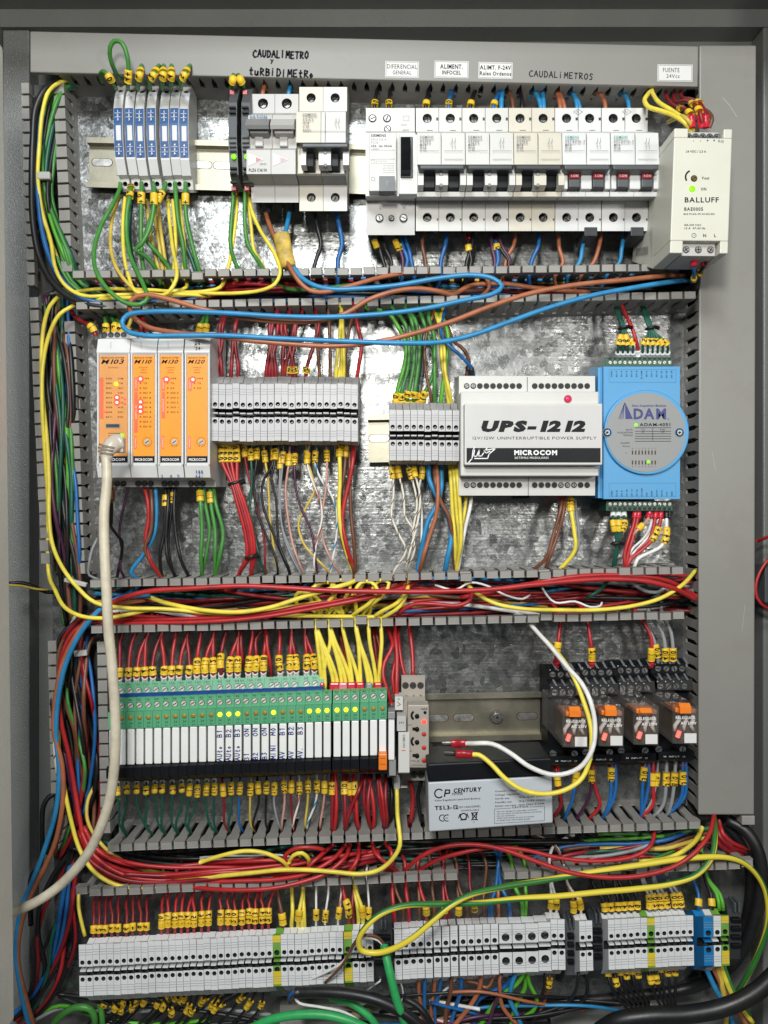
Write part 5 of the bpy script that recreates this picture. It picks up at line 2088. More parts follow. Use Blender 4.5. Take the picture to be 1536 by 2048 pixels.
# ================================================================ wires
CN = dict(red="red", darkred="dark red", yellow="yellow", palegold="golden yellow", green="green", darkgreen="dark green", blue="blue",
          skyblue="light blue", brown="brown", terracotta="reddish brown", black="black", grey="grey", white="white", pink="pink", beige="beige",
          purple="dark purple", fgreen="bright green", limegreen="lime green", greenyellow="green-yellow", whiteblue="white-blue",
          whitebrown="black-flecked white", whitered="white-red", olive="olive")
TIP = {'d1u': (143, 549, 1366, 535), 'd1l': (150, 611, 1397, 590), 'd2u': (178, 1168, 1388, 1140), 'd2l': (180, 1259, 1388, 1229),
       'd3u': (213, 1696, 1410, 1649), 'd3l': (150, 1786, 926, 1751), 'd3m': (1006, 1751, 1512, 1728), 'top': (110, 143, 1397, 170)}
rw = random.Random(11)


def slot(d, x):
    """nearest gap between two fingers of a duct wall: photo x and y at the finger tips"""
    x0, y0, x1, y1 = TIP[d]
    ht = 38 if d == 'top' else 50
    p = 10.35 / sc(ht)
    i = round((x - x0) / p)
    xs = x0 + i * p
    return xs, y0 + (y1 - y0) * (xs - x0) / (x1 - x0), ht


def at(x, y, hs, h):
    """the same world place across/up as photo (x, y) seen at height hs, expressed at height h"""
    f = (D - hs) / (D - h)
    return (768 + (x - 768) * f, 1024 + (y - 1024) * f, h)


def drop(col, w, xa, ya, xb, d, label, group, mids=(), ha=26, hm=34, hs=26, inside=None, marks=(), ferr=None, n=8, endx=None):
    """a wire from a device (xa, ya) to a duct slot near xb and on into the duct"""
    xs, ys, ht = slot(d, xb)
    ins = inside if inside is not None else (1 if ya < ys else -1)
    s1 = at(xs, ys, ht, hs)
    dirx = endx if endx is not None else rw.choice((-1, 1)) * rw.uniform(18, 45)
    s2 = at(xs + dirx * .35, ys + ins * 20, ht, 18)
    s3 = at(xs + dirx * 1.5, ys + ins * (34 if d != 'top' else 20), ht, 10)
    pts = [(xa, ya - (6 if ys > ya else -6), ha - 3), (xa, ya, ha)]
    if mids:
        pts += [(m[0], m[1], m[2] if len(m) > 2 else hm) for m in mids]
    else:
        dy = ys - ya
        j = rw.uniform(-1, 1) * abs(dy) * .03
        pts += [(xa + (s1[0] - xa) * .12 + j, ya + dy * .3, hm), (xa + (s1[0] - xa) * .72 + j, ya + dy * .7, (hm + hs) / 2)]
    pts += [s1, s2, s3]
    if marks and any(len(m) > 2 or m[0] < 1 for m in marks) is False:
        marks = [(m[0], m[1]) for m in marks]
    return wire(col, w, pts, label, group, marks=marks, ferr=ferr, n=n, wob=0)


# ---------------- top row, above
G = "wires above the blue-labelled isolators"
wire('green', 9.5, [(232, 178, 36), (226, 168, 48), (219, 155, 56), (208, 143, 54), (200, 150, 44), (204, 164, 30)], "short green wire with marker 0 bending left from the leftmost isolator", G, marks=[(.45, "0", 14)])
wire('green', 9.5, [(256, 178, 36), (256, 165, 50), (257, 140, 56), (254, 110, 62), (244, 86, 64), (229, 82, 62), (220, 95, 60), (221, 118, 54), (229, 140, 46), (240, 158, 30)],
     "tall green wire loop rising over the top duct lid above the isolators", G, marks=[(163, "4", 12), (153, "+", 12)], wob=0)
for i, (x, dx) in enumerate(((276, 6), (300, 14), (325, 2), (342, 1), (362, 14))):
    wire('green', 9.5, [(x, 178, 36), (x, 166, 48), (x + dx * .5, 150, 56), (x + dx, 137, 50), (x + dx * 1.4, 132, 34), (x + dx * 1.5, 146, 20)],
         f"{['first', 'second', 'third', 'fourth', 'fifth'][i]} short green wire right of the tall loop above the isolators", G, marks=[(155, "+2345"[i], 12), (145, "", 11)])
G = "wires above the two dark slim relays"
for i, (x, dx) in enumerate(((463, 4), (487, -10))):
    wire('green', 9, [(x, 184, 40), (x, 172, 50), (x + dx * .6, 160, 56), (x + dx, 150, 46), (x + dx * 1.3, 158, 24)], f"short green wire with a yellow marker above the {['left', 'right'][i]} dark slim relay", G, marks=[(.42, "", 14)])
G = "wires rising from the breakers into the top duct"
for i, (c, x, xt, w, mk) in enumerate((('terracotta', 525, 522, 9, 0), ('skyblue', 577, 580, 9, 0), ('black', 749, 765, 8, 1), ('black', 778, 790, 8, 1), ('black', 851, 872, 9, 2), ('blue', 897, 925, 8, 1),
                                   ('black', 940, 975, 9, 2), ('blue', 986, 1020, 9, 2), ('skyblue', 1003, 1024, 10, 0), ('brown', 1026, 1021, 8, 0), ('black', 1044, 1052, 9, 0),
                                   ('skyblue', 1082, 1080, 10, 0), ('skyblue', 1088, 1102, 10, 0), ('terracotta', 1121, 1127, 9, 0), ('terracotta', 1130, 1131, 9, 0), ('skyblue', 1154, 1155, 9, 0),
                                   ('skyblue', 1161, 1157, 8, 0), ('terracotta', 1211, 1207, 9, 0), ('skyblue', 1258, 1256, 9, 0))):
    ya = {525: 190, 577: 190}.get(x, 220)
    drop(c, w, x, ya, xt, 'top', f"{CN[c]} wire, {ordn(i)} from the left among those rising into the top duct", G, ha=28, hm=26, hs=14, marks=[(ya - 12, "0" if mk == 1 else "", 11)] if mk else ())

# ---------------- top row, below the isolators
G = "green and yellow wires hanging from the isolators"
wire('green', 9.5, [(241, 366, 24), (240, 376, 26), (225, 410, 34), (203, 450, 40), (190, 490, 48), (188, 525, 56), (200, 558, 64), (225, 588, 68), (255, 607, 68), (282, 608, 68), (295, 597, 66), (289, 575, 62),
                      (275, 545, 56), (260, 510, 48), (253, 465, 42), (254, 425, 40), (259, 395, 38), (262, 372, 26)],
     "green wire making the large teardrop loop under the isolators", G, marks=[(.965, "+", 13), (.99, "0", 12)], wob=0)
GY = (("palegold", 8, [(240, 392, 20), (226, 430, 26), (221, 475, 34), (225, 515, 46), (243, 552, 58), (272, 580, 60), (320, 590, 58), (380, 590, 50)], "gold wire bowing leftmost under the isolators"),
      ("yellow", 8, [(250, 395, 20), (246, 440, 26), (247, 500, 34), (256, 548, 50), (272, 583, 62), (300, 592, 62), (345, 588, 56), (420, 592, 44)], "yellow wire falling straight beside the leftmost gold one"),
      ("yellow", 8.5, [(336, 400, 22), (339, 440, 30), (346, 500, 40), (353, 535, 56), (352, 560, 62), (335, 586, 62), (300, 594, 58), (240, 596, 50), (180, 598, 40), (140, 590, 30)], "yellow wire hooking in front of the duct teeth below the isolators"),
      ("palegold", 8, [(292, 400, 20), (297, 440, 26), (303, 480, 28), (313, 520, 26), (318, 545, 24), (320, 575, 16)], "gold wire second from the left of the middle gold strands"),
      ("palegold", 8, [(306, 400, 18), (312, 450, 24), (320, 500, 26), (326, 545, 24), (330, 575, 16)], "gold wire dropping behind the crossing green wire"),
      ("palegold", 8, [(316, 400, 18), (320, 450, 26), (328, 505, 28), (334, 545, 24), (338, 575, 16)], "gold wire just left of the hooked yellow one"),
      ("yellow", 8, [(345, 400, 20), (350, 450, 26), (351, 500, 30), (347, 545, 24), (345, 575, 16)], "yellow wire just right of the hooked one under the isolators"),
      ("yellow", 8, [(358, 400, 20), (364, 450, 26), (369, 500, 30), (367, 545, 26), (372, 575, 40), (350, 582, 44), (300, 580, 40), (200, 578, 34), (140, 585, 28)], "yellow wire near the right isolator turning left in the duct"),
      ("darkgreen", 9, [(264, 400, 22), (259, 450, 26), (262, 500, 30), (272, 545, 26), (285, 575, 16)], "dark green wire behind the teardrop loop"),
      ("green", 9.5, [(283, 366, 24), (283, 378, 34), (282, 430, 34), (283, 500, 30), (288, 545, 26), (300, 575, 16)], "green wire straight down from the third isolator"),
      ("green", 9.5, [(306, 366, 24), (308, 380, 40), (307, 420, 44), (298, 460, 44), (283, 488, 44), (271, 501, 42), (290, 512, 36), (312, 538, 28), (322, 575, 16)], "green wire kinking sharply left under the fourth isolator"),
      ("green", 9.5, [(331, 366, 26), (329, 376, 36), (314, 405, 40), (300, 440, 40), (293, 478, 38), (312, 503, 34), (334, 530, 28), (345, 550, 24), (355, 575, 16)], "green wire from the fifth isolator crossing to the left"),
      ("green", 9.5, [(350, 366, 26), (351, 380, 30), (356, 440, 34), (366, 490, 32), (371, 540, 26), (380, 575, 16)], "green wire falling from the sixth isolator"),
      ("darkgreen", 9, [(352, 430, 22), (362, 470, 26), (380, 510, 26), (392, 545, 24), (400, 575, 16)], "dark green wire behind the green wires of the last isolators"),
      ("green", 9.5, [(371, 366, 26), (371, 380, 34), (372, 430, 34), (382, 480, 32), (398, 540, 26), (410, 575, 16)], "green wire falling from the seventh isolator"))
for c, w, p, l in GY:
    mk = ()
    if "third" in l or "fourth" in l or "seventh" in l:
        mk = [(386, "0" if "third" in l else "", 12), (400, "+", 12)]
    if "fifth" in l:
        mk = [(382, "2", 12), (392, "+", 12)]
    wire(c, w, p, l, G, marks=mk, wob=0)
G = "wire pairs under the two dark slim relays"
for c, w, p, l in (("green", 9, [(468, 380, 36), (467, 392, 38), (463, 440, 36), (461, 490, 34), (468, 520, 30), (478, 545, 26), (470, 575, 16)], "green wire of the left pair under the dark slim relays"),
                   ("yellow", 8.5, [(473, 385, 30), (473, 420, 32), (466, 480, 32), (460, 520, 30), (453, 548, 30), (440, 575, 40), (415, 582, 44), (370, 585, 44), (320, 582, 40)], "yellow wire of the left pair under the dark slim relays"),
                   ("green", 9, [(491, 380, 36), (490, 392, 38), (490, 450, 36), (496, 490, 34), (515, 520, 30), (533, 548, 26), (560, 572, 30), (600, 580, 36), (700, 570, 34)], "green wire of the right pair under the dark slim relays"),
                   ("yellow", 8, [(496, 385, 30), (498, 410, 32), (503, 460, 32), (508, 500, 32), (518, 520, 28), (535, 548, 24), (560, 575, 16)], "inner yellow wire of the right pair under the dark slim relays"),
                   ("yellow", 8, [(497, 385, 32), (503, 420, 38), (520, 460, 44), (545, 500, 54), (558, 530, 60), (560, 548, 62), (550, 568, 62), (525, 580, 60), (480, 586, 56), (430, 587, 52), (380, 586, 46), (330, 595, 40)],
                    "long yellow wire swinging in front of the duct teeth from the dark slim relays")):
    wire(c, w, p, l, G, wob=0)
G = "wires hanging from the breakers"
wire('terracotta', 10, [(530, 415, 24), (533, 432, 26), (545, 465, 34), (556, 490, 44), (572, 520, 54), (583, 540, 60), (598, 563, 62), (620, 581, 62), (650, 584, 60), (700, 572, 58), (760, 555, 52), (820, 546, 44), (880, 548, 30)],
     "reddish brown wire going through the yellow sleeve under the grey-levered breaker", G, wob=0)
wire('skyblue', 11, [(580, 415, 24), (577, 435, 28), (571, 465, 36), (566, 490, 44), (580, 520, 50), (596, 548, 54), (622, 568, 58), (660, 578, 60), (720, 577, 60), (790, 571, 60), (880, 556, 62), (945, 550, 64), (988, 558, 66), (1004, 573, 68), (985, 588, 70),
                     (930, 600, 70), (850, 617, 70), (760, 628, 70), (650, 634, 70), (550, 632, 70), (450, 626, 70), (360, 623, 70), (290, 624, 70), (255, 630, 70), (244, 645, 70), (254, 662, 72), (290, 671, 74), (360, 671, 74),
                     (450, 671, 74), (560, 677, 74), (680, 682, 74), (800, 686, 74), (880, 684, 72), (945, 670, 70), (1020, 643, 68), (1090, 618, 66), (1180, 592, 64), (1270, 575, 60), (1340, 564, 54), (1385, 560, 40)],
     "long light blue wire looping twice over the duct between the upper rows", G, wob=0, hwm=66)
wire('terracotta', 11, [(1392, 552, 36), (1340, 551, 50), (1250, 560, 60), (1150, 570, 64), (1060, 587, 66), (980, 613, 68), (900, 644, 70), (820, 669, 72), (740, 686, 72), (660, 692, 72), (580, 688, 72), (500, 681, 72), (430, 672, 70),
                        (350, 665, 62), (300, 655, 58), (270, 637, 60), (259, 615, 64), (266, 597, 66), (290, 590, 66), (335, 598, 66), (400, 617, 66), (480, 634, 64), (560, 643, 62), (640, 641, 62), (695, 625, 62), (732, 602, 60),
                        (775, 586, 60), (830, 577, 58), (880, 583, 54), (905, 589, 48), (940, 572, 42), (1000, 567, 38), (1080, 577, 32), (1180, 585, 24)],
     "long reddish brown wire looping left over the duct between the upper rows", G, wob=0, hwm=66)
wire('terracotta', 9, [(935, 545, 30), (960, 548, 40), (975, 560, 50), (978, 576, 54), (966, 590, 50), (940, 600, 30)], "short reddish brown bend beside the light blue loop", G, wob=0)
mb = MB(P(568, 500, 50))
O = mb.O
mb.tube([P(563, 470, 44) - O, P(568, 500, 49) - O, P(577, 533, 55) - O], [6.6, 6.3, 5.8], mat("aged_yellow_tape", (.55, .38, .07), .5, noise=.5, scale=110), n=14, flat=.6)
tag(mb.build("tape_sleeve"), "stained yellow sleeve round the two wires under the grey-levered breaker", "sleeve")
BW = (('black', 9, 628, 418, 612, [(636, 460), (642, 490), (632, 520)], 0), ('blue', 10, 671, 418, 664, [(680, 460), (684, 490), (676, 520)], 0),
      ('black', 9, 757, 474, 770, [(760, 500), (767, 525)], 0), ('black', 8, 764, 474, 790, [(772, 500), (783, 525)], 0), ('purple', 8, 792, 474, 815, [(796, 490), (806, 520)], 1), ('blue', 9, 800, 474, 815, [(808, 500), (815, 520)], 0),
      ('blue', 9, 808, 474, 825, [(818, 500), (823, 525)], 0), ('brown', 8, 845, 472, 845, [], 0), ('blue', 9, 893, 472, 897, [], 0), ('black', 8, 936, 472, 950, [(938, 500), (943, 520)], 2), ('black', 9, 946, 472, 950, [], 0),
      ('purple', 9, 982, 472, 1000, [(985, 500), (990, 525)], 0), ('blue', 10, 992, 480, 1000, [(994, 500), (996, 525)], 1), ('black', 8, 990, 472, 1027, [(1003, 500), (1018, 525)], 0), ('purple', 8, 996, 472, 1027, [(1008, 500), (1020, 520)], 0),
      ('terracotta', 8, 1031, 472, 1027, [], 0), ('blue', 9, 1078, 472, 1078, [], 0), ('terracotta', 9, 1117, 472, 1130, [(1119, 500), (1126, 525)], 0), ('skyblue', 9, 1168, 474, 1157, [(1164, 500), (1159, 525)], 0),
      ('terracotta', 9, 1202, 472, 1184, [(1196, 500), (1187, 525)], 0), ('skyblue', 9, 1247, 474, 1237, [(1243, 500), (1239, 525)], 0))
for i, (c, w, xa, ya, xb, m, mk) in enumerate(BW):
    drop(c, w, xa, ya, xb, 'd1u', f"{CN[c]} wire, {ordn(i)} from the left among those hanging below the breakers", G, mids=m, ha=26, hm=28, marks=[(488, "0" if mk == 1 else "", 12)] if mk else (), ferr=(20, REDC) if mk == 2 else None)
for i, x in enumerate((751, 793)):
    mb = MB(P(x, 488, 30))
    O = mb.O
    mb.tube([P(x - 3, 480, 30) - O, P(x + 3, 496, 31) - O], 2.6, YMARK, n=8, flat=.7)
    tag(mb.build("loose_marker"), f"loose yellow wire marker under the {['left', 'right'][i]} bottom screw of the residual current device", "wire marker")
# power supply wires
G = "wires of the cream power supply"
PW = (('yellow', 10, [(1382, 262, 80), (1370, 246, 84), (1345, 230, 76), (1315, 220, 66), (1297, 214, 60), (1289, 202, 56), (1296, 188, 48), (1304, 180, 30), (1308, 168, 20)], "yellow wire looping left above the cream power supply", ()),
      ('yellow', 9, [(1386, 262, 78), (1374, 243, 82), (1345, 222, 72), (1318, 205, 60), (1306, 188, 46), (1304, 175, 24)], "inner yellow wire above the cream power supply", ()),
      ('palegold', 9, [(1386, 262, 80), (1379, 245, 86), (1368, 234, 84), (1350, 238, 60), (1335, 245, 30)], "tan wire curling down left of the power supply terminals", ()),
      ('darkred', 8, [(1385, 256, 84), (1384, 235, 86), (1374, 220, 80), (1355, 215, 60), (1340, 205, 44), (1332, 190, 30), (1332, 175, 20)], "dark red wire leftmost above the cream power supply", [(.2, "1", 13), (.36, "2", 12)]),
      ('darkred', 9, [(1404, 256, 84), (1402, 232, 88), (1392, 212, 80), (1370, 202, 60), (1352, 206, 44), (1348, 190, 28), (1350, 176, 18)], "dark red wire with two markers, middle one above the power supply", [(.18, "", 13), (.32, "4", 13)]),
      ('darkred', 9, [(1412, 256, 82), (1412, 236, 84), (1402, 210, 76), (1385, 200, 60), (1365, 196, 40), (1358, 178, 20)], "dark red wire rightmost above the cream power supply", [(.32, "", 13)]),
      ('brown', 9, [(1418, 256, 78), (1424, 240, 80), (1418, 226, 74), (1404, 218, 60), (1380, 215, 30)], "brown wire arching right above the power supply terminals", ()),
      ('blue', 8, [(1388, 508, 84), (1388, 535, 80), (1388, 555, 66), (1382, 566, 40)], "blue wire with red sleeve below the cream power supply", [(.6, "0", 15)]),
      ('black', 8, [(1411, 508, 84), (1410, 528, 80), (1402, 542, 66), (1392, 556, 40)], "black wire with red sleeve below the cream power supply", [(.55, "", 12)]),
      ('blue', 9, [(1335, 522, 20), (1343, 540, 26), (1360, 562, 30), (1385, 575, 24)], "blue wire slanting behind the bottom of the power supply", ()))
for c, w, p, l, mk in PW:
    fr = (22, mat("red_ferrule", (.55, .02, .04), .25), 2.6) if ("red" in l and 'tan' not in l and 'brown wire' not in l) else None
    wire(c, w, p, l, G, marks=mk, ferr=fr, wob=0, hwm=70)
wire('black', 20, [(1362, 530, 34), (1378, 545, 44), (1392, 558, 44), (1388, 572, 40), (1368, 574, 30), (1345, 566, 20)], "thick black cable end under the cream power supply", G, wob=0)
# ---------------- middle row, above
G = "red wires above the long grey terminal block"
reds = ((430, 440, 0), (434, 446, 0), (443, 441, 0), (462, 470, 0), (477, 472, 0), (532, 545, 0), (538, 556, 0), (545, 540, 0), (552, 540, 0), (565, 563, 0), (568, 590, 0), (580, 592, 1), (590, 570, 1), (611, 638, 1))
for i, (xa, xt, mk) in enumerate(reds):
    drop('darkred', 8.5, xa, 766, xt, 'd1l', f"{ordn(i)} dark red wire above the long grey terminal block", G, ha=28, hm=32,
         mids=[(xa + (xt - xa) * .1, 735), (xa + (xt - xa) * .75 + rw.uniform(-4, 4), 690), (xt, 650)], marks=[(752 if mk else 762, "0" if mk else "", 12)] + ([(741, "0", 11)] if mk else []))
drop('red', 8.5, 712, 768, 702, 'd1l', "red wire curving at the right end above the long grey terminal block", None, ha=28, hm=34, mids=[(717, 735), (723, 690), (716, 655)])
for i, (c, xa, xt) in enumerate((('brown', 660, 651), ('brown', 692, 698), ('yellow', 671, 676), ('yellow', 677, 678), ('yellow', 682, 681), ('yellow', 687, 680), ('brown', 640, 632))):
    drop(c, 7.5, xa, 768, xt, 'd1l', f"{ordn(i)} of the brown and yellow wires above the right end of the long terminal block", "brown and yellow wires above the long terminal block", ha=28, hm=32 + i % 3 * 2)
# terminal block, below
G = "thin wires hanging from the long grey terminal block"
for i, (x, t) in enumerate(((443, "003"), (452, "002"), (461, "001"), (472, "000"))):
    wire('red' if i != 1 else 'darkred', 8.5, [(x - 10 + i * 3, 880, 26), (x, 893, 34), (x + 2, 925, 38), (463 + i * 4, 965, 40), (474 + i * 5, 1005, 40), (491 + i * 5, 1070, 38), (494 + i * 5, 1112, 36), (478 if i < 2 else 502, 1148, 28), (478 if i < 2 else 502, 1175, 18), (450, 1195, 10)],
         ["left edge", "middle left", "middle right", "right edge"][i] + " red wire of the tied bundle under the long grey terminal block", G, marks=[(906, t, 34)], wob=0)
TH = (('darkred', 5, [(488, 883), (490, 915), (495, 945), (510, 1000), (521, 1040), (529, 1085), (530, 1130)], 530, "13", 902), ('darkgreen', 6, [(500, 883), (502, 920), (504, 960), (500, 1020), (508, 1065), (520, 1120)], 530, "14", 912),
      ('black', 5, [(513, 883), (513, 920), (508, 970), (513, 1020), (530, 1065), (546, 1100), (555, 1135)], 556, "15", 908), ('palegold', 5, [(526, 883), (531, 925), (536, 960), (540, 1040), (546, 1085), (550, 1120)], 556, "16", 912),
      ('black', 5.5, [(547, 883), (545, 930), (530, 955), (523, 985), (530, 1025), (548, 1070), (562, 1105), (575, 1135)], 582, "", 910), ('black', 5.5, [(551, 883), (549, 930), (543, 955), (552, 1000), (555, 1060), (560, 1095), (577, 1135)], 582, "18", 908),
      ('grey', 4, [(567, 883), (565, 930), (561, 980), (562, 1040), (572, 1085), (592, 1130)], 608, "19", 918), ('pink', 5, [(580, 883), (577, 930), (571, 980), (578, 1050), (586, 1090), (598, 1125)], 608, "", 920),
      ('purple', 5, [(592, 883), (589, 930), (592, 980), (604, 1020), (622, 1060), (630, 1110)], 634, "20", 918), ('grey', 4, [(556, 883), (560, 940), (558, 1000), (566, 1060), (586, 1110)], 608, "", 925),
      ('palegold', 5, [(612, 883), (616, 925), (625, 955), (629, 980), (612, 1015), (597, 1045), (606, 1085), (630, 1115), (650, 1135)], 660, "23", 915), ('whitered', 4.5, [(620, 883), (614, 925), (624, 960), (640, 1000), (644, 1035), (632, 1090), (628, 1130)], 634, "", 912),
      ('whiteblue', 5, [(634, 883), (630, 925), (640, 955), (660, 985), (673, 1020), (673, 1070), (664, 1125)], 660, "24", 910), ('pink', 4.5, [(652, 883), (654, 925), (652, 975), (644, 1030), (645, 1075), (660, 1115)], 686, "25", 908),
      ('yellow', 9, [(678, 883), (679, 910), (680, 960), (678, 1010), (682, 1060)], 712, "12", 903), ('brown', 8, [(692, 883), (690, 930), (683, 985), (679, 1045), (690, 1100), (706, 1135)], 712, "", 899),
      ('brown', 8, [(699, 883), (700, 960), (702, 1030), (708, 1090)], 712, None, 0), ('red', 9, [(708, 883), (706, 920), (698, 965), (688, 1010), (685, 1045), (694, 1095)], 712, None, 0))
for i, (c, w, p, xs, t, my) in enumerate(TH):
    drop(c, w, p[0][0], p[0][1], xs, 'd2u', f"{CN[c]} wire, {ordn(i)} right of the tied red bundle, middle row", G,
         mids=[(a, b, 32 + (i % 3) * 3) for a, b in p[1:]], ha=28, marks=[(my, t, 24)] if t is not None else ())
for (x, y, ww, lab) in ((470, 966, 12.5, "upper black cable tie round the red bundle under the long terminal block"), (502, 1113, 10, "lower black cable tie round the red bundle near the duct")):
    O = P(x, y, 38)
    mb = MB(O)
    n = 18
    pts = [Vector((ww * sc(38) * math.cos(a), ww * .8 * sc(38) * math.sin(a), 1.2 * math.cos(a))) for a in [i * 2 * math.pi / n for i in range(n + 1)]]
    mb.tube(pts, 1.2, WC['black'], n=6)
    mb.tube([Vector((ww * sc(38) * .9, -3, 0)), Vector((ww * sc(38) * 1.7, -3, 2.0))], 2.1, WC['black'], n=7)
    tag(mb.build("cable_tie"), lab, "cable tie")
# second block
G = "green wires above the ten-way terminal block"
GW = (('limegreen', 9, 792, 806, 730, [(795, 780), (809, 730), (812, 690), (797, 655), (775, 625)], "0"), ('green', 9, 803, 806, 797, [(803, 785), (815, 740), (818, 700), (811, 650)], "+"),
      ('green', 9, 814, 806, 822, [(817, 785), (827, 730), (828, 680), (823, 640)], "2"), ('green', 9, 828, 806, 824, [(829, 785), (836, 735), (839, 690), (830, 640)], "+"), ('darkgreen', 9, 833, 806, 850, [(833, 785), (841, 720), (843, 670), (848, 640)], ""),
      ('green', 9, 845, 800, 850, [(850, 785), (866, 750), (869, 710), (855, 670), (846, 640)], "+"), ('brown', 7, 863, 812, 872, [(861, 790), (853, 750), (849, 700), (855, 660), (866, 630)], None),
      ('green', 9, 869, 812, 862, [(869, 780), (869, 720), (868, 670), (858, 640)], None), ('limegreen', 9, 881, 812, 876, [(885, 775), (893, 720), (896, 670), (884, 635)], None),
      ('yellow', 9, 898, 812, 876, [(893, 770), (884, 720), (881, 670), (876, 640)], None), ('yellow', 8, 904, 812, 884, [(898, 780), (890, 740), (888, 690), (880, 650)], None))
for i, (c, w, xa, ya, xs, m, t) in enumerate(GW):
    drop(c, w, xa, ya, xs, 'd1l', f"{CN[c]} wire, {ordn(i)} from the left above the ten-way terminal block", G, mids=[(a, b, 32 + i % 4 * 2) for a, b in m], ha=28, marks=[(808, "", 12), (796, t, 12)] if t is not None else ())
G = "wires at the left of the UPS module"
for c, p, l in (('blue', [(947, 762, 30), (947, 748, 34), (941, 733, 38), (922, 712, 42), (895, 688, 42), (882, 668, 40), (884, 640, 34), (893, 615, 28), (897, 600, 20), (905, 580, 14)], "blue wire entering the top left corner of the UPS module"),
                ('brown', [(934, 762, 30), (934, 748, 34), (938, 722, 38), (928, 700, 40), (908, 683, 34), (898, 660, 26), (890, 640, 20), (885, 615, 18)], "brown-black wire beside the blue one entering the UPS module")):
    wire(c, 8, p, l, G, ferr=(30, WC['black'], 2.2), wob=0)
G = "wires below the ten-way terminal block"
for i, (c, w, p, xs, m) in enumerate((('whitebrown', 5, [(780, 926), (785, 945), (787, 990), (783, 1030), (798, 1070), (812, 1100)], 785, "+"), ('whitebrown', 5, [(793, 926), (797, 945), (807, 990), (811, 1035), (828, 1062), (822, 1095)], 812, ""),
                                 ('whitebrown', 5, [(815, 926), (820, 945), (831, 985), (834, 1010), (826, 1065), (829, 1100)], 812, "24"), ('whitebrown', 5, [(826, 926), (830, 950), (840, 990), (836, 1040), (826, 1080), (818, 1110)], 812, ""),
                                 ('white', 5, [(842, 926), (845, 945), (838, 975), (843, 1020), (843, 1070)], 838, ""), ('skyblue', 11, [(857, 922), (859, 960), (878, 1000), (898, 1040), (902, 1080), (895, 1115)], 890, None),
                                 ('brown', 10, [(868, 922), (872, 970), (882, 1005), (898, 1035)], 916, None), ('terracotta', 9, [(872, 922), (876, 980), (872, 1030), (858, 1075), (846, 1115)], 838, None),
                                 ('skyblue', 11, [(882, 922), (883, 970), (876, 1005), (857, 1040), (846, 1085)], 838, None), ('yellow', 9, [(899, 922), (902, 960), (905, 1020), (910, 1080)], 916, None),
                                 ('yellow', 9, [(906, 922), (909, 960), (913, 1020), (919, 1080)], 916, None), ('yellow', 9, [(912, 922), (915, 960), (920, 1020), (922, 1080)], 916, None),
                                 ('yellow', 8, [(932, 985), (931, 1010), (925, 1050), (920, 1090)], 916, None), ('white', 8, [(943, 985), (941, 1010), (932, 1050), (922, 1100)], 916, None))):
    drop(c, w, p[0][0], p[0][1], xs, 'd2u', f"{CN[c]} wire, {ordn(i)} from the left between the ten-way block and the UPS", G,
         mids=[(a, b, 32 + i % 4 * 3) for a, b in p[1:]], ha=30, marks=[(945, m, 24)] if m is not None else ())
G = "wires below the right half of the UPS module"
RF = mat("red_ferrule", (.55, .02, .04), .25)
drop('brown', 8, 1123, 990, 1089, 'd2u', "left brown wire with red ferrule under the UPS module", G, mids=[(1122, 1015), (1108, 1065), (1093, 1115)], ferr=(20, RF, 2.9))
drop('brown', 8, 1129, 990, 1095, 'd2u', "right brown wire of the pair under the UPS module", G, mids=[(1128, 1020), (1115, 1070), (1098, 1118)])
drop('yellow', 9, 1141, 990, 1143, 'd2u', "yellow wire marked 12 under the UPS module", G, mids=[(1142, 1020), (1148, 1060), (1150, 1100)], marks=[(1012, "12", 28)], ferr=(12, RF, 2.0))
drop('grey', 7, 1149, 990, 1143, 'd2u', "pale grey wire behind the yellow one under the UPS module", G, mids=[(1152, 1020), (1157, 1060), (1154, 1100)], ha=22, hm=22)
# blue module wires
G = "wires above the blue data module"
for i in range(11):
    x = 1236 + i * 9.9
    if i == 4:
        wire('red', 8, [(x + 1, 712, 30), (x, 697, 34), (x - 4, 680, 38), (x - 12, 655, 36), (x - 24, 630, 30), (x - 32, 612, 24), (x - 36, 598, 16)], "single red wire above the blue data module", G, ferr=(13, FWHITE), wob=0)
        continue
    b = (1248, 656) if i < 5 else (1302, 657)
    t = (1230, 605) if i < 5 else (1283, 605)
    k = (i % 5 - 2) * 1.6
    wire('darkgreen', 5.5, [(x, 714, 28), (x, 704, 34), (x, 690, 38), (x * .5 + b[0] * .5, 673, 38), (b[0] + k, b[1], 36), (b[0] + (t[0] - b[0]) * .5 + k, 632, 32), (t[0] + k, t[1], 26), (t[0] + k - 4, t[1] - 18, 14)],
         f"dark green wire, {ordn(i)} from the left above the blue data module", G, marks=[(691, "0987654321x"[i], 12)] + ([(679, "", 12)] if i in (0, 2) else []), ferr=(15, FWHITE, 2.1), wob=0)
for x, y, l in ((1248, 655, "black cable tie on the left green bundle above the blue module"), (1302, 656, "black cable tie on the right green bundle above the blue module"), (1232, 1086, "black cable tie on the green wires under the blue module")):
    O = P(x, y, 36)
    mb = MB(O)
    n = 14
    mb.tube([Vector((3.6 * math.cos(a), 3.2 * math.sin(a), .8 * math.cos(a))) for a in [i * 2 * math.pi / n for i in range(n + 1)]], 1.2, WC['black'], n=6)
    mb.tube([Vector((3, -2, 0)), Vector((6, -2, -.6))], 1.5, WC['black'], n=6)
    tag(mb.build("cable_tie"), l, "cable tie")
G = "wires below the blue data module"
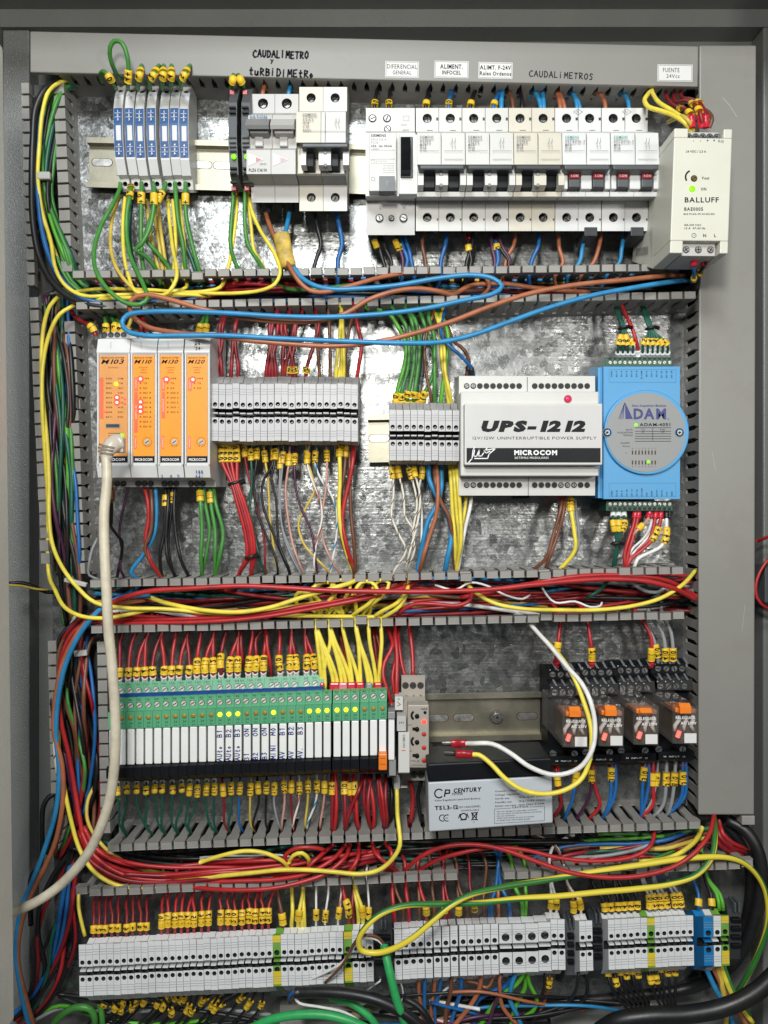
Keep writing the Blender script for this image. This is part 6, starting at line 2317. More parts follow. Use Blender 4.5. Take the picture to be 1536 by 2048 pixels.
for i, x in enumerate((1226, 1237, 1248)):
    wire('darkgreen', 6, [(x, 1022, 28), (x, 1034, 34), (x + 1, 1050, 38), (1233 + i * 1.5, 1080, 36), (1231 + i * 2, 1100, 34), (1226 + i * 2.5, 1128, 30), (1226 + i * 2, 1150, 18)], f"dark green wire, {ordn(i)} from the left under the blue data module", G, marks=[(1053, ["", "1", "20"][i], 22)],
         ferr=(17, FWHITE, 2.1), wob=0)
for i, (c, w, p, m, l) in enumerate((('red', 8, [(1271, 1022), (1268, 1045), (1257, 1080), (1249, 1110), (1250, 1132)], None, "left red wire straight down under the blue data module"),
                                  ('red', 8, [(1278, 1022), (1274, 1045), (1263, 1085), (1256, 1110), (1252, 1132)], None, "right red wire straight down under the blue data module"),
                                  ('pink', 6, [(1300, 1022), (1296, 1038), (1280, 1055), (1268, 1068)], (1053, "", 14), "pinkish wire with a blank marker under the blue data module"),
                                  ('red', 8, [(1322, 1022), (1320, 1045), (1308, 1075), (1284, 1100), (1262, 1118), (1254, 1134)], (1062, "24+", 32), "red wire marked 24+ under the blue data module"),
                                  ('red', 8, [(1312, 1022), (1308, 1050), (1298, 1080), (1275, 1100), (1258, 1120), (1252, 1134)], None, "slanting red wire left of the one marked 24+"),
                                  ('white', 5, [(1304, 1040), (1298, 1060), (1284, 1080), (1268, 1094), (1260, 1106)], None, "thin white wire slanting behind the red ones, upper"),
                                  ('white', 5, [(1309, 1045), (1302, 1066), (1288, 1084), (1274, 1098), (1262, 1112)], None, "thin white wire slanting behind the red ones, lower"),
                                  ('white', 8, [(1333, 1022), (1333, 1045), (1332, 1075), (1322, 1093), (1298, 1106), (1276, 1117), (1270, 1130)], (1062, "24-", 34), "white wire with black ferrule under the right corner of the blue module"))):
    wire(c, w, [(a, b, 30 + min(j, 2) * 3) for j, (a, b) in enumerate(p)] + [(p[-1][0] - 4, p[-1][1] + 18, 18)], l, G, marks=[m] if m else (), ferr=(16, WC['black'] if c == 'white' and w == 8 else RF, 2.3) if c in ('red', 'pink') or w == 8 else None, wob=0)
# orange module wires
G = "wires below the orange modules"
for i, (c, w, p, xs, m) in enumerate((('purple', 6, [(257, 968), (252, 995), (241, 1045), (239, 1070), (244, 1100), (240, 1135)], 232, None), ('red', 9, [(289, 975), (295, 1000), (297, 1040), (291, 1080), (300, 1120)], 311, None),
                                 ('brown', 8, [(301, 975), (304, 1010), (302, 1060), (290, 1100)], 311, None), ('skyblue', 9, [(311, 975), (313, 1020), (308, 1070), (290, 1105), (262, 1145)], 258, None),
                                 ('black', 7.5, [(331, 975), (331, 1000), (328, 1070), (320, 1110)], 311, "B"), ('black', 7.5, [(338, 975), (336, 1010), (332, 1080), (336, 1120)], 338, None),
                                 ('black', 7.5, [(345, 975), (344, 1010), (336, 1080), (340, 1120)], 338, "O"), ('black', 7.5, [(350, 975), (348, 1020), (352, 1070), (362, 1120)], 364, None),
                                 ('green', 8.5, [(399, 975), (401, 1005), (404, 1060), (402, 1110)], 391, ""), ('green', 8.5, [(407, 975), (410, 1005), (419, 1060), (412, 1110)], 391, None),
                                 ('green', 8.5, [(420, 975), (422, 1010), (430, 1060), (430, 1110)], 417, ""), ('green', 8.5, [(427, 975), (432, 1010), (446, 1065), (440, 1110)], 417, None))):
    drop(c, w, p[0][0], p[0][1], xs, 'd2u', f"{CN[c]} wire, {ordn(i)} from the left below the orange modules", G, mids=[(a, b, 34 + i % 3 * 3) for a, b in p[1:]], ha=34, marks=[(995, m, 22)] if m is not None else ())
wire('grey', 6, [(196, 1075, 30), (184, 1100, 32), (178, 1130, 32), (178, 1150, 28), (200, 1160, 24)], "grey lead curling from behind the beige cable", G)
G = "wires above the orange modules"
for i, (c, w, p, m) in enumerate((('darkred', 9, [(192, 672, 34), (184, 655, 36), (168, 645, 34), (150, 634, 26), (142, 622, 16)], ""), ('green', 8, [(212, 672, 34), (212, 655, 40), (210, 640, 36), (206, 622, 20)], "3"),
                               ('green', 8, [(228, 672, 34), (230, 655, 40), (226, 640, 34), (215, 625, 20)], "5"), ('green', 8, [(243, 672, 34), (240, 656, 40), (234, 640, 30), (222, 630, 18)], "6"),
                               ('palegold', 8, [(252, 672, 34), (258, 650, 44), (262, 640, 40), (256, 632, 24)], "6"), ('red', 9, [(281, 672, 34), (282, 655, 38), (277, 638, 32), (268, 622, 18)], None),
                               ('red', 9, [(292, 672, 34), (292, 655, 38), (286, 638, 32), (280, 620, 18)], None), ('green', 8, [(396, 672, 34), (400, 655, 40), (406, 640, 36), (408, 622, 18)], ""),
                               ('green', 8, [(410, 672, 34), (412, 655, 40), (414, 638, 36), (412, 620, 18)], ""))):
    wire(c, w, p, f"{CN[c]} wire, {ordn(i)} from the left above the orange modules", G, marks=[(657, m, 16)] if m is not None else (), wob=0)

# ================================================================ relay row wires
G = "red wires above the green relay row"
xb = (239.6, 257.3, 274.4, 289.6, 304.8, 328.7, 343.7, 359.4, 379, 393.7, 409.4, 426, 440.6, 459.4, 475.4, 498, 512.5, 527, 558, 580, 592, 614, 629)
xf = (238.5, 256.5, 273, 289.6, 306, 327.7, 342.7, 358, 377, 393.7, 410, 426.6, 442, 459.4, 475.4, 496.5, 510.5, 527, 560.5, 579.5, 592.5, 613, 629)
xt = (241, 267, 293, 293, 320, 322, 351, 374, 374, 401, 427, 427, 449, 477, 477, 505, 512, 532, 560, 583, 583, 610, 612)
for i in range(23):
    no = i + 1 if i < 18 else i + 2
    y0 = 1366 - i * .72
    t = str(no)
    mh = 1340 if no >= 10 else 1346
    mh -= i * .5 + rw.uniform(-2, 4)
    drop('red' if i % 4 else 'darkred', 8.5 if i != 7 else 8, xf[i], y0 - 4, xt[i], 'd2l', f"{ordn(i)} marked red wire from the left above the green relay row", G, ha=38, hm=34, hs=24,
         mids=[(xf[i], y0 - 14, 40), (xb[i], mh - 4, 40), (xb[i] + (xt[i] - xb[i]) * .3, 1305, 34), (xt[i] - (xt[i] - xb[i]) * .12, 1278, 30)], marks=[(mh, t, 13 * len(t) + 2)], ferr=(17, FWHITE, 2.3))
drop('red', 8, 543, 1354, 535, 'd2l', "red wire without marker slipping behind the green relay row", G, mids=[(541, 1330), (534, 1290)])
drop('darkred', 8, 470, 1360, 478, 'd2l', "darker red wire behind the markers 14 and 15", G, mids=[(484, 1330), (482, 1290)])
G = "yellow wires feeding the right end of the green relay row"
YW = ((642, 634, 0), (650, 641, 0), (666, 640, 1), (674, 642, 1), (645, 662, 0), (683, 664, 2), (691, 662, 2), (700, 668, 3), (704, 690, 3), (716, 690, 4), (721, 716, 4), (736, 718, 5), (743, 717, 5), (752, 738, 6), (758, 764, 6))
for i, (a, b, k) in enumerate(YW):
    drop('yellow', 8.6, a, 1372 - k * .6, b, 'd2l', f"{ordn(i)} of the bright yellow wires dropping onto the relay row", G, ha=48, hm=46, hs=42, mids=[(a, 1360, 48), (a + (b - a) * .35, 1325, 48), (b - (b - a) * .1, 1285, 46)],
         endx=rw.choice((-30, -20, 24, 34)))
for (x, w, c, l) in ((644, 9, RF, "narrow red ferrule at the left of the coloured ferrules"), (669, 20, RF, "wide red twin ferrule under the yellow wires, the leftmost wide one"), (686, 17, mat("pink_plastic", (.65, .2, .24), .3), "pink twin ferrule under the yellow wires"),
                     (703, 17, RF, "red twin ferrule right of the pink one"), (720, 16, RF, "red twin ferrule left of the grey one"), (738, 12, WC['grey'], "grey ferrule under the yellow wires"), (756, 16, RF, "last red twin ferrule beside the plug relay")):
    mb = MB(P(x, 1382, 50))
    mb.box(x - w / 2, 1366, x + w / 2, 1386, 42, 53, c)
    tag(mb.build("ferrule", bevel=1.2), l, "ferrule", "coloured ferrules under the yellow wires")
G = "red wires around the plug relay and the timer"
for i, (p, w) in enumerate((([(783, 1408, 52), (776, 1385, 54), (766, 1350, 52), (769, 1325, 48), (785, 1292, 44), (781, 1272, 36), (772, 1252, 28), (765, 1235, 16)], 9), ([(793, 1395, 54), (793, 1370, 54), (794, 1310, 46), (790, 1265, 36), (791, 1240, 20)], 10),
                            ([(790, 1390, 50), (785, 1355, 48), (793, 1310, 40), (797, 1265, 30), (799, 1240, 16)], 8), ([(810, 1352, 44), (804, 1330, 42), (798, 1290, 36), (795, 1260, 26), (790, 1240, 14)], 8), ([(826, 1352, 44), (825, 1310, 38), (820, 1262, 30), (818, 1240, 16)], 9),
                            ([(757, 1345, 30), (752, 1310, 28), (746, 1262, 24), (742, 1240, 14)], 7), ([(765, 1350, 30), (762, 1310, 28), (752, 1265, 24), (748, 1240, 14)], 7), ([(700, 1350, 26), (690, 1310, 24), (680, 1265, 22), (682, 1240, 12)], 7))):
    wire('red' if i < 5 else 'darkred', w, p, f"{'red' if i < 5 else 'dark red'} wire, {ordn(i)} of those dropping between green relays and timer", G, wob=0)
G = "wires above the industrial relays"
for i, (c, w, a, b, m, mids) in enumerate((('red', 8.5, 1112, 1120, "1", [(1113, 1310), (1118, 1270)]), ('red', 8.5, 1183, 1173, "12", [(1184, 1310), (1180, 1275)]), ('red', 8.5, 1302, 1299, "1", [(1303, 1310), (1301, 1270)]), ('grey', 7, 1316, 1292, "20", [(1314, 1305), (1304, 1270)]),
                                      ('grey', 8, 1330, 1318, "40", [(1331, 1300), (1324, 1265)]), ('grey', 8, 1346, 1340, "60", [(1346, 1300), (1342, 1265)]))):
    drop(c, w, a, 1328, b, 'd2l', f"{CN[c]} wire, {ordn(i)} from the left above the industrial relays", G, mids=[(x, y, 34) for x, y in mids], ha=30, marks=[(1306 if i else 1303, m, 26)], ferr=(16, RF if c == 'red' else WC['black'], 2.3))
G = "wires below the industrial relays"
for i, (c, w, a, ya, b, m, fr, mids) in enumerate((('darkred', 8, 1112, 1535, 1118, "", 1, [(1116, 1570), (1122, 1610)]), ('black', 7, 1120, 1600, 1104, None, 0, [(1126, 1618), (1122, 1640)]), ('blue', 7.5, 1155, 1532, 1142, "", 1, [(1150, 1570), (1143, 1605)]),
                                              ('purple', 7, 1183, 1530, 1172, "23", 1, [(1183, 1575), (1176, 1600)]), ('red', 8, 1186, 1530, 1200, None, 0, [(1190, 1575), (1200, 1610)]), ('blue', 8, 1223, 1526, 1220, "30", 1, [(1222, 1570), (1220, 1600)]),
                                              ('blue', 8, 1230, 1526, 1220, None, 0, [(1232, 1570), (1226, 1600)]), ('blue', 8, 1290, 1524, 1291, "30", 1, [(1286, 1560), (1284, 1595)]), ('blue', 8, 1297, 1524, 1291, None, 0, [(1298, 1560), (1292, 1598)]),
                                              ('red', 9, 1306, 1524, 1302, "", 0, [(1306, 1570), (1305, 1610)]), ('grey', 5, 1316, 1524, 1300, "10", 0, [(1312, 1570), (1302, 1605)]), ('grey', 8, 1333, 1524, 1322, "30", 0, [(1332, 1570), (1326, 1610)]),
                                              ('grey', 8, 1351, 1524, 1345, "80", 0, [(1348, 1570), (1343, 1605)]), ('blue', 8, 1364, 1520, 1354, "30", 1, [(1366, 1555), (1362, 1595)]), ('blue', 8, 1371, 1520, 1356, None, 0, [(1373, 1555), (1368, 1595)]))):
    drop(c, w, a, ya, b, 'd3u', f"{CN[c]} wire, {ordn(i)} from the left below the industrial relays", G, mids=[(x, y, 34) for x, y in mids], ha=32, hs=30, marks=[(1552, m, 26)] if m is not None else (), ferr=(18, RF, 2.6) if fr else None)
# battery leads
G = "battery leads"
for c, p, l in (('white', [(930, 1487, 84), (945, 1487, 88), (985, 1488, 94), (1020, 1506, 98), (1060, 1534, 100), (1110, 1550, 102), (1158, 1536, 104), (1184, 1500, 104), (1190, 1450, 102), (1180, 1400, 98), (1162, 1365, 90), (1135, 1335, 78), (1105, 1298, 62), (1078, 1268, 50), (1058, 1246, 40), (1045, 1232, 28), (1020, 1222, 16)],
                 "white battery lead looping past the leftmost industrial relay"),
                ('yellow', [(942, 1509, 94), (958, 1510, 96), (982, 1528, 100), (1010, 1557, 104), (1045, 1580, 106), (1085, 1588, 106), (1130, 1580, 106), (1165, 1555, 104), (1181, 1510, 102), (1182, 1455, 98), (1168, 1405, 92), (1148, 1355, 84), (1122, 1315, 66), (1095, 1285, 50), (1070, 1262, 40), (1052, 1240, 30), (1030, 1228, 16)],
                 "yellow battery lead crossing under the leftmost industrial relay")):
    o = wire(c, 10.5, p, l, G, wob=0, hwm=96)
    O = Vector(o["_o"])
    mb = MB(O)
    d = (P(*p[1]) - P(*p[0])).normalized()
    e = P(*p[0]) - O
    mb.tube([e - d * 11, e - d * 5, e - d * 4.4, e + d * 1.5], [3.2, 3.2, 2.7, 3.0], REDC, n=12, flat=.7)
    mb.build("crimp_sleeve", o)
    mb = MB(O)
    mb.tube([e - d * 20, e - d * 10], [1.9, 2.2], STEEL, n=6, flat=.4)
    mb.build("spade_terminal", o)
# relay row, below
G = "thin wires below the green relay row"
LB = ((235, 'darkgreen', 240), (254, 'darkgreen', 240), (273, 'darkgreen', 293), (292, 'darkgreen', 293), (309, 'darkgreen', 320), (324, 'darkgreen', 320), (345.5, 'darkgreen', 347), (363.5, 'darkgreen', 347), (379, 'darkgreen', 372), (395, 'darkgreen', 372),
      (413, 'darkgreen', 425), (429, 'darkgreen', 425), (446, 'darkred', 452), (462, 'darkgreen', 452), (480, 'blue', 478), (501, 'palegold', 505), (516, 'black', 505), (533, 'black', 532), (549, 'grey', 558), (568, 'pink', 558), (583, 'darkred', 584),
      (599, 'whitered', 584), (616, 'palegold', 611), (634, 'whiteblue', 611), (649, 'pink', 637))
for i, (x, c, xs_) in enumerate(LB):
    y = 1566 - (x - 235) * .028
    my = y + (16 if i % 3 else 20)
    drop(c, 5, x + rw.uniform(-2, 2), y, xs_, 'd3u', f"{CN[c]} thin wire, {ordn(i)} from the left below the relay row", G, ha=36, hm=36, hs=30, mids=[(x, my, 42), (x + (xs_ - x) * .1 + rw.uniform(-3, 3), my + 30, 40), (xs_ - (xs_ - x) * .25 + rw.uniform(-3, 3), 1650, 36)],
         marks=[(my, str(i + 1) if i % 4 else "", 22 if i > 7 else 15)], ferr=(9, FWHITE, 1.9) if i < 12 else None, endx=rw.uniform(-40, -10))
G = "red wires below the right end of the relay row"
for i, (a, b, m, mids) in enumerate(((664, 665, "15", [(665, 1610), (664, 1650)]), (671, 665, None, [(673, 1610), (670, 1650)]), (688, 691, "10", [(690, 1610), (690, 1650)]), (695, 717, "", [(704, 1605), (714, 1640)]), (707, 717, "17", [(712, 1600), (714, 1640)]),
                                  (725, 691, None, [(718, 1580), (700, 1620), (692, 1650)]), (724, 717, None, [(722, 1570), (712, 1605), (711, 1640)]), (738, 744, None, [(746, 1600), (748, 1640)]), (742, 744, None, [(736, 1600), (738, 1640)]),
                                  (755, 770, None, [(758, 1590), (766, 1640)]), (759, 770, None, [(764, 1590), (771, 1640)]), (772, 770, None, [(771, 1600), (774, 1640)]), (730, 744, None, [(728, 1600), (738, 1645)]))):
    drop('red' if i % 3 == 1 else 'darkred', 8.2, a, 1556, b, 'd3u', f"red wire, {ordn(i)} from the left under the right end of the relay row", G, mids=[(x, y, 42 + i % 3 * 2) for x, y in mids], ha=38, hs=36, marks=[(1577, m, 24)] if m is not None else (),
         endx=rw.uniform(-90, -30))
drop('black', 9, 780, 1562, 770, 'd3u', "black wire between the plug relay and the duct below", G, mids=[(784, 1590), (778, 1640)])
drop('red', 9, 820, 1562, 822, 'd3u', "red wire under the timer relay", G, mids=[(826, 1590), (822, 1640)], ha=36)
drop('black', 8, 843, 1562, 848, 'd3u', "black wire under the timer relay beside the battery", G, mids=[(836, 1590), (842, 1640)], ha=36)
wire('yellow', 9.5, [(793, 1568, 46), (794, 1585, 50), (795, 1630, 54), (799, 1665, 60), (800, 1690, 64), (785, 1718, 62), (758, 1740, 60), (720, 1748, 60), (670, 1744, 60), (620, 1740, 58), (560, 1740, 56), (500, 1746, 54), (440, 1752, 50), (380, 1758, 46), (320, 1762, 40), (260, 1765, 32), (220, 1755, 26), (190, 1735, 22), (172, 1700, 20)],
     "long yellow wire from the plug relay curving left through the lowest duct", G, wob=0)
# ================================================================ bottom row wires
G = "red wires above the left end of the bottom row"
BX = [187, 198, 210, 224, 236, 253, 265.5, 281, 293, 323, 335.6, 350, 362.6, 375.5, 388, 403, 417, 441, 456, 469, 484, 498, 510, 524.5, 537]
for i, x in enumerate(BX):
    yb = 1874 - (x - 165) * .05
    t = str(i + 1 if i < 8 else i + 1)
    y_m = yb - (14 if i < 9 else 20) - rw.uniform(-1, 5)
    s_ = x + rw.uniform(-2, 8)
    drop('darkred' if i < 9 else 'red', 6.5, x, yb - 4, s_, 'd3l', f"{ordn(i)} red wire from the left above the bottom row's left end", G, ha=36, hm=34, mids=[(x, y_m, 38), (x + 1, y_m - 24, 34), (s_ - 2, 1800, 32)], marks=[(y_m, t, 13 if i < 9 else 26)])
G = "wires above the middle of the bottom row"
for i, (c, w, x, yb, xs_, m, dk) in enumerate((('brown', 9, 566, 1848, 560, "", 'd3l'), ('yellow', 8.5, 583, 1846, 586, None, 'd3l'), ('yellow', 8, 596, 1846, 604, "", 'd3l'), ('yellow', 8.5, 604, 1846, 604, None, 'd3l'), ('yellow', 8.5, 609, 1846, 612, None, 'd3l'), ('white', 5, 632, 1844, 620, "+", 'd3l'),
                                        ('white', 5, 650, 1842, 640, "2+", 'd3l'), ('whitered', 5, 676, 1842, 670, "+", 'd3l'), ('red', 8.5, 698, 1838, 691, "24+", 'd3l'), ('darkred', 8, 706, 1838, 696, None, 'd3l'), ('yellow', 8.5, 717, 1838, 714, None, 'd3l'),
                                        ('yellow', 8.5, 726, 1838, 718, "", 'd3l'), ('white', 5, 737, 1836, 742, "4", 'd3l'), ('red', 9, 789, 1836, 790, None, 'd3l'), ('brown', 7, 806, 1836, 798, None, 'd3l'), ('red', 9, 818, 1836, 816, None, 'd3l'),
                                        ('brown', 8, 838, 1834, 826, None, 'd3l'), ('red', 8.5, 853, 1834, 848, "", 'd3l'), ('brown', 8, 868, 1832, 872, None, 'd3l'), ('red', 7, 890, 1831, 896, "7", 'd3l'), ('darkred', 7, 899, 1831, 900, None, 'd3l'),
                                        ('brown', 8, 917, 1829, 912, "", 'd3l'), ('brown', 8, 935, 1828, 925, None, 'd3l'), ('darkred', 6, 950, 1828, 955, "00", 'd3l'), ('brown', 7, 968, 1827, 985, None, 'd3m'), ('blue', 8, 978, 1826, 1005, None, 'd3m'), ('blue', 8, 983, 1826, 1010, None, 'd3m'),
                                        ('terracotta', 8, 997, 1825, 1012, None, 'd3m'), ('blue', 9, 1020, 1824, 1006, None, 'd3m'), ('limegreen', 9, 1045, 1822, 1044, None, 'd3m'), ('limegreen', 8, 1051, 1822, 1058, None, 'd3m'), ('white', 7, 1101, 1822, 1100, "", 'd3m'),
                                        ('white', 6, 1113, 1822, 1112, "0", 'd3m'), ('brown', 7, 1147, 1824, 1130, "", 'd3m'), ('white', 6, 1162, 1824, 1148, "", 'd3m'))):
    drop(c, w, x, yb, xs_, dk, f"{CN[c]} wire, {ordn(i)} right of the numbered red ones, bottom row", G, ha=36, hm=36 + i % 3 * 2, marks=[(yb - 14, m, 22 if len(m) < 3 else 34)] if m is not None else ())
G = "wires above the right-hand white block"
for i, (c, x, m) in enumerate((('black', 1210, "1"), ('black', 1223, "2"), ('black', 1237, "3"), ('black', 1249, "4"), ('black', 1262, "5"), ('black', 1275, "0"), ('grey', 1299, "10"), ('grey', 1309, "20"), ('grey', 1323, "30"), ('grey', 1335, "40"), ('grey', 1351, "50"), ('grey', 1363, "60"))):
    y = 1822 - i * .8
    drop(c, 7, x, y, x - 6 + i % 2 * 4, 'd3m', f"{ordn(i)} marked wire from the left above the right-hand white block, {CN[c]}", G, ha=38, hm=36, marks=[(y - 10 - (6 if c == 'grey' else 0), m, 15 if c == 'black' else 26)])
for i, (c, x, xs_, m) in enumerate((('blue', 1397, 1398, ""), ('black', 1424, 1420, ""), ('limegreen', 1438, 1424, None), ('limegreen', 1446, 1430, None))):
    drop(c, 8, x, 1812, xs_, 'd3m', f"{CN[c]} wire, {ordn(i)} from the left above the blue terminal group", "wires above the blue terminal group", ha=38, marks=[(1800, m, 13)] if m is not None else ())
# below
G = "black wires hanging below the bottom row"
MK = [(206, 2010), (228, 2014), (244, 2005), (240, 2022), (270, 2003), (287, 2000), (261, 2020), (312, 2006), (325, 2010), (330, 1998), (342, 2026), (350, 1992), (358, 2004), (366, 1998), (375, 2016), (380, 2026), (402, 2004), (405, 2000), (420, 2014), (428, 2018), (430, 2002), (437, 2012), (478, 1998), (496, 2008), (520, 2012)]
for i, (x, y) in enumerate(MK):
    x0 = 180 + i * 14.5
    wire('black', 5.5, [(x0, 1996 - (x0 - 165) * .05 - 14, 26), (x0 - 1, 1996 - (x0 - 165) * .05 + 2, 30), (x + 2, y, 26), (x - 14, y + 22, 22), (x - 40, y + 48, 16)], f"black wire, {ordn(i)} from the left hanging below the bottom row", G, marks=[(y, ["7", "", "17", "5", "0", "11"][i % 6], 15 + i % 3 * 4)], wob=0)
G = "coloured wires below the middle of the bottom row"
CB = (('whitered', 4, [(800, 1960), (806, 1985), (800, 2012)]), ('terracotta', 9, [(838, 1956), (838, 1985), (842, 2010), (850, 2060)]), ('blue', 8, [(850, 1956), (849, 1990), (851, 2030), (862, 2060)]), ('terracotta', 8, [(870, 1955), (868, 1985), (862, 2015), (866, 2060)]),
      ('blue', 7, [(882, 1955), (878, 1985), (870, 2010), (872, 2060)]), ('brown', 9, [(903, 1953), (900, 1990), (893, 2015), (890, 2060)]), ('whiteblue', 6, [(914, 1952), (895, 1975), (874, 2000), (868, 2030), (872, 2052)]), ('blue', 9, [(922, 1952), (922, 1980), (912, 2012), (898, 2060)]),
      ('terracotta', 10, [(963, 1950), (958, 1980), (940, 2012), (905, 2055)]), ('blue', 11, [(1025, 1948), (1012, 1972), (980, 1985), (955, 2000), (948, 2030), (950, 2060)]), ('limegreen', 10, [(1048, 1946), (1035, 1966), (1005, 1990), (980, 2020), (955, 2060)]),
      ('skyblue', 10, [(1030, 1948), (1022, 1975), (1020, 2000), (1032, 2025), (1046, 2060)]), ('limegreen', 10, [(1052, 1946), (1050, 1975), (1032, 2010), (1020, 2060)]), ('limegreen', 9, [(1054, 1946), (1060, 1970), (1074, 2000), (1068, 2020), (1045, 2036)]),
      ('terracotta', 9, [(1000, 1950), (1000, 1990), (1006, 2015), (1035, 2050)]), ('brown', 7, [(1100, 1948), (1096, 1980), (1086, 2010), (1070, 2035)]), ('black', 7, [(1090, 1948), (1088, 1975), (1078, 2010), (1062, 2050)]),
      ('black', 7, [(1157, 1945), (1152, 1980), (1135, 2005), (1095, 2022), (1040, 2036), (1000, 2040)]), ('black', 8, [(1170, 1945), (1175, 1975), (1168, 1998), (1140, 2018), (1090, 2034), (1020, 2048)]), ('terracotta', 6, [(988, 1950), (975, 1975), (950, 1965), (930, 1962)]),
      ('purple', 8, [(1003, 1950), (996, 1990), (985, 2020), (975, 2060)]), ('white', 4, [(760, 1962), (745, 1972), (735, 1980)]))
for i, (c, w, p) in enumerate(CB):
    hh = [26, 36, 40, 34, 26, 20]
    pts = [(p[0][0], p[0][1] - 12, 26)] + [(a, b, 36 - j * 2 + (i % 3) * 3) for j, (a, b) in enumerate(p)]
    wire(c, w, pts, f"{CN[c]} wire, {ordn(i)} from the left below the bottom row's middle", G, marks=[(1965, "2", 20)] if (c == 'brown' and w == 7) else (), wob=0)
G = "black wires below the right-hand white block"
for i, (x, xe, m, ym) in enumerate(((1216, 1262, "1", 1948), (1229, 1272, "2", 1962), (1240, 1280, "3", 1944), (1252, 1288, "4", 1953), (1264, 1296, "5", 1943), (1275, 1302, "0", 1955), (1298, 1326, "1", 1958), (1310, 1334, "0", 1962), (1320, 1340, "0", 1942), (1334, 1346, "0", 1948), (1348, 1352, "0", 1946))):
    y = 1944 - i
    wire('black', 6.5, [(x, y - 14, 28), (x, y, 32), (x + 4, y + 25, 36), (x + (xe - x) * .5, y + 55, 34), (xe, y + 82, 28), (xe + 18, y + 100, 16)], f"black wire, {ordn(i)} from the left below the right-hand white block", G, marks=[(ym, m, 15)], wob=0)
G = "wires below the blue terminal group"
for i, (c, w, p) in enumerate((('skyblue', 11, [(1410, 1930), (1418, 1950), (1432, 1980), (1450, 2010), (1470, 2060)]), ('terracotta', 10, [(1424, 1930), (1438, 1960), (1455, 1995), (1480, 2030), (1500, 2060)]), ('palegold', 12, [(1434, 1930), (1440, 1955), (1448, 1990), (1452, 2020), (1450, 2060)]),
                            ('yellow', 11, [(1441, 1930), (1450, 1955), (1462, 1985), (1478, 2010), (1505, 2045)]), ('green', 9, [(1448, 1930), (1458, 1960), (1472, 1990), (1500, 2030)]))):
    wire(c, w, [(p[0][0], p[0][1] - 8, 28)] + [(a, b, 36) for a, b in p], f"{CN[c]} wire, {ordn(i)} from the left hanging under the blue terminal group", G, wob=0)
# ---------------- thick cables
G = "thick cables at the foot of the cabinet"
for c, w, p, l in (('black', 22, [(592, 1985, 66), (640, 1984, 70), (700, 1988, 74), (760, 2002, 78), (810, 2028, 80), (850, 2060, 80)], "thick black cable with a stripped blue-cored end below the bottom row"),
                   ('fgreen', 17, [(768, 1890, 70), (774, 1920, 76), (783, 1960, 80), (793, 2000, 82), (806, 2036, 80), (812, 2060, 80)], "bright green cable standing up with its stripped end over the bottom row"),
                   ('fgreen', 17, [(500, 2058, 60), (540, 2040, 64), (590, 2030, 66), (650, 2030, 68), (700, 2042, 70), (740, 2060, 70)], "bright green cable arching at the bottom border"),
                   ('fgreen', 14, [(660, 1995, 56), (700, 2006, 60), (735, 2030, 62), (760, 2060, 60)], "bright green cable slanting behind the thick black one"),
                   ('black', 13, [(806, 1996, 64), (830, 2008, 66), (850, 2028, 68), (868, 2058, 66)], "medium black cable beside the standing green cable"),
                   ('olive', 18, [(690, 2060, 50), (705, 2035, 52), (735, 2018, 52), (760, 2008, 46)], "olive grey cable at the bottom border behind the green ones"),
                   ('black', 34, [(1200, 2062, 50), (1235, 2042, 56), (1300, 2032, 60), (1380, 2028, 62), (1450, 2014, 64), (1510, 1985, 66), (1560, 1940, 66)], "very thick black cable along the lower right edge"),
                   ('black', 24, [(1455, 1640, 20), (1490, 1660, 28), (1515, 1700, 34), (1524, 1760, 36), (1512, 1830, 34), (1490, 1890, 30), (1450, 1940, 20), (1380, 1975, 4), (1280, 1990, 0), (1180, 2000, 0), (1080, 2006, 0), (1000, 2012, 0), (900, 2010, 0)], "thick black cable curving down the right side behind the terminals"),
                   ('black', 20, [(1440, 1640, 14), (1470, 1670, 18), (1496, 1720, 20), (1500, 1790, 20), (1485, 1860, 14), (1450, 1920, 6), (1390, 1960, -4), (1290, 1975, -6), (1180, 1988, -6)], "second thick black cable behind the first at the right side"),
                   ('green', 13, [(100, 2060, 20), (118, 2035, 26), (150, 2015, 30), (180, 2018, 30), (190, 2040, 26), (186, 2062, 20)], "green-yellow cable loop in the bottom left corner"),
                   ('green', 11, [(192, 1990, 24), (202, 2020, 26), (206, 2060, 24)], "thin green cable right of the loop in the bottom left corner"),
                   ('black', 16, [(600, 2030, 10), (700, 2022, 4), (800, 2030, 0), (900, 2042, 0), (1000, 2046, 0), (1100, 2040, 0)], "black cable lying on the floor of the cabinet at the bottom"),
                   ('black', 10, [(118, 1584, 8), (98, 1594, 10), (87, 1612, 12), (84, 1650, 14), (84, 1700, 14), (80, 1730, 14), (64, 1750, 14), (60, 1790, 12), (62, 1850, 10)], "black lead outside the left duct near the bottom")):
    wire(c, w, p, l, G, wob=0, n=14, name="cable", cat="cable")
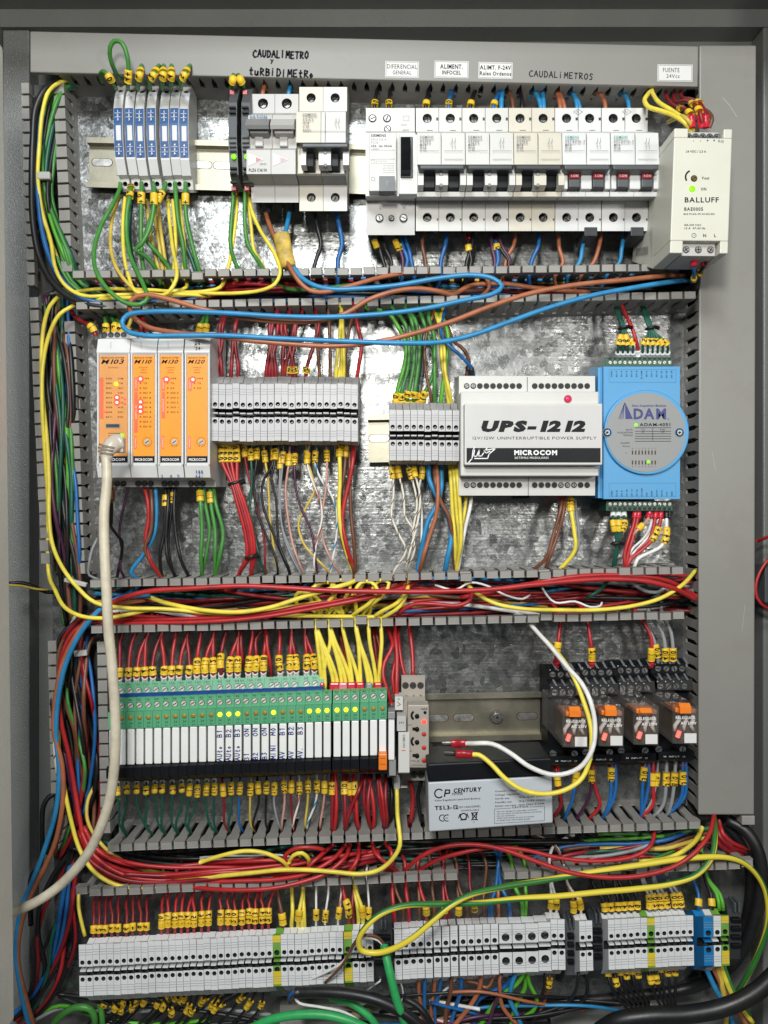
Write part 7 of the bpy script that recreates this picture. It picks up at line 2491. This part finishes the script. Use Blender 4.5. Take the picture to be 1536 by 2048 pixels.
for c, w, p, l in (('brown', 6, [(768, 1890, 70), (758, 1876, 74), (742, 1870, 76), (722, 1872, 76), (706, 1890, 74), (694, 1915, 72), (676, 1940, 66), (650, 1965, 58)], "thin brown core curling out of the standing green cable"),
                   ('white', 6, [(768, 1892, 70), (756, 1880, 72), (740, 1875, 72), (720, 1878, 72), (704, 1900, 70), (685, 1925, 66), (650, 1945, 60), (620, 1960, 54), (600, 1982, 48)], "thin white core curling out of the standing green cable"),
                   ('blue', 9, [(594, 1982, 66), (586, 1986, 64), (579, 1994, 60), (580, 2004, 54)], "blue core bent from the stripped black cable"),
                   ('brown', 6, [(592, 1990, 66), (584, 1998, 62), (580, 2006, 56)], "brown core bent from the stripped black cable"),
                   ('white', 6, [(590, 1996, 64), (598, 2006, 64), (640, 2014, 62), (690, 2025, 60), (725, 2048, 58), (735, 2062, 56)], "white core running right from the stripped black cable")):
    wire(c, w, p, l, "bare cores of the stripped cables", wob=0)
wire('greenyellow', 11.5, [(1428, 1636, 30), (1430, 1668, 44), (1424, 1712, 54), (1395, 1748, 58), (1340, 1768, 60), (1270, 1778, 62), (1200, 1784, 64), (1120, 1792, 66), (1040, 1797, 68), (960, 1806, 72), (880, 1808, 76), (810, 1811, 80), (765, 1826, 82), (735, 1850, 84), (718, 1878, 82),
                           (722, 1900, 80), (750, 1906, 80), (785, 1898, 82), (825, 1876, 84), (865, 1842, 84), (900, 1812, 82), (940, 1790, 78), (1000, 1775, 72), (1080, 1762, 66), (1180, 1745, 62), (1280, 1730, 60), (1380, 1716, 58), (1460, 1716, 54), (1500, 1735, 48), (1530, 1780, 42), (1536, 1840, 38),
                           (1520, 1900, 32), (1490, 1960, 24), (1470, 1990, 10)], "long green-yellow earth cable looping over the bottom terminals and back to the right", wob=0, hwm=72, n=12, step=4)
wire('red', 10, [(1428, 1630, 34), (1420, 1665, 50), (1395, 1700, 58), (1350, 1732, 62), (1290, 1750, 64), (1220, 1755, 64), (1140, 1745, 64), (1070, 1722, 62), (1010, 1700, 60), (960, 1690, 58), (910, 1690, 56), (870, 1699, 54), (835, 1718, 50), (812, 1740, 40), (797, 1758, 26)],
     "long bright red wire sagging across the lowest duct and up to the right lid", wob=0, hwm=60)
wire('red', 9, [(1310, 1655, 40), (1302, 1690, 50), (1270, 1712, 54), (1200, 1722, 56), (1120, 1716, 56), (1050, 1700, 54), (990, 1695, 52), (920, 1706, 50), (870, 1722, 44), (838, 1742, 34), (826, 1756, 22)], "red wire sagging under the industrial relays to the lowest duct", wob=0)
wire('yellow', 10, [(1404, 1655, 30), (1392, 1680, 40), (1360, 1706, 46), (1320, 1720, 48), (1278, 1723, 46)], "short bright yellow wire end hanging by the right duct lid", wob=0)
# right border
wire('red', 7, [(1514, 1082, 10), (1530, 1076, 20), (1556, 1066, 30)], "red wire crossing the dark gap at the right border", wob=0)
wire('red', 7, [(1556, 1105, 20), (1538, 1118, 24), (1522, 1140, 24), (1512, 1168, 24), (1514, 1196, 24), (1530, 1214, 24), (1556, 1222, 20)], "red wire loop at the right border", wob=0)
mb = MB(P(1536, 1160, 20))
mb.box(1530, 1128, 1560, 1206, 0, 20, DKG)
tag(mb.build("switch_body", bevel=1), "dark plastic switch body cut by the right border", "switch")
wire('black', 9, [(14, 1168, 30), (45, 1166, 26), (72, 1175, 20), (92, 1184, 14), (110, 1184, 10)], "black and tan lead entering from the left wall", wob=0)
wire('palegold', 5, [(14, 1170, 34), (45, 1172, 29), (72, 1178, 23), (96, 1180, 16)], "thin tan lead lying on the black one from the left wall", wob=0)

# ================================================================ bundles
def bundle(label, cols, line, spread, w, seed, group, hj=8, ends=0.0, jit=1.0):
    """hand-laid wires following a common line; line [(x, y, h)], spread px across"""
    rr = random.Random(seed)
    n = len(cols)
    for i, c in enumerate(cols):
        o = (i + .5) / n * 2 - 1
        ph = rr.uniform(0, 6.28)
        am = rr.uniform(.25, .6) * jit
        fr = rr.uniform(.5, 1.3)
        pts = []
        m = len(line)
        for j, (x, y, h) in enumerate(line):
            a = line[max(0, j - 1)]
            b = line[min(m - 1, j + 1)]
            tx, ty = b[0] - a[0], b[1] - a[1]
            L = math.hypot(tx, ty) or 1
            nx, ny = -ty / L, tx / L
            q = max(-1.15, min(1.15, o + am * math.sin(ph + fr * j)))
            sp = spread[j] if isinstance(spread, (list, tuple)) else spread
            pts.append((x + nx * q * sp, y + ny * q * sp, h + rr.uniform(-hj, hj) * .5 + (hj * math.cos(ph * 3 + j * 1.1)) * .5))
        k0, k1 = (0, m)
        if ends and m > 4:
            if rr.random() < ends: k0 = rr.randint(1, m // 2 - 1)
            if rr.random() < ends: k1 = m - rr.randint(1, m // 2 - 1)
        ww = w * rr.uniform(.8, 1.15)
        wire(c, ww, pts[k0:k1], f"{CN[c]} wire, {ordn(i)} across {label}", group, wob=0, step=7)


def mixc(spec, seed):
    l = []
    for c, n in spec:
        l += [c] * n
    random.Random(seed).shuffle(l)
    return l


# left upright duct, three stretches; extra black wires stand for shaded gaps
wire('black', 13, [(150, 160, 14), (118, 164, 26), (92, 178, 34), (72, 215, 36), (66, 280, 36), (64, 360, 36), (66, 440, 36), (78, 510, 38), (105, 565, 42), (145, 598, 46), (190, 612, 48), (240, 614, 46), (320, 610, 36), (420, 606, 26), (560, 600, 20), (720, 596, 18), (860, 590, 16)],
     "thick black cable curving from the top left down into the first duct", "thick cables in the left duct", wob=0, n=12)
wire('blue', 11, [(140, 160, 10), (108, 166, 20), (86, 190, 28), (74, 240, 32), (73, 320, 32), (77, 400, 34), (85, 465, 36), (103, 525, 38), (132, 570, 42), (165, 596, 44), (210, 606, 42), (280, 604, 32), (380, 598, 22), (500, 594, 16)],
     "thick blue wire beside the black cable in the top left duct", "thick cables in the left duct", wob=0)
wire('yellow', 8.5, [(150, 158, 16), (120, 165, 28), (98, 182, 34), (85, 225, 36), (79, 290, 36), (76, 360, 34), (86, 430, 34), (101, 480, 36), (112, 540, 40), (135, 575, 44), (170, 592, 46), (230, 590, 42), (300, 588, 36)], "yellow wire on top of the green ones in the top left duct", "thick cables in the left duct", wob=0)
bundle("the top stretch of the left duct", ['green', 'darkgreen', 'black', 'green', 'limegreen', 'darkgreen', 'green', 'black', 'darkgreen', 'palegold', 'green'],
       [(160, 166, 8), (128, 170, 18), (105, 200, 24), (96, 260, 26), (90, 330, 28), (92, 390, 28), (104, 450, 26), (122, 510, 24), (145, 560, 20), (190, 590, 16), (250, 600, 14), (330, 600, 14)], [6, 8, 15, 17, 15, 10, 14, 16, 15, 12, 10, 8], 9, 3, "wires in the top stretch of the left duct", hj=5)
wire('yellow', 9, [(116, 594, 40), (100, 612, 40), (88, 650, 38), (83, 720, 36), (86, 800, 36), (94, 880, 36), (98, 960, 36), (98, 1030, 38), (104, 1085, 42), (122, 1130, 48), (155, 1175, 54), (190, 1205, 56), (250, 1216, 56), (330, 1218, 54), (420, 1226, 50), (520, 1230, 48), (640, 1232, 44), (760, 1234, 38)],
     "left yellow wire running down the left duct and into the duct above the relays", "yellow wires of the left duct", wob=0, hwm=46)
wire('yellow', 9, [(150, 610, 40), (120, 628, 42), (100, 665, 40), (87, 720, 38), (84, 800, 40), (96, 1000, 30), (98, 1150, 30), (110, 1180, 40), (130, 1215, 50), (165, 1233, 54), (215, 1236, 54), (260, 1228, 52), (300, 1220, 50), (360, 1222, 46), (430, 1222, 40)],
     "right yellow wire bending in from the first duct and down the left duct", "yellow wires of the left duct", wob=0, hwm=46)
bundle("the middle stretch of the left duct", ['blue', 'black', 'brown', 'green', 'darkgreen', 'black', 'limegreen', 'darkgreen', 'brown', 'black', 'darkgreen', 'black', 'purple', 'black', 'green'],
       [(112, 590, 14), (114, 650, 20), (117, 720, 24), (120, 800, 26), (124, 880, 26), (128, 960, 26), (132, 1040, 26), (138, 1110, 24), (144, 1180, 20), (150, 1250, 16)], [20, 20, 22, 23, 22, 22, 20, 18, 18, 18], 9, 5, "wires in the middle stretch of the left duct", hj=6)
bundle("the lower stretch of the left duct", ['darkred', 'brown', 'blue', 'black', 'brown', 'darkred', 'blue', 'black', 'green', 'darkgreen', 'purple', 'black', 'brown', 'darkred', 'black', 'whitebrown', 'black'],
       [(175, 1240, 24), (152, 1280, 28), (146, 1340, 30), (146, 1400, 30), (150, 1470, 30), (156, 1540, 28), (158, 1600, 26), (150, 1660, 22), (128, 1720, 18)], [26, 30, 34, 36, 38, 38, 38, 36, 36], 9, 8, "wires in the lower stretch of the left duct", hj=8)
for c, w, p, l in (('red', 10, [(240, 1228, 30), (190, 1240, 40), (150, 1262, 44), (128, 1300, 44), (118, 1360, 40), (122, 1440, 38), (138, 1510, 36), (150, 1580, 36), (160, 1640, 38), (172, 1690, 40), (205, 1730, 42), (260, 1752, 42), (330, 1752, 40), (420, 1742, 38)], "bright red wire sweeping from the relay duct down the left side"),
                   ('terracotta', 11, [(290, 1200, 44), (235, 1208, 48), (195, 1225, 50), (160, 1260, 50), (128, 1320, 48), (112, 1390, 46), (108, 1460, 44), (124, 1530, 44), (126, 1600, 42), (112, 1680, 40), (92, 1730, 38), (62, 1790, 36), (42, 1850, 34), (36, 1920, 30), (50, 1990, 24), (70, 2060, 20)], "reddish brown cable bowing down the whole lower left"),
                   ('skyblue', 11, [(300, 1190, 46), (240, 1196, 50), (205, 1215, 52), (176, 1245, 52), (150, 1285, 50), (128, 1340, 48), (116, 1400, 46), (112, 1470, 44), (118, 1540, 44), (112, 1620, 42), (92, 1690, 40), (66, 1760, 38), (42, 1820, 36), (32, 1900, 32), (42, 1980, 26), (60, 2060, 22)], "light blue cable bowing down the whole lower left"),
                   ('yellow', 9, [(118, 1430, 34), (118, 1500, 36), (128, 1570, 40), (142, 1640, 42), (160, 1700, 44), (190, 1745, 46), (240, 1772, 46), (310, 1775, 44), (380, 1768, 42)], "yellow wire in the lower left curving right under the relays"),
                   ('palegold', 8, [(196, 1560, 24), (176, 1600, 30), (175, 1640, 34), (196, 1680, 36), (230, 1712, 36), (290, 1740, 34), (360, 1748, 30)], "gold wire curving out of the lower end of the left duct"),
                   ('yellow', 8, [(158, 1780, 20), (157, 1810, 26), (162, 1840, 30), (170, 1872, 32)], "yellow wire entering the far left end of the bottom row")):
    wire(c, w, p, l, "long cables along the lower left", wob=0, hwm=44)
bundle("the lowest left corner", ['darkred', 'black', 'red', 'darkred', 'darkgreen', 'black', 'blue', 'blue', 'black', 'darkred', 'black', 'black'],
       [(150, 1700, 24), (130, 1760, 22), (118, 1820, 20), (112, 1880, 18), (100, 1940, 14), (70, 2000, 10), (30, 2040, 8)], [14, 26, 34, 34, 26, 22, 20], 9, 21, "wires in the lowest left corner", hj=6)
# first duct
bundle("the bundle in the duct under the breakers", mixc((('black', 5), ('blue', 5), ('darkred', 3), ('darkgreen', 3), ('brown', 3), ('palegold', 1), ('skyblue', 2), ('grey', 1)), 4),
       [(150, 588, 12), (250, 588, 14), (370, 584, 16), (500, 578, 16), (640, 576, 16), (780, 574, 16), (920, 572, 16), (1060, 572, 16), (1200, 570, 14), (1330, 568, 12), (1392, 568, 10)], 22, 9, 31, "wires in the duct under the breakers", hj=12, ends=.5)
bundle("the red strand in the duct under the breakers", ['darkred', 'red', 'darkred', 'darkred'], [(400, 590, 22), (450, 578, 30), (500, 572, 32), (560, 572, 28), (640, 576, 20)], 9, 9, 32, "red strand in the duct under the breakers", hj=4)
# second duct
bundle("the bundle in the duct above the relays", mixc((('red', 6), ('darkred', 8), ('black', 7), ('brown', 3), ('skyblue', 2), ('blue', 1), ('palegold', 2), ('grey', 2), ('darkgreen', 1), ('white', 1)), 7),
       [(190, 1214, 12), (290, 1208, 16), (400, 1206, 18), (520, 1204, 18), (650, 1200, 20), (780, 1198, 20), (910, 1196, 20), (1040, 1192, 18), (1170, 1190, 16), (1290, 1186, 14), (1390, 1184, 10)], 34, 9, 41, "wires in the duct above the relays", hj=12, ends=.45)
for i, (c, w, p, l) in enumerate((('red', 11, [(150, 1265, 30), (180, 1235, 44), (225, 1205, 54), (290, 1184, 58), (380, 1177, 60), (480, 1172, 60), (560, 1175, 60), (660, 1181, 60), (760, 1183, 60), (870, 1183, 60), (980, 1179, 60), (1060, 1170, 60), (1140, 1162, 58), (1220, 1158, 58), (1290, 1162, 58), (1345, 1176, 54), (1392, 1200, 40)],
                                    "brightest red wire running the whole duct above the relays"),
                                   ('red', 10, [(1392, 1192, 30), (1330, 1160, 44), (1250, 1150, 48), (1160, 1152, 50), (1080, 1164, 48), (1000, 1180, 40), (920, 1195, 30)], "second bright red wire arching at the right of the duct above the relays"),
                                   ('red', 9, [(200, 1248, 40), (300, 1246, 48), (400, 1244, 52), (500, 1237, 54), (600, 1222, 54), (690, 1205, 54), (760, 1190, 50), (820, 1170, 40), (845, 1155, 26)], "lower red wire climbing right in the duct above the relays"),
                                   ('red', 9, [(220, 1240, 36), (320, 1239, 44), (420, 1236, 48), (520, 1228, 50), (610, 1212, 50), (700, 1196, 50), (770, 1178, 46), (820, 1162, 32)], "upper red wire climbing right in the duct above the relays"),
                                   ('yellow', 10, [(290, 1192, 40), (340, 1208, 48), (410, 1221, 54), (480, 1224, 56), (540, 1215, 56), (600, 1196, 56), (660, 1178, 56), (705, 1164, 50), (722, 1150, 34)], "bright yellow wire climbing to the slot under the long terminal block"),
                                   ('yellow', 9, [(928, 1158, 30), (945, 1180, 44), (985, 1205, 54), (1040, 1217, 56), (1110, 1220, 56), (1190, 1220, 56), (1260, 1213, 56), (1320, 1197, 54), (1362, 1172, 50), (1392, 1140, 30)], "yellow wire sagging at the right of the duct above the relays"),
                                   ('red', 9, [(795, 1240, 30), (802, 1222, 44), (830, 1208, 48), (870, 1208, 50), (915, 1211, 50), (940, 1200, 48), (944, 1180, 42), (930, 1158, 28)], "red wire making an S bend beside the yellow loops"),
                                   ('yellow', 9, [(634, 1245, 30), (640, 1225, 44), (655, 1205, 50), (674, 1180, 48), (660, 1165, 44), (635, 1168, 44), (620, 1185, 46), (625, 1208, 44), (645, 1230, 36), (652, 1248, 26)], "left yellow loop rising out of the slots above the relays"),
                                   ('yellow', 9, [(690, 1246, 30), (712, 1225, 44), (740, 1205, 50), (755, 1180, 50), (742, 1164, 48), (722, 1165, 48), (710, 1185, 48), (712, 1215, 44), (716, 1246, 28)], "middle yellow loop rising out of the slots above the relays"),
                                   ('yellow', 9, [(738, 1243, 30), (760, 1225, 44), (795, 1205, 50), (812, 1185, 48), (818, 1165, 36), (820, 1150, 24)], "upright yellow strand right of the middle loop"),
                                   ('yellow', 9, [(748, 1243, 30), (775, 1230, 44), (800, 1212, 48), (812, 1190, 46), (808, 1165, 34), (808, 1150, 24)], "second upright yellow strand right of the middle loop"),
                                   ('yellow', 9, [(600, 1245, 26), (595, 1215, 40), (592, 1190, 44), (605, 1184, 46), (625, 1190, 46), (650, 1215, 44), (664, 1246, 28)], "leftmost yellow loop near the duct teeth"),
                                   ('white', 5, [(870, 1170, 40), (910, 1180, 44), (940, 1165, 44), (975, 1172, 44), (1010, 1190, 42), (1045, 1198, 40), (1060, 1190, 36)], "thin white wire waving in the duct above the relays"),
                                   ('white', 5, [(1078, 1160, 30), (1090, 1185, 40), (1110, 1205, 44), (1150, 1203, 46), (1180, 1214, 46), (1200, 1212, 44), (1204, 1205, 42)], "thin white wire end sticking out near the right of that duct"),
                                   ('grey', 8, [(1262, 1165, 24), (1290, 1182, 34), (1318, 1184, 38), (1330, 1176, 40), (1340, 1190, 36)], "grey wire curled at the right of the duct above the relays"),
                                   ('darkgreen', 8, [(1216, 1160, 24), (1200, 1180, 38), (1180, 1192, 40), (1172, 1200, 30)], "dark green wires bending in the duct under the blue module"))):
    wire(c, w, p, l, "loose wires over the duct above the relays", wob=0, hwm=52)
# third duct
bundle("the black bundle in the lowest duct", mixc((('black', 14), ('purple', 2), ('darkgreen', 2)), 9),
       [(205, 1712, 14), (290, 1722, 18), (380, 1722, 20), (490, 1716, 20), (600, 1712, 18), (720, 1712, 18), (840, 1712, 18), (960, 1706, 18), (1080, 1702, 16), (1200, 1698, 14), (1310, 1690, 12), (1400, 1680, 10)], 26, 9, 51, "black bundle in the lowest duct", hj=9, ends=.3)
bundle("the red bundle in the lowest duct", ['red'] * 6 + ['darkred'] * 4, [(158, 1660, 34), (190, 1710, 40), (250, 1742, 44), (330, 1752, 44), (430, 1748, 44), (520, 1744, 42), (600, 1736, 40), (690, 1722, 36), (760, 1708, 26)], [12, 16, 20, 20, 20, 20, 20, 18, 14], 9.5, 52,
       "red bundle in the lowest duct", hj=8, ends=.4)
bundle("the mixed strands at the right of the lowest duct", ['green', 'limegreen', 'blue', 'darkred', 'brown', 'grey', 'palegold', 'darkred', 'darkgreen', 'green', 'red'],
       [(1060, 1738, 14), (1130, 1714, 22), (1200, 1700, 26), (1270, 1692, 28), (1330, 1684, 28), (1380, 1672, 26), (1430, 1668, 22)], [18, 26, 28, 30, 30, 26, 18], 8.5, 53, "mixed strands at the right of the lowest duct", hj=9, ends=.4)
bundle("the reds right of the duct lid foot", ['red', 'darkred', 'red', 'darkred'], [(1428, 1645, 20), (1440, 1672, 26), (1462, 1690, 26), (1490, 1704, 22), (1512, 1724, 16)], 12, 9, 54, "red wires at the foot of the duct lid", hj=4)
for i, (p, w) in enumerate((([(665, 1690, 30), (640, 1712, 48), (620, 1730, 52), (612, 1745, 50), (613, 1765, 30)], 9), ([(690, 1690, 30), (670, 1715, 46), (620, 1745, 52), (560, 1758, 52), (480, 1762, 50), (400, 1764, 46), (300, 1768, 38)], 9.5),
                            ([(700, 1690, 30), (690, 1715, 48), (655, 1745, 54), (600, 1765, 58), (540, 1777, 60), (470, 1780, 58), (400, 1776, 50), (320, 1765, 40), (250, 1735, 34), (205, 1695, 28)], 9.5), ([(717, 1688, 30), (716, 1715, 46), (700, 1742, 50), (670, 1760, 44), (640, 1768, 28)], 9),
                            ([(744, 1686, 30), (752, 1708, 44), (775, 1728, 46), (800, 1748, 36), (812, 1760, 22)], 9), ([(770, 1686, 30), (783, 1705, 46), (781, 1728, 46), (768, 1746, 34), (760, 1760, 20)], 9),
                            ([(580, 1735, 40), (570, 1712, 48), (590, 1697, 50), (625, 1695, 50), (650, 1700, 44)], 9))):
    wire('red', w, p, f"loose red wire, {ordn(i)} of those crossing the middle of the lowest duct", "loose red wires over the lowest duct", wob=0, hwm=46)
wire('yellow', 9, [(400, 1725, 44), (440, 1712, 50), (490, 1702, 52), (530, 1706, 52), (565, 1722, 48), (578, 1738, 40)], "yellow wire humping over the black bundle in the lowest duct", "yellow humps in the lowest duct", wob=0)
wire('yellow', 9, [(578, 1725, 44), (588, 1710, 50), (604, 1706, 52), (616, 1716, 50), (618, 1732, 42)], "small yellow arch in the middle of the lowest duct", "yellow humps in the lowest duct", wob=0)
bundle("the pale strands by the yellow hump", ['white', 'pink', 'whitebrown', 'white', 'palegold'], [(400, 1722, 30), (450, 1722, 36), (500, 1722, 38), (560, 1716, 34), (600, 1722, 26)], 9, 4.5, 61, "pale strands by the yellow hump", hj=4)

for i, p in enumerate(([(655, 1246, 28), (660, 1222, 44), (690, 1196, 50), (700, 1172, 48), (682, 1160, 46), (664, 1166, 46), (668, 1192, 44), (684, 1222, 42), (688, 1246, 26)],
                       [(664, 1246, 28), (672, 1220, 42), (706, 1190, 44), (726, 1168, 40), (730, 1152, 28)], [(716, 1245, 28), (735, 1215, 44), (768, 1188, 50), (778, 1166, 48), (762, 1160, 46), (748, 1172, 46), (742, 1205, 42), (738, 1244, 26)],
                       [(640, 1245, 26), (628, 1222, 40), (600, 1212, 44), (580, 1216, 40), (520, 1222, 34)], [(690, 1245, 26), (676, 1222, 42), (640, 1206, 46), (612, 1208, 44), (560, 1218, 36)])):
    wire('yellow', 8.5, p, f"extra yellow loop, {ordn(i)} of the knot in the duct above the relays", "knot of yellow loops", wob=0, hwm=46)
bundle("the tangle at the foot of the cabinet", ['black', 'terracotta', 'white', 'black', 'blue', 'brown', 'black', 'skyblue', 'black', 'whitered', 'purple'],
       [(560, 2020, 20), (660, 2008, 28), (760, 2014, 34), (860, 2022, 34), (960, 2018, 32), (1060, 2026, 30), (1170, 2016, 26), (1260, 2006, 18)], 30, 7, 91, "tangle at the foot of the cabinet", hj=16, ends=.8, jit=1.8)
bundle("the far lower left bottom", ['black', 'grey', 'black', 'limegreen', 'black', 'white'], [(60, 2050, 14), (120, 2010, 14), (200, 2022, 14), (300, 2036, 14), (420, 2040, 14), (540, 2052, 14)], 20, 8, 92, "far lower left bottom", hj=6, ends=.5, jit=1.5)
# ---------------------------------------------------------------- past 300 wires: the least visible become one tangle
WIRES.sort(key=lambda t: -t[0])
KEEP = 292
rest = [o for _, o in WIRES[KEEP:]]
vv, ff, mi_, sm, uvs, mats_ = [], [], [], [], [], []
nv = 0
dead = []
for o in rest:
    for q in [o] + list(o.children):
        me = q.data
        off = np.array(o.location) + (np.array(q.location) if q is not o else 0)
        c = np.empty(len(me.vertices) * 3)
        me.vertices.foreach_get("co", c)
        vv.append(c.reshape(-1, 3) + off)
        idx = []
        for m in me.materials:
            if m not in mats_:
                mats_.append(m)
            idx.append(mats_.index(m))
        ul = me.uv_layers[0].data if me.uv_layers else None
        for p in me.polygons:
            ff.append([v + nv for v in p.vertices])
            mi_.append(idx[p.material_index])
            sm.append(p.use_smooth)
            uvs += [tuple(ul[l].uv) for l in p.loop_indices] if ul else [(0, 0)] * len(p.vertices)
        nv += len(me.vertices)
        dead.append(q)
    LABELS.pop(o["label"], None)
for q in dead:
    bpy.data.objects.remove(q, do_unlink=True)
me = bpy.data.meshes.new("wire_tangle")
me.from_pydata(np.concatenate(vv).tolist(), [], ff)
for m in mats_:
    me.materials.append(m)
me.polygons.foreach_set("material_index", mi_)
me.polygons.foreach_set("use_smooth", sm)
l = me.uv_layers.new(name="UVMap")
l.data.foreach_set("uv", np.array(uvs).ravel())
me.update()
o = bpy.data.objects.new("wire_tangle", me)
COL.objects.link(o)
tag(o, "tangle of many thinner wires packed in the ducts and between the rows", "wire tangle", None, "stuff")
# ---------------------------------------------------------------- tidy
for o in list(bpy.data.objects):
    if "_o" in o:
        del o["_o"]
dup = {k: v for k, v in LABELS.items() if len(v) > 1}
print("DUPLICATE LABELS", len(dup), list(dup.items())[:6])
bad = [k for k in LABELS if not 4 <= len(k.split()) <= 16]
print("BAD LENGTH", bad[:10], file=__import__("sys").stderr)
print("TRIS", sum(len(m.polygons) for m in bpy.data.meshes), "OBJ", len(bpy.data.objects))
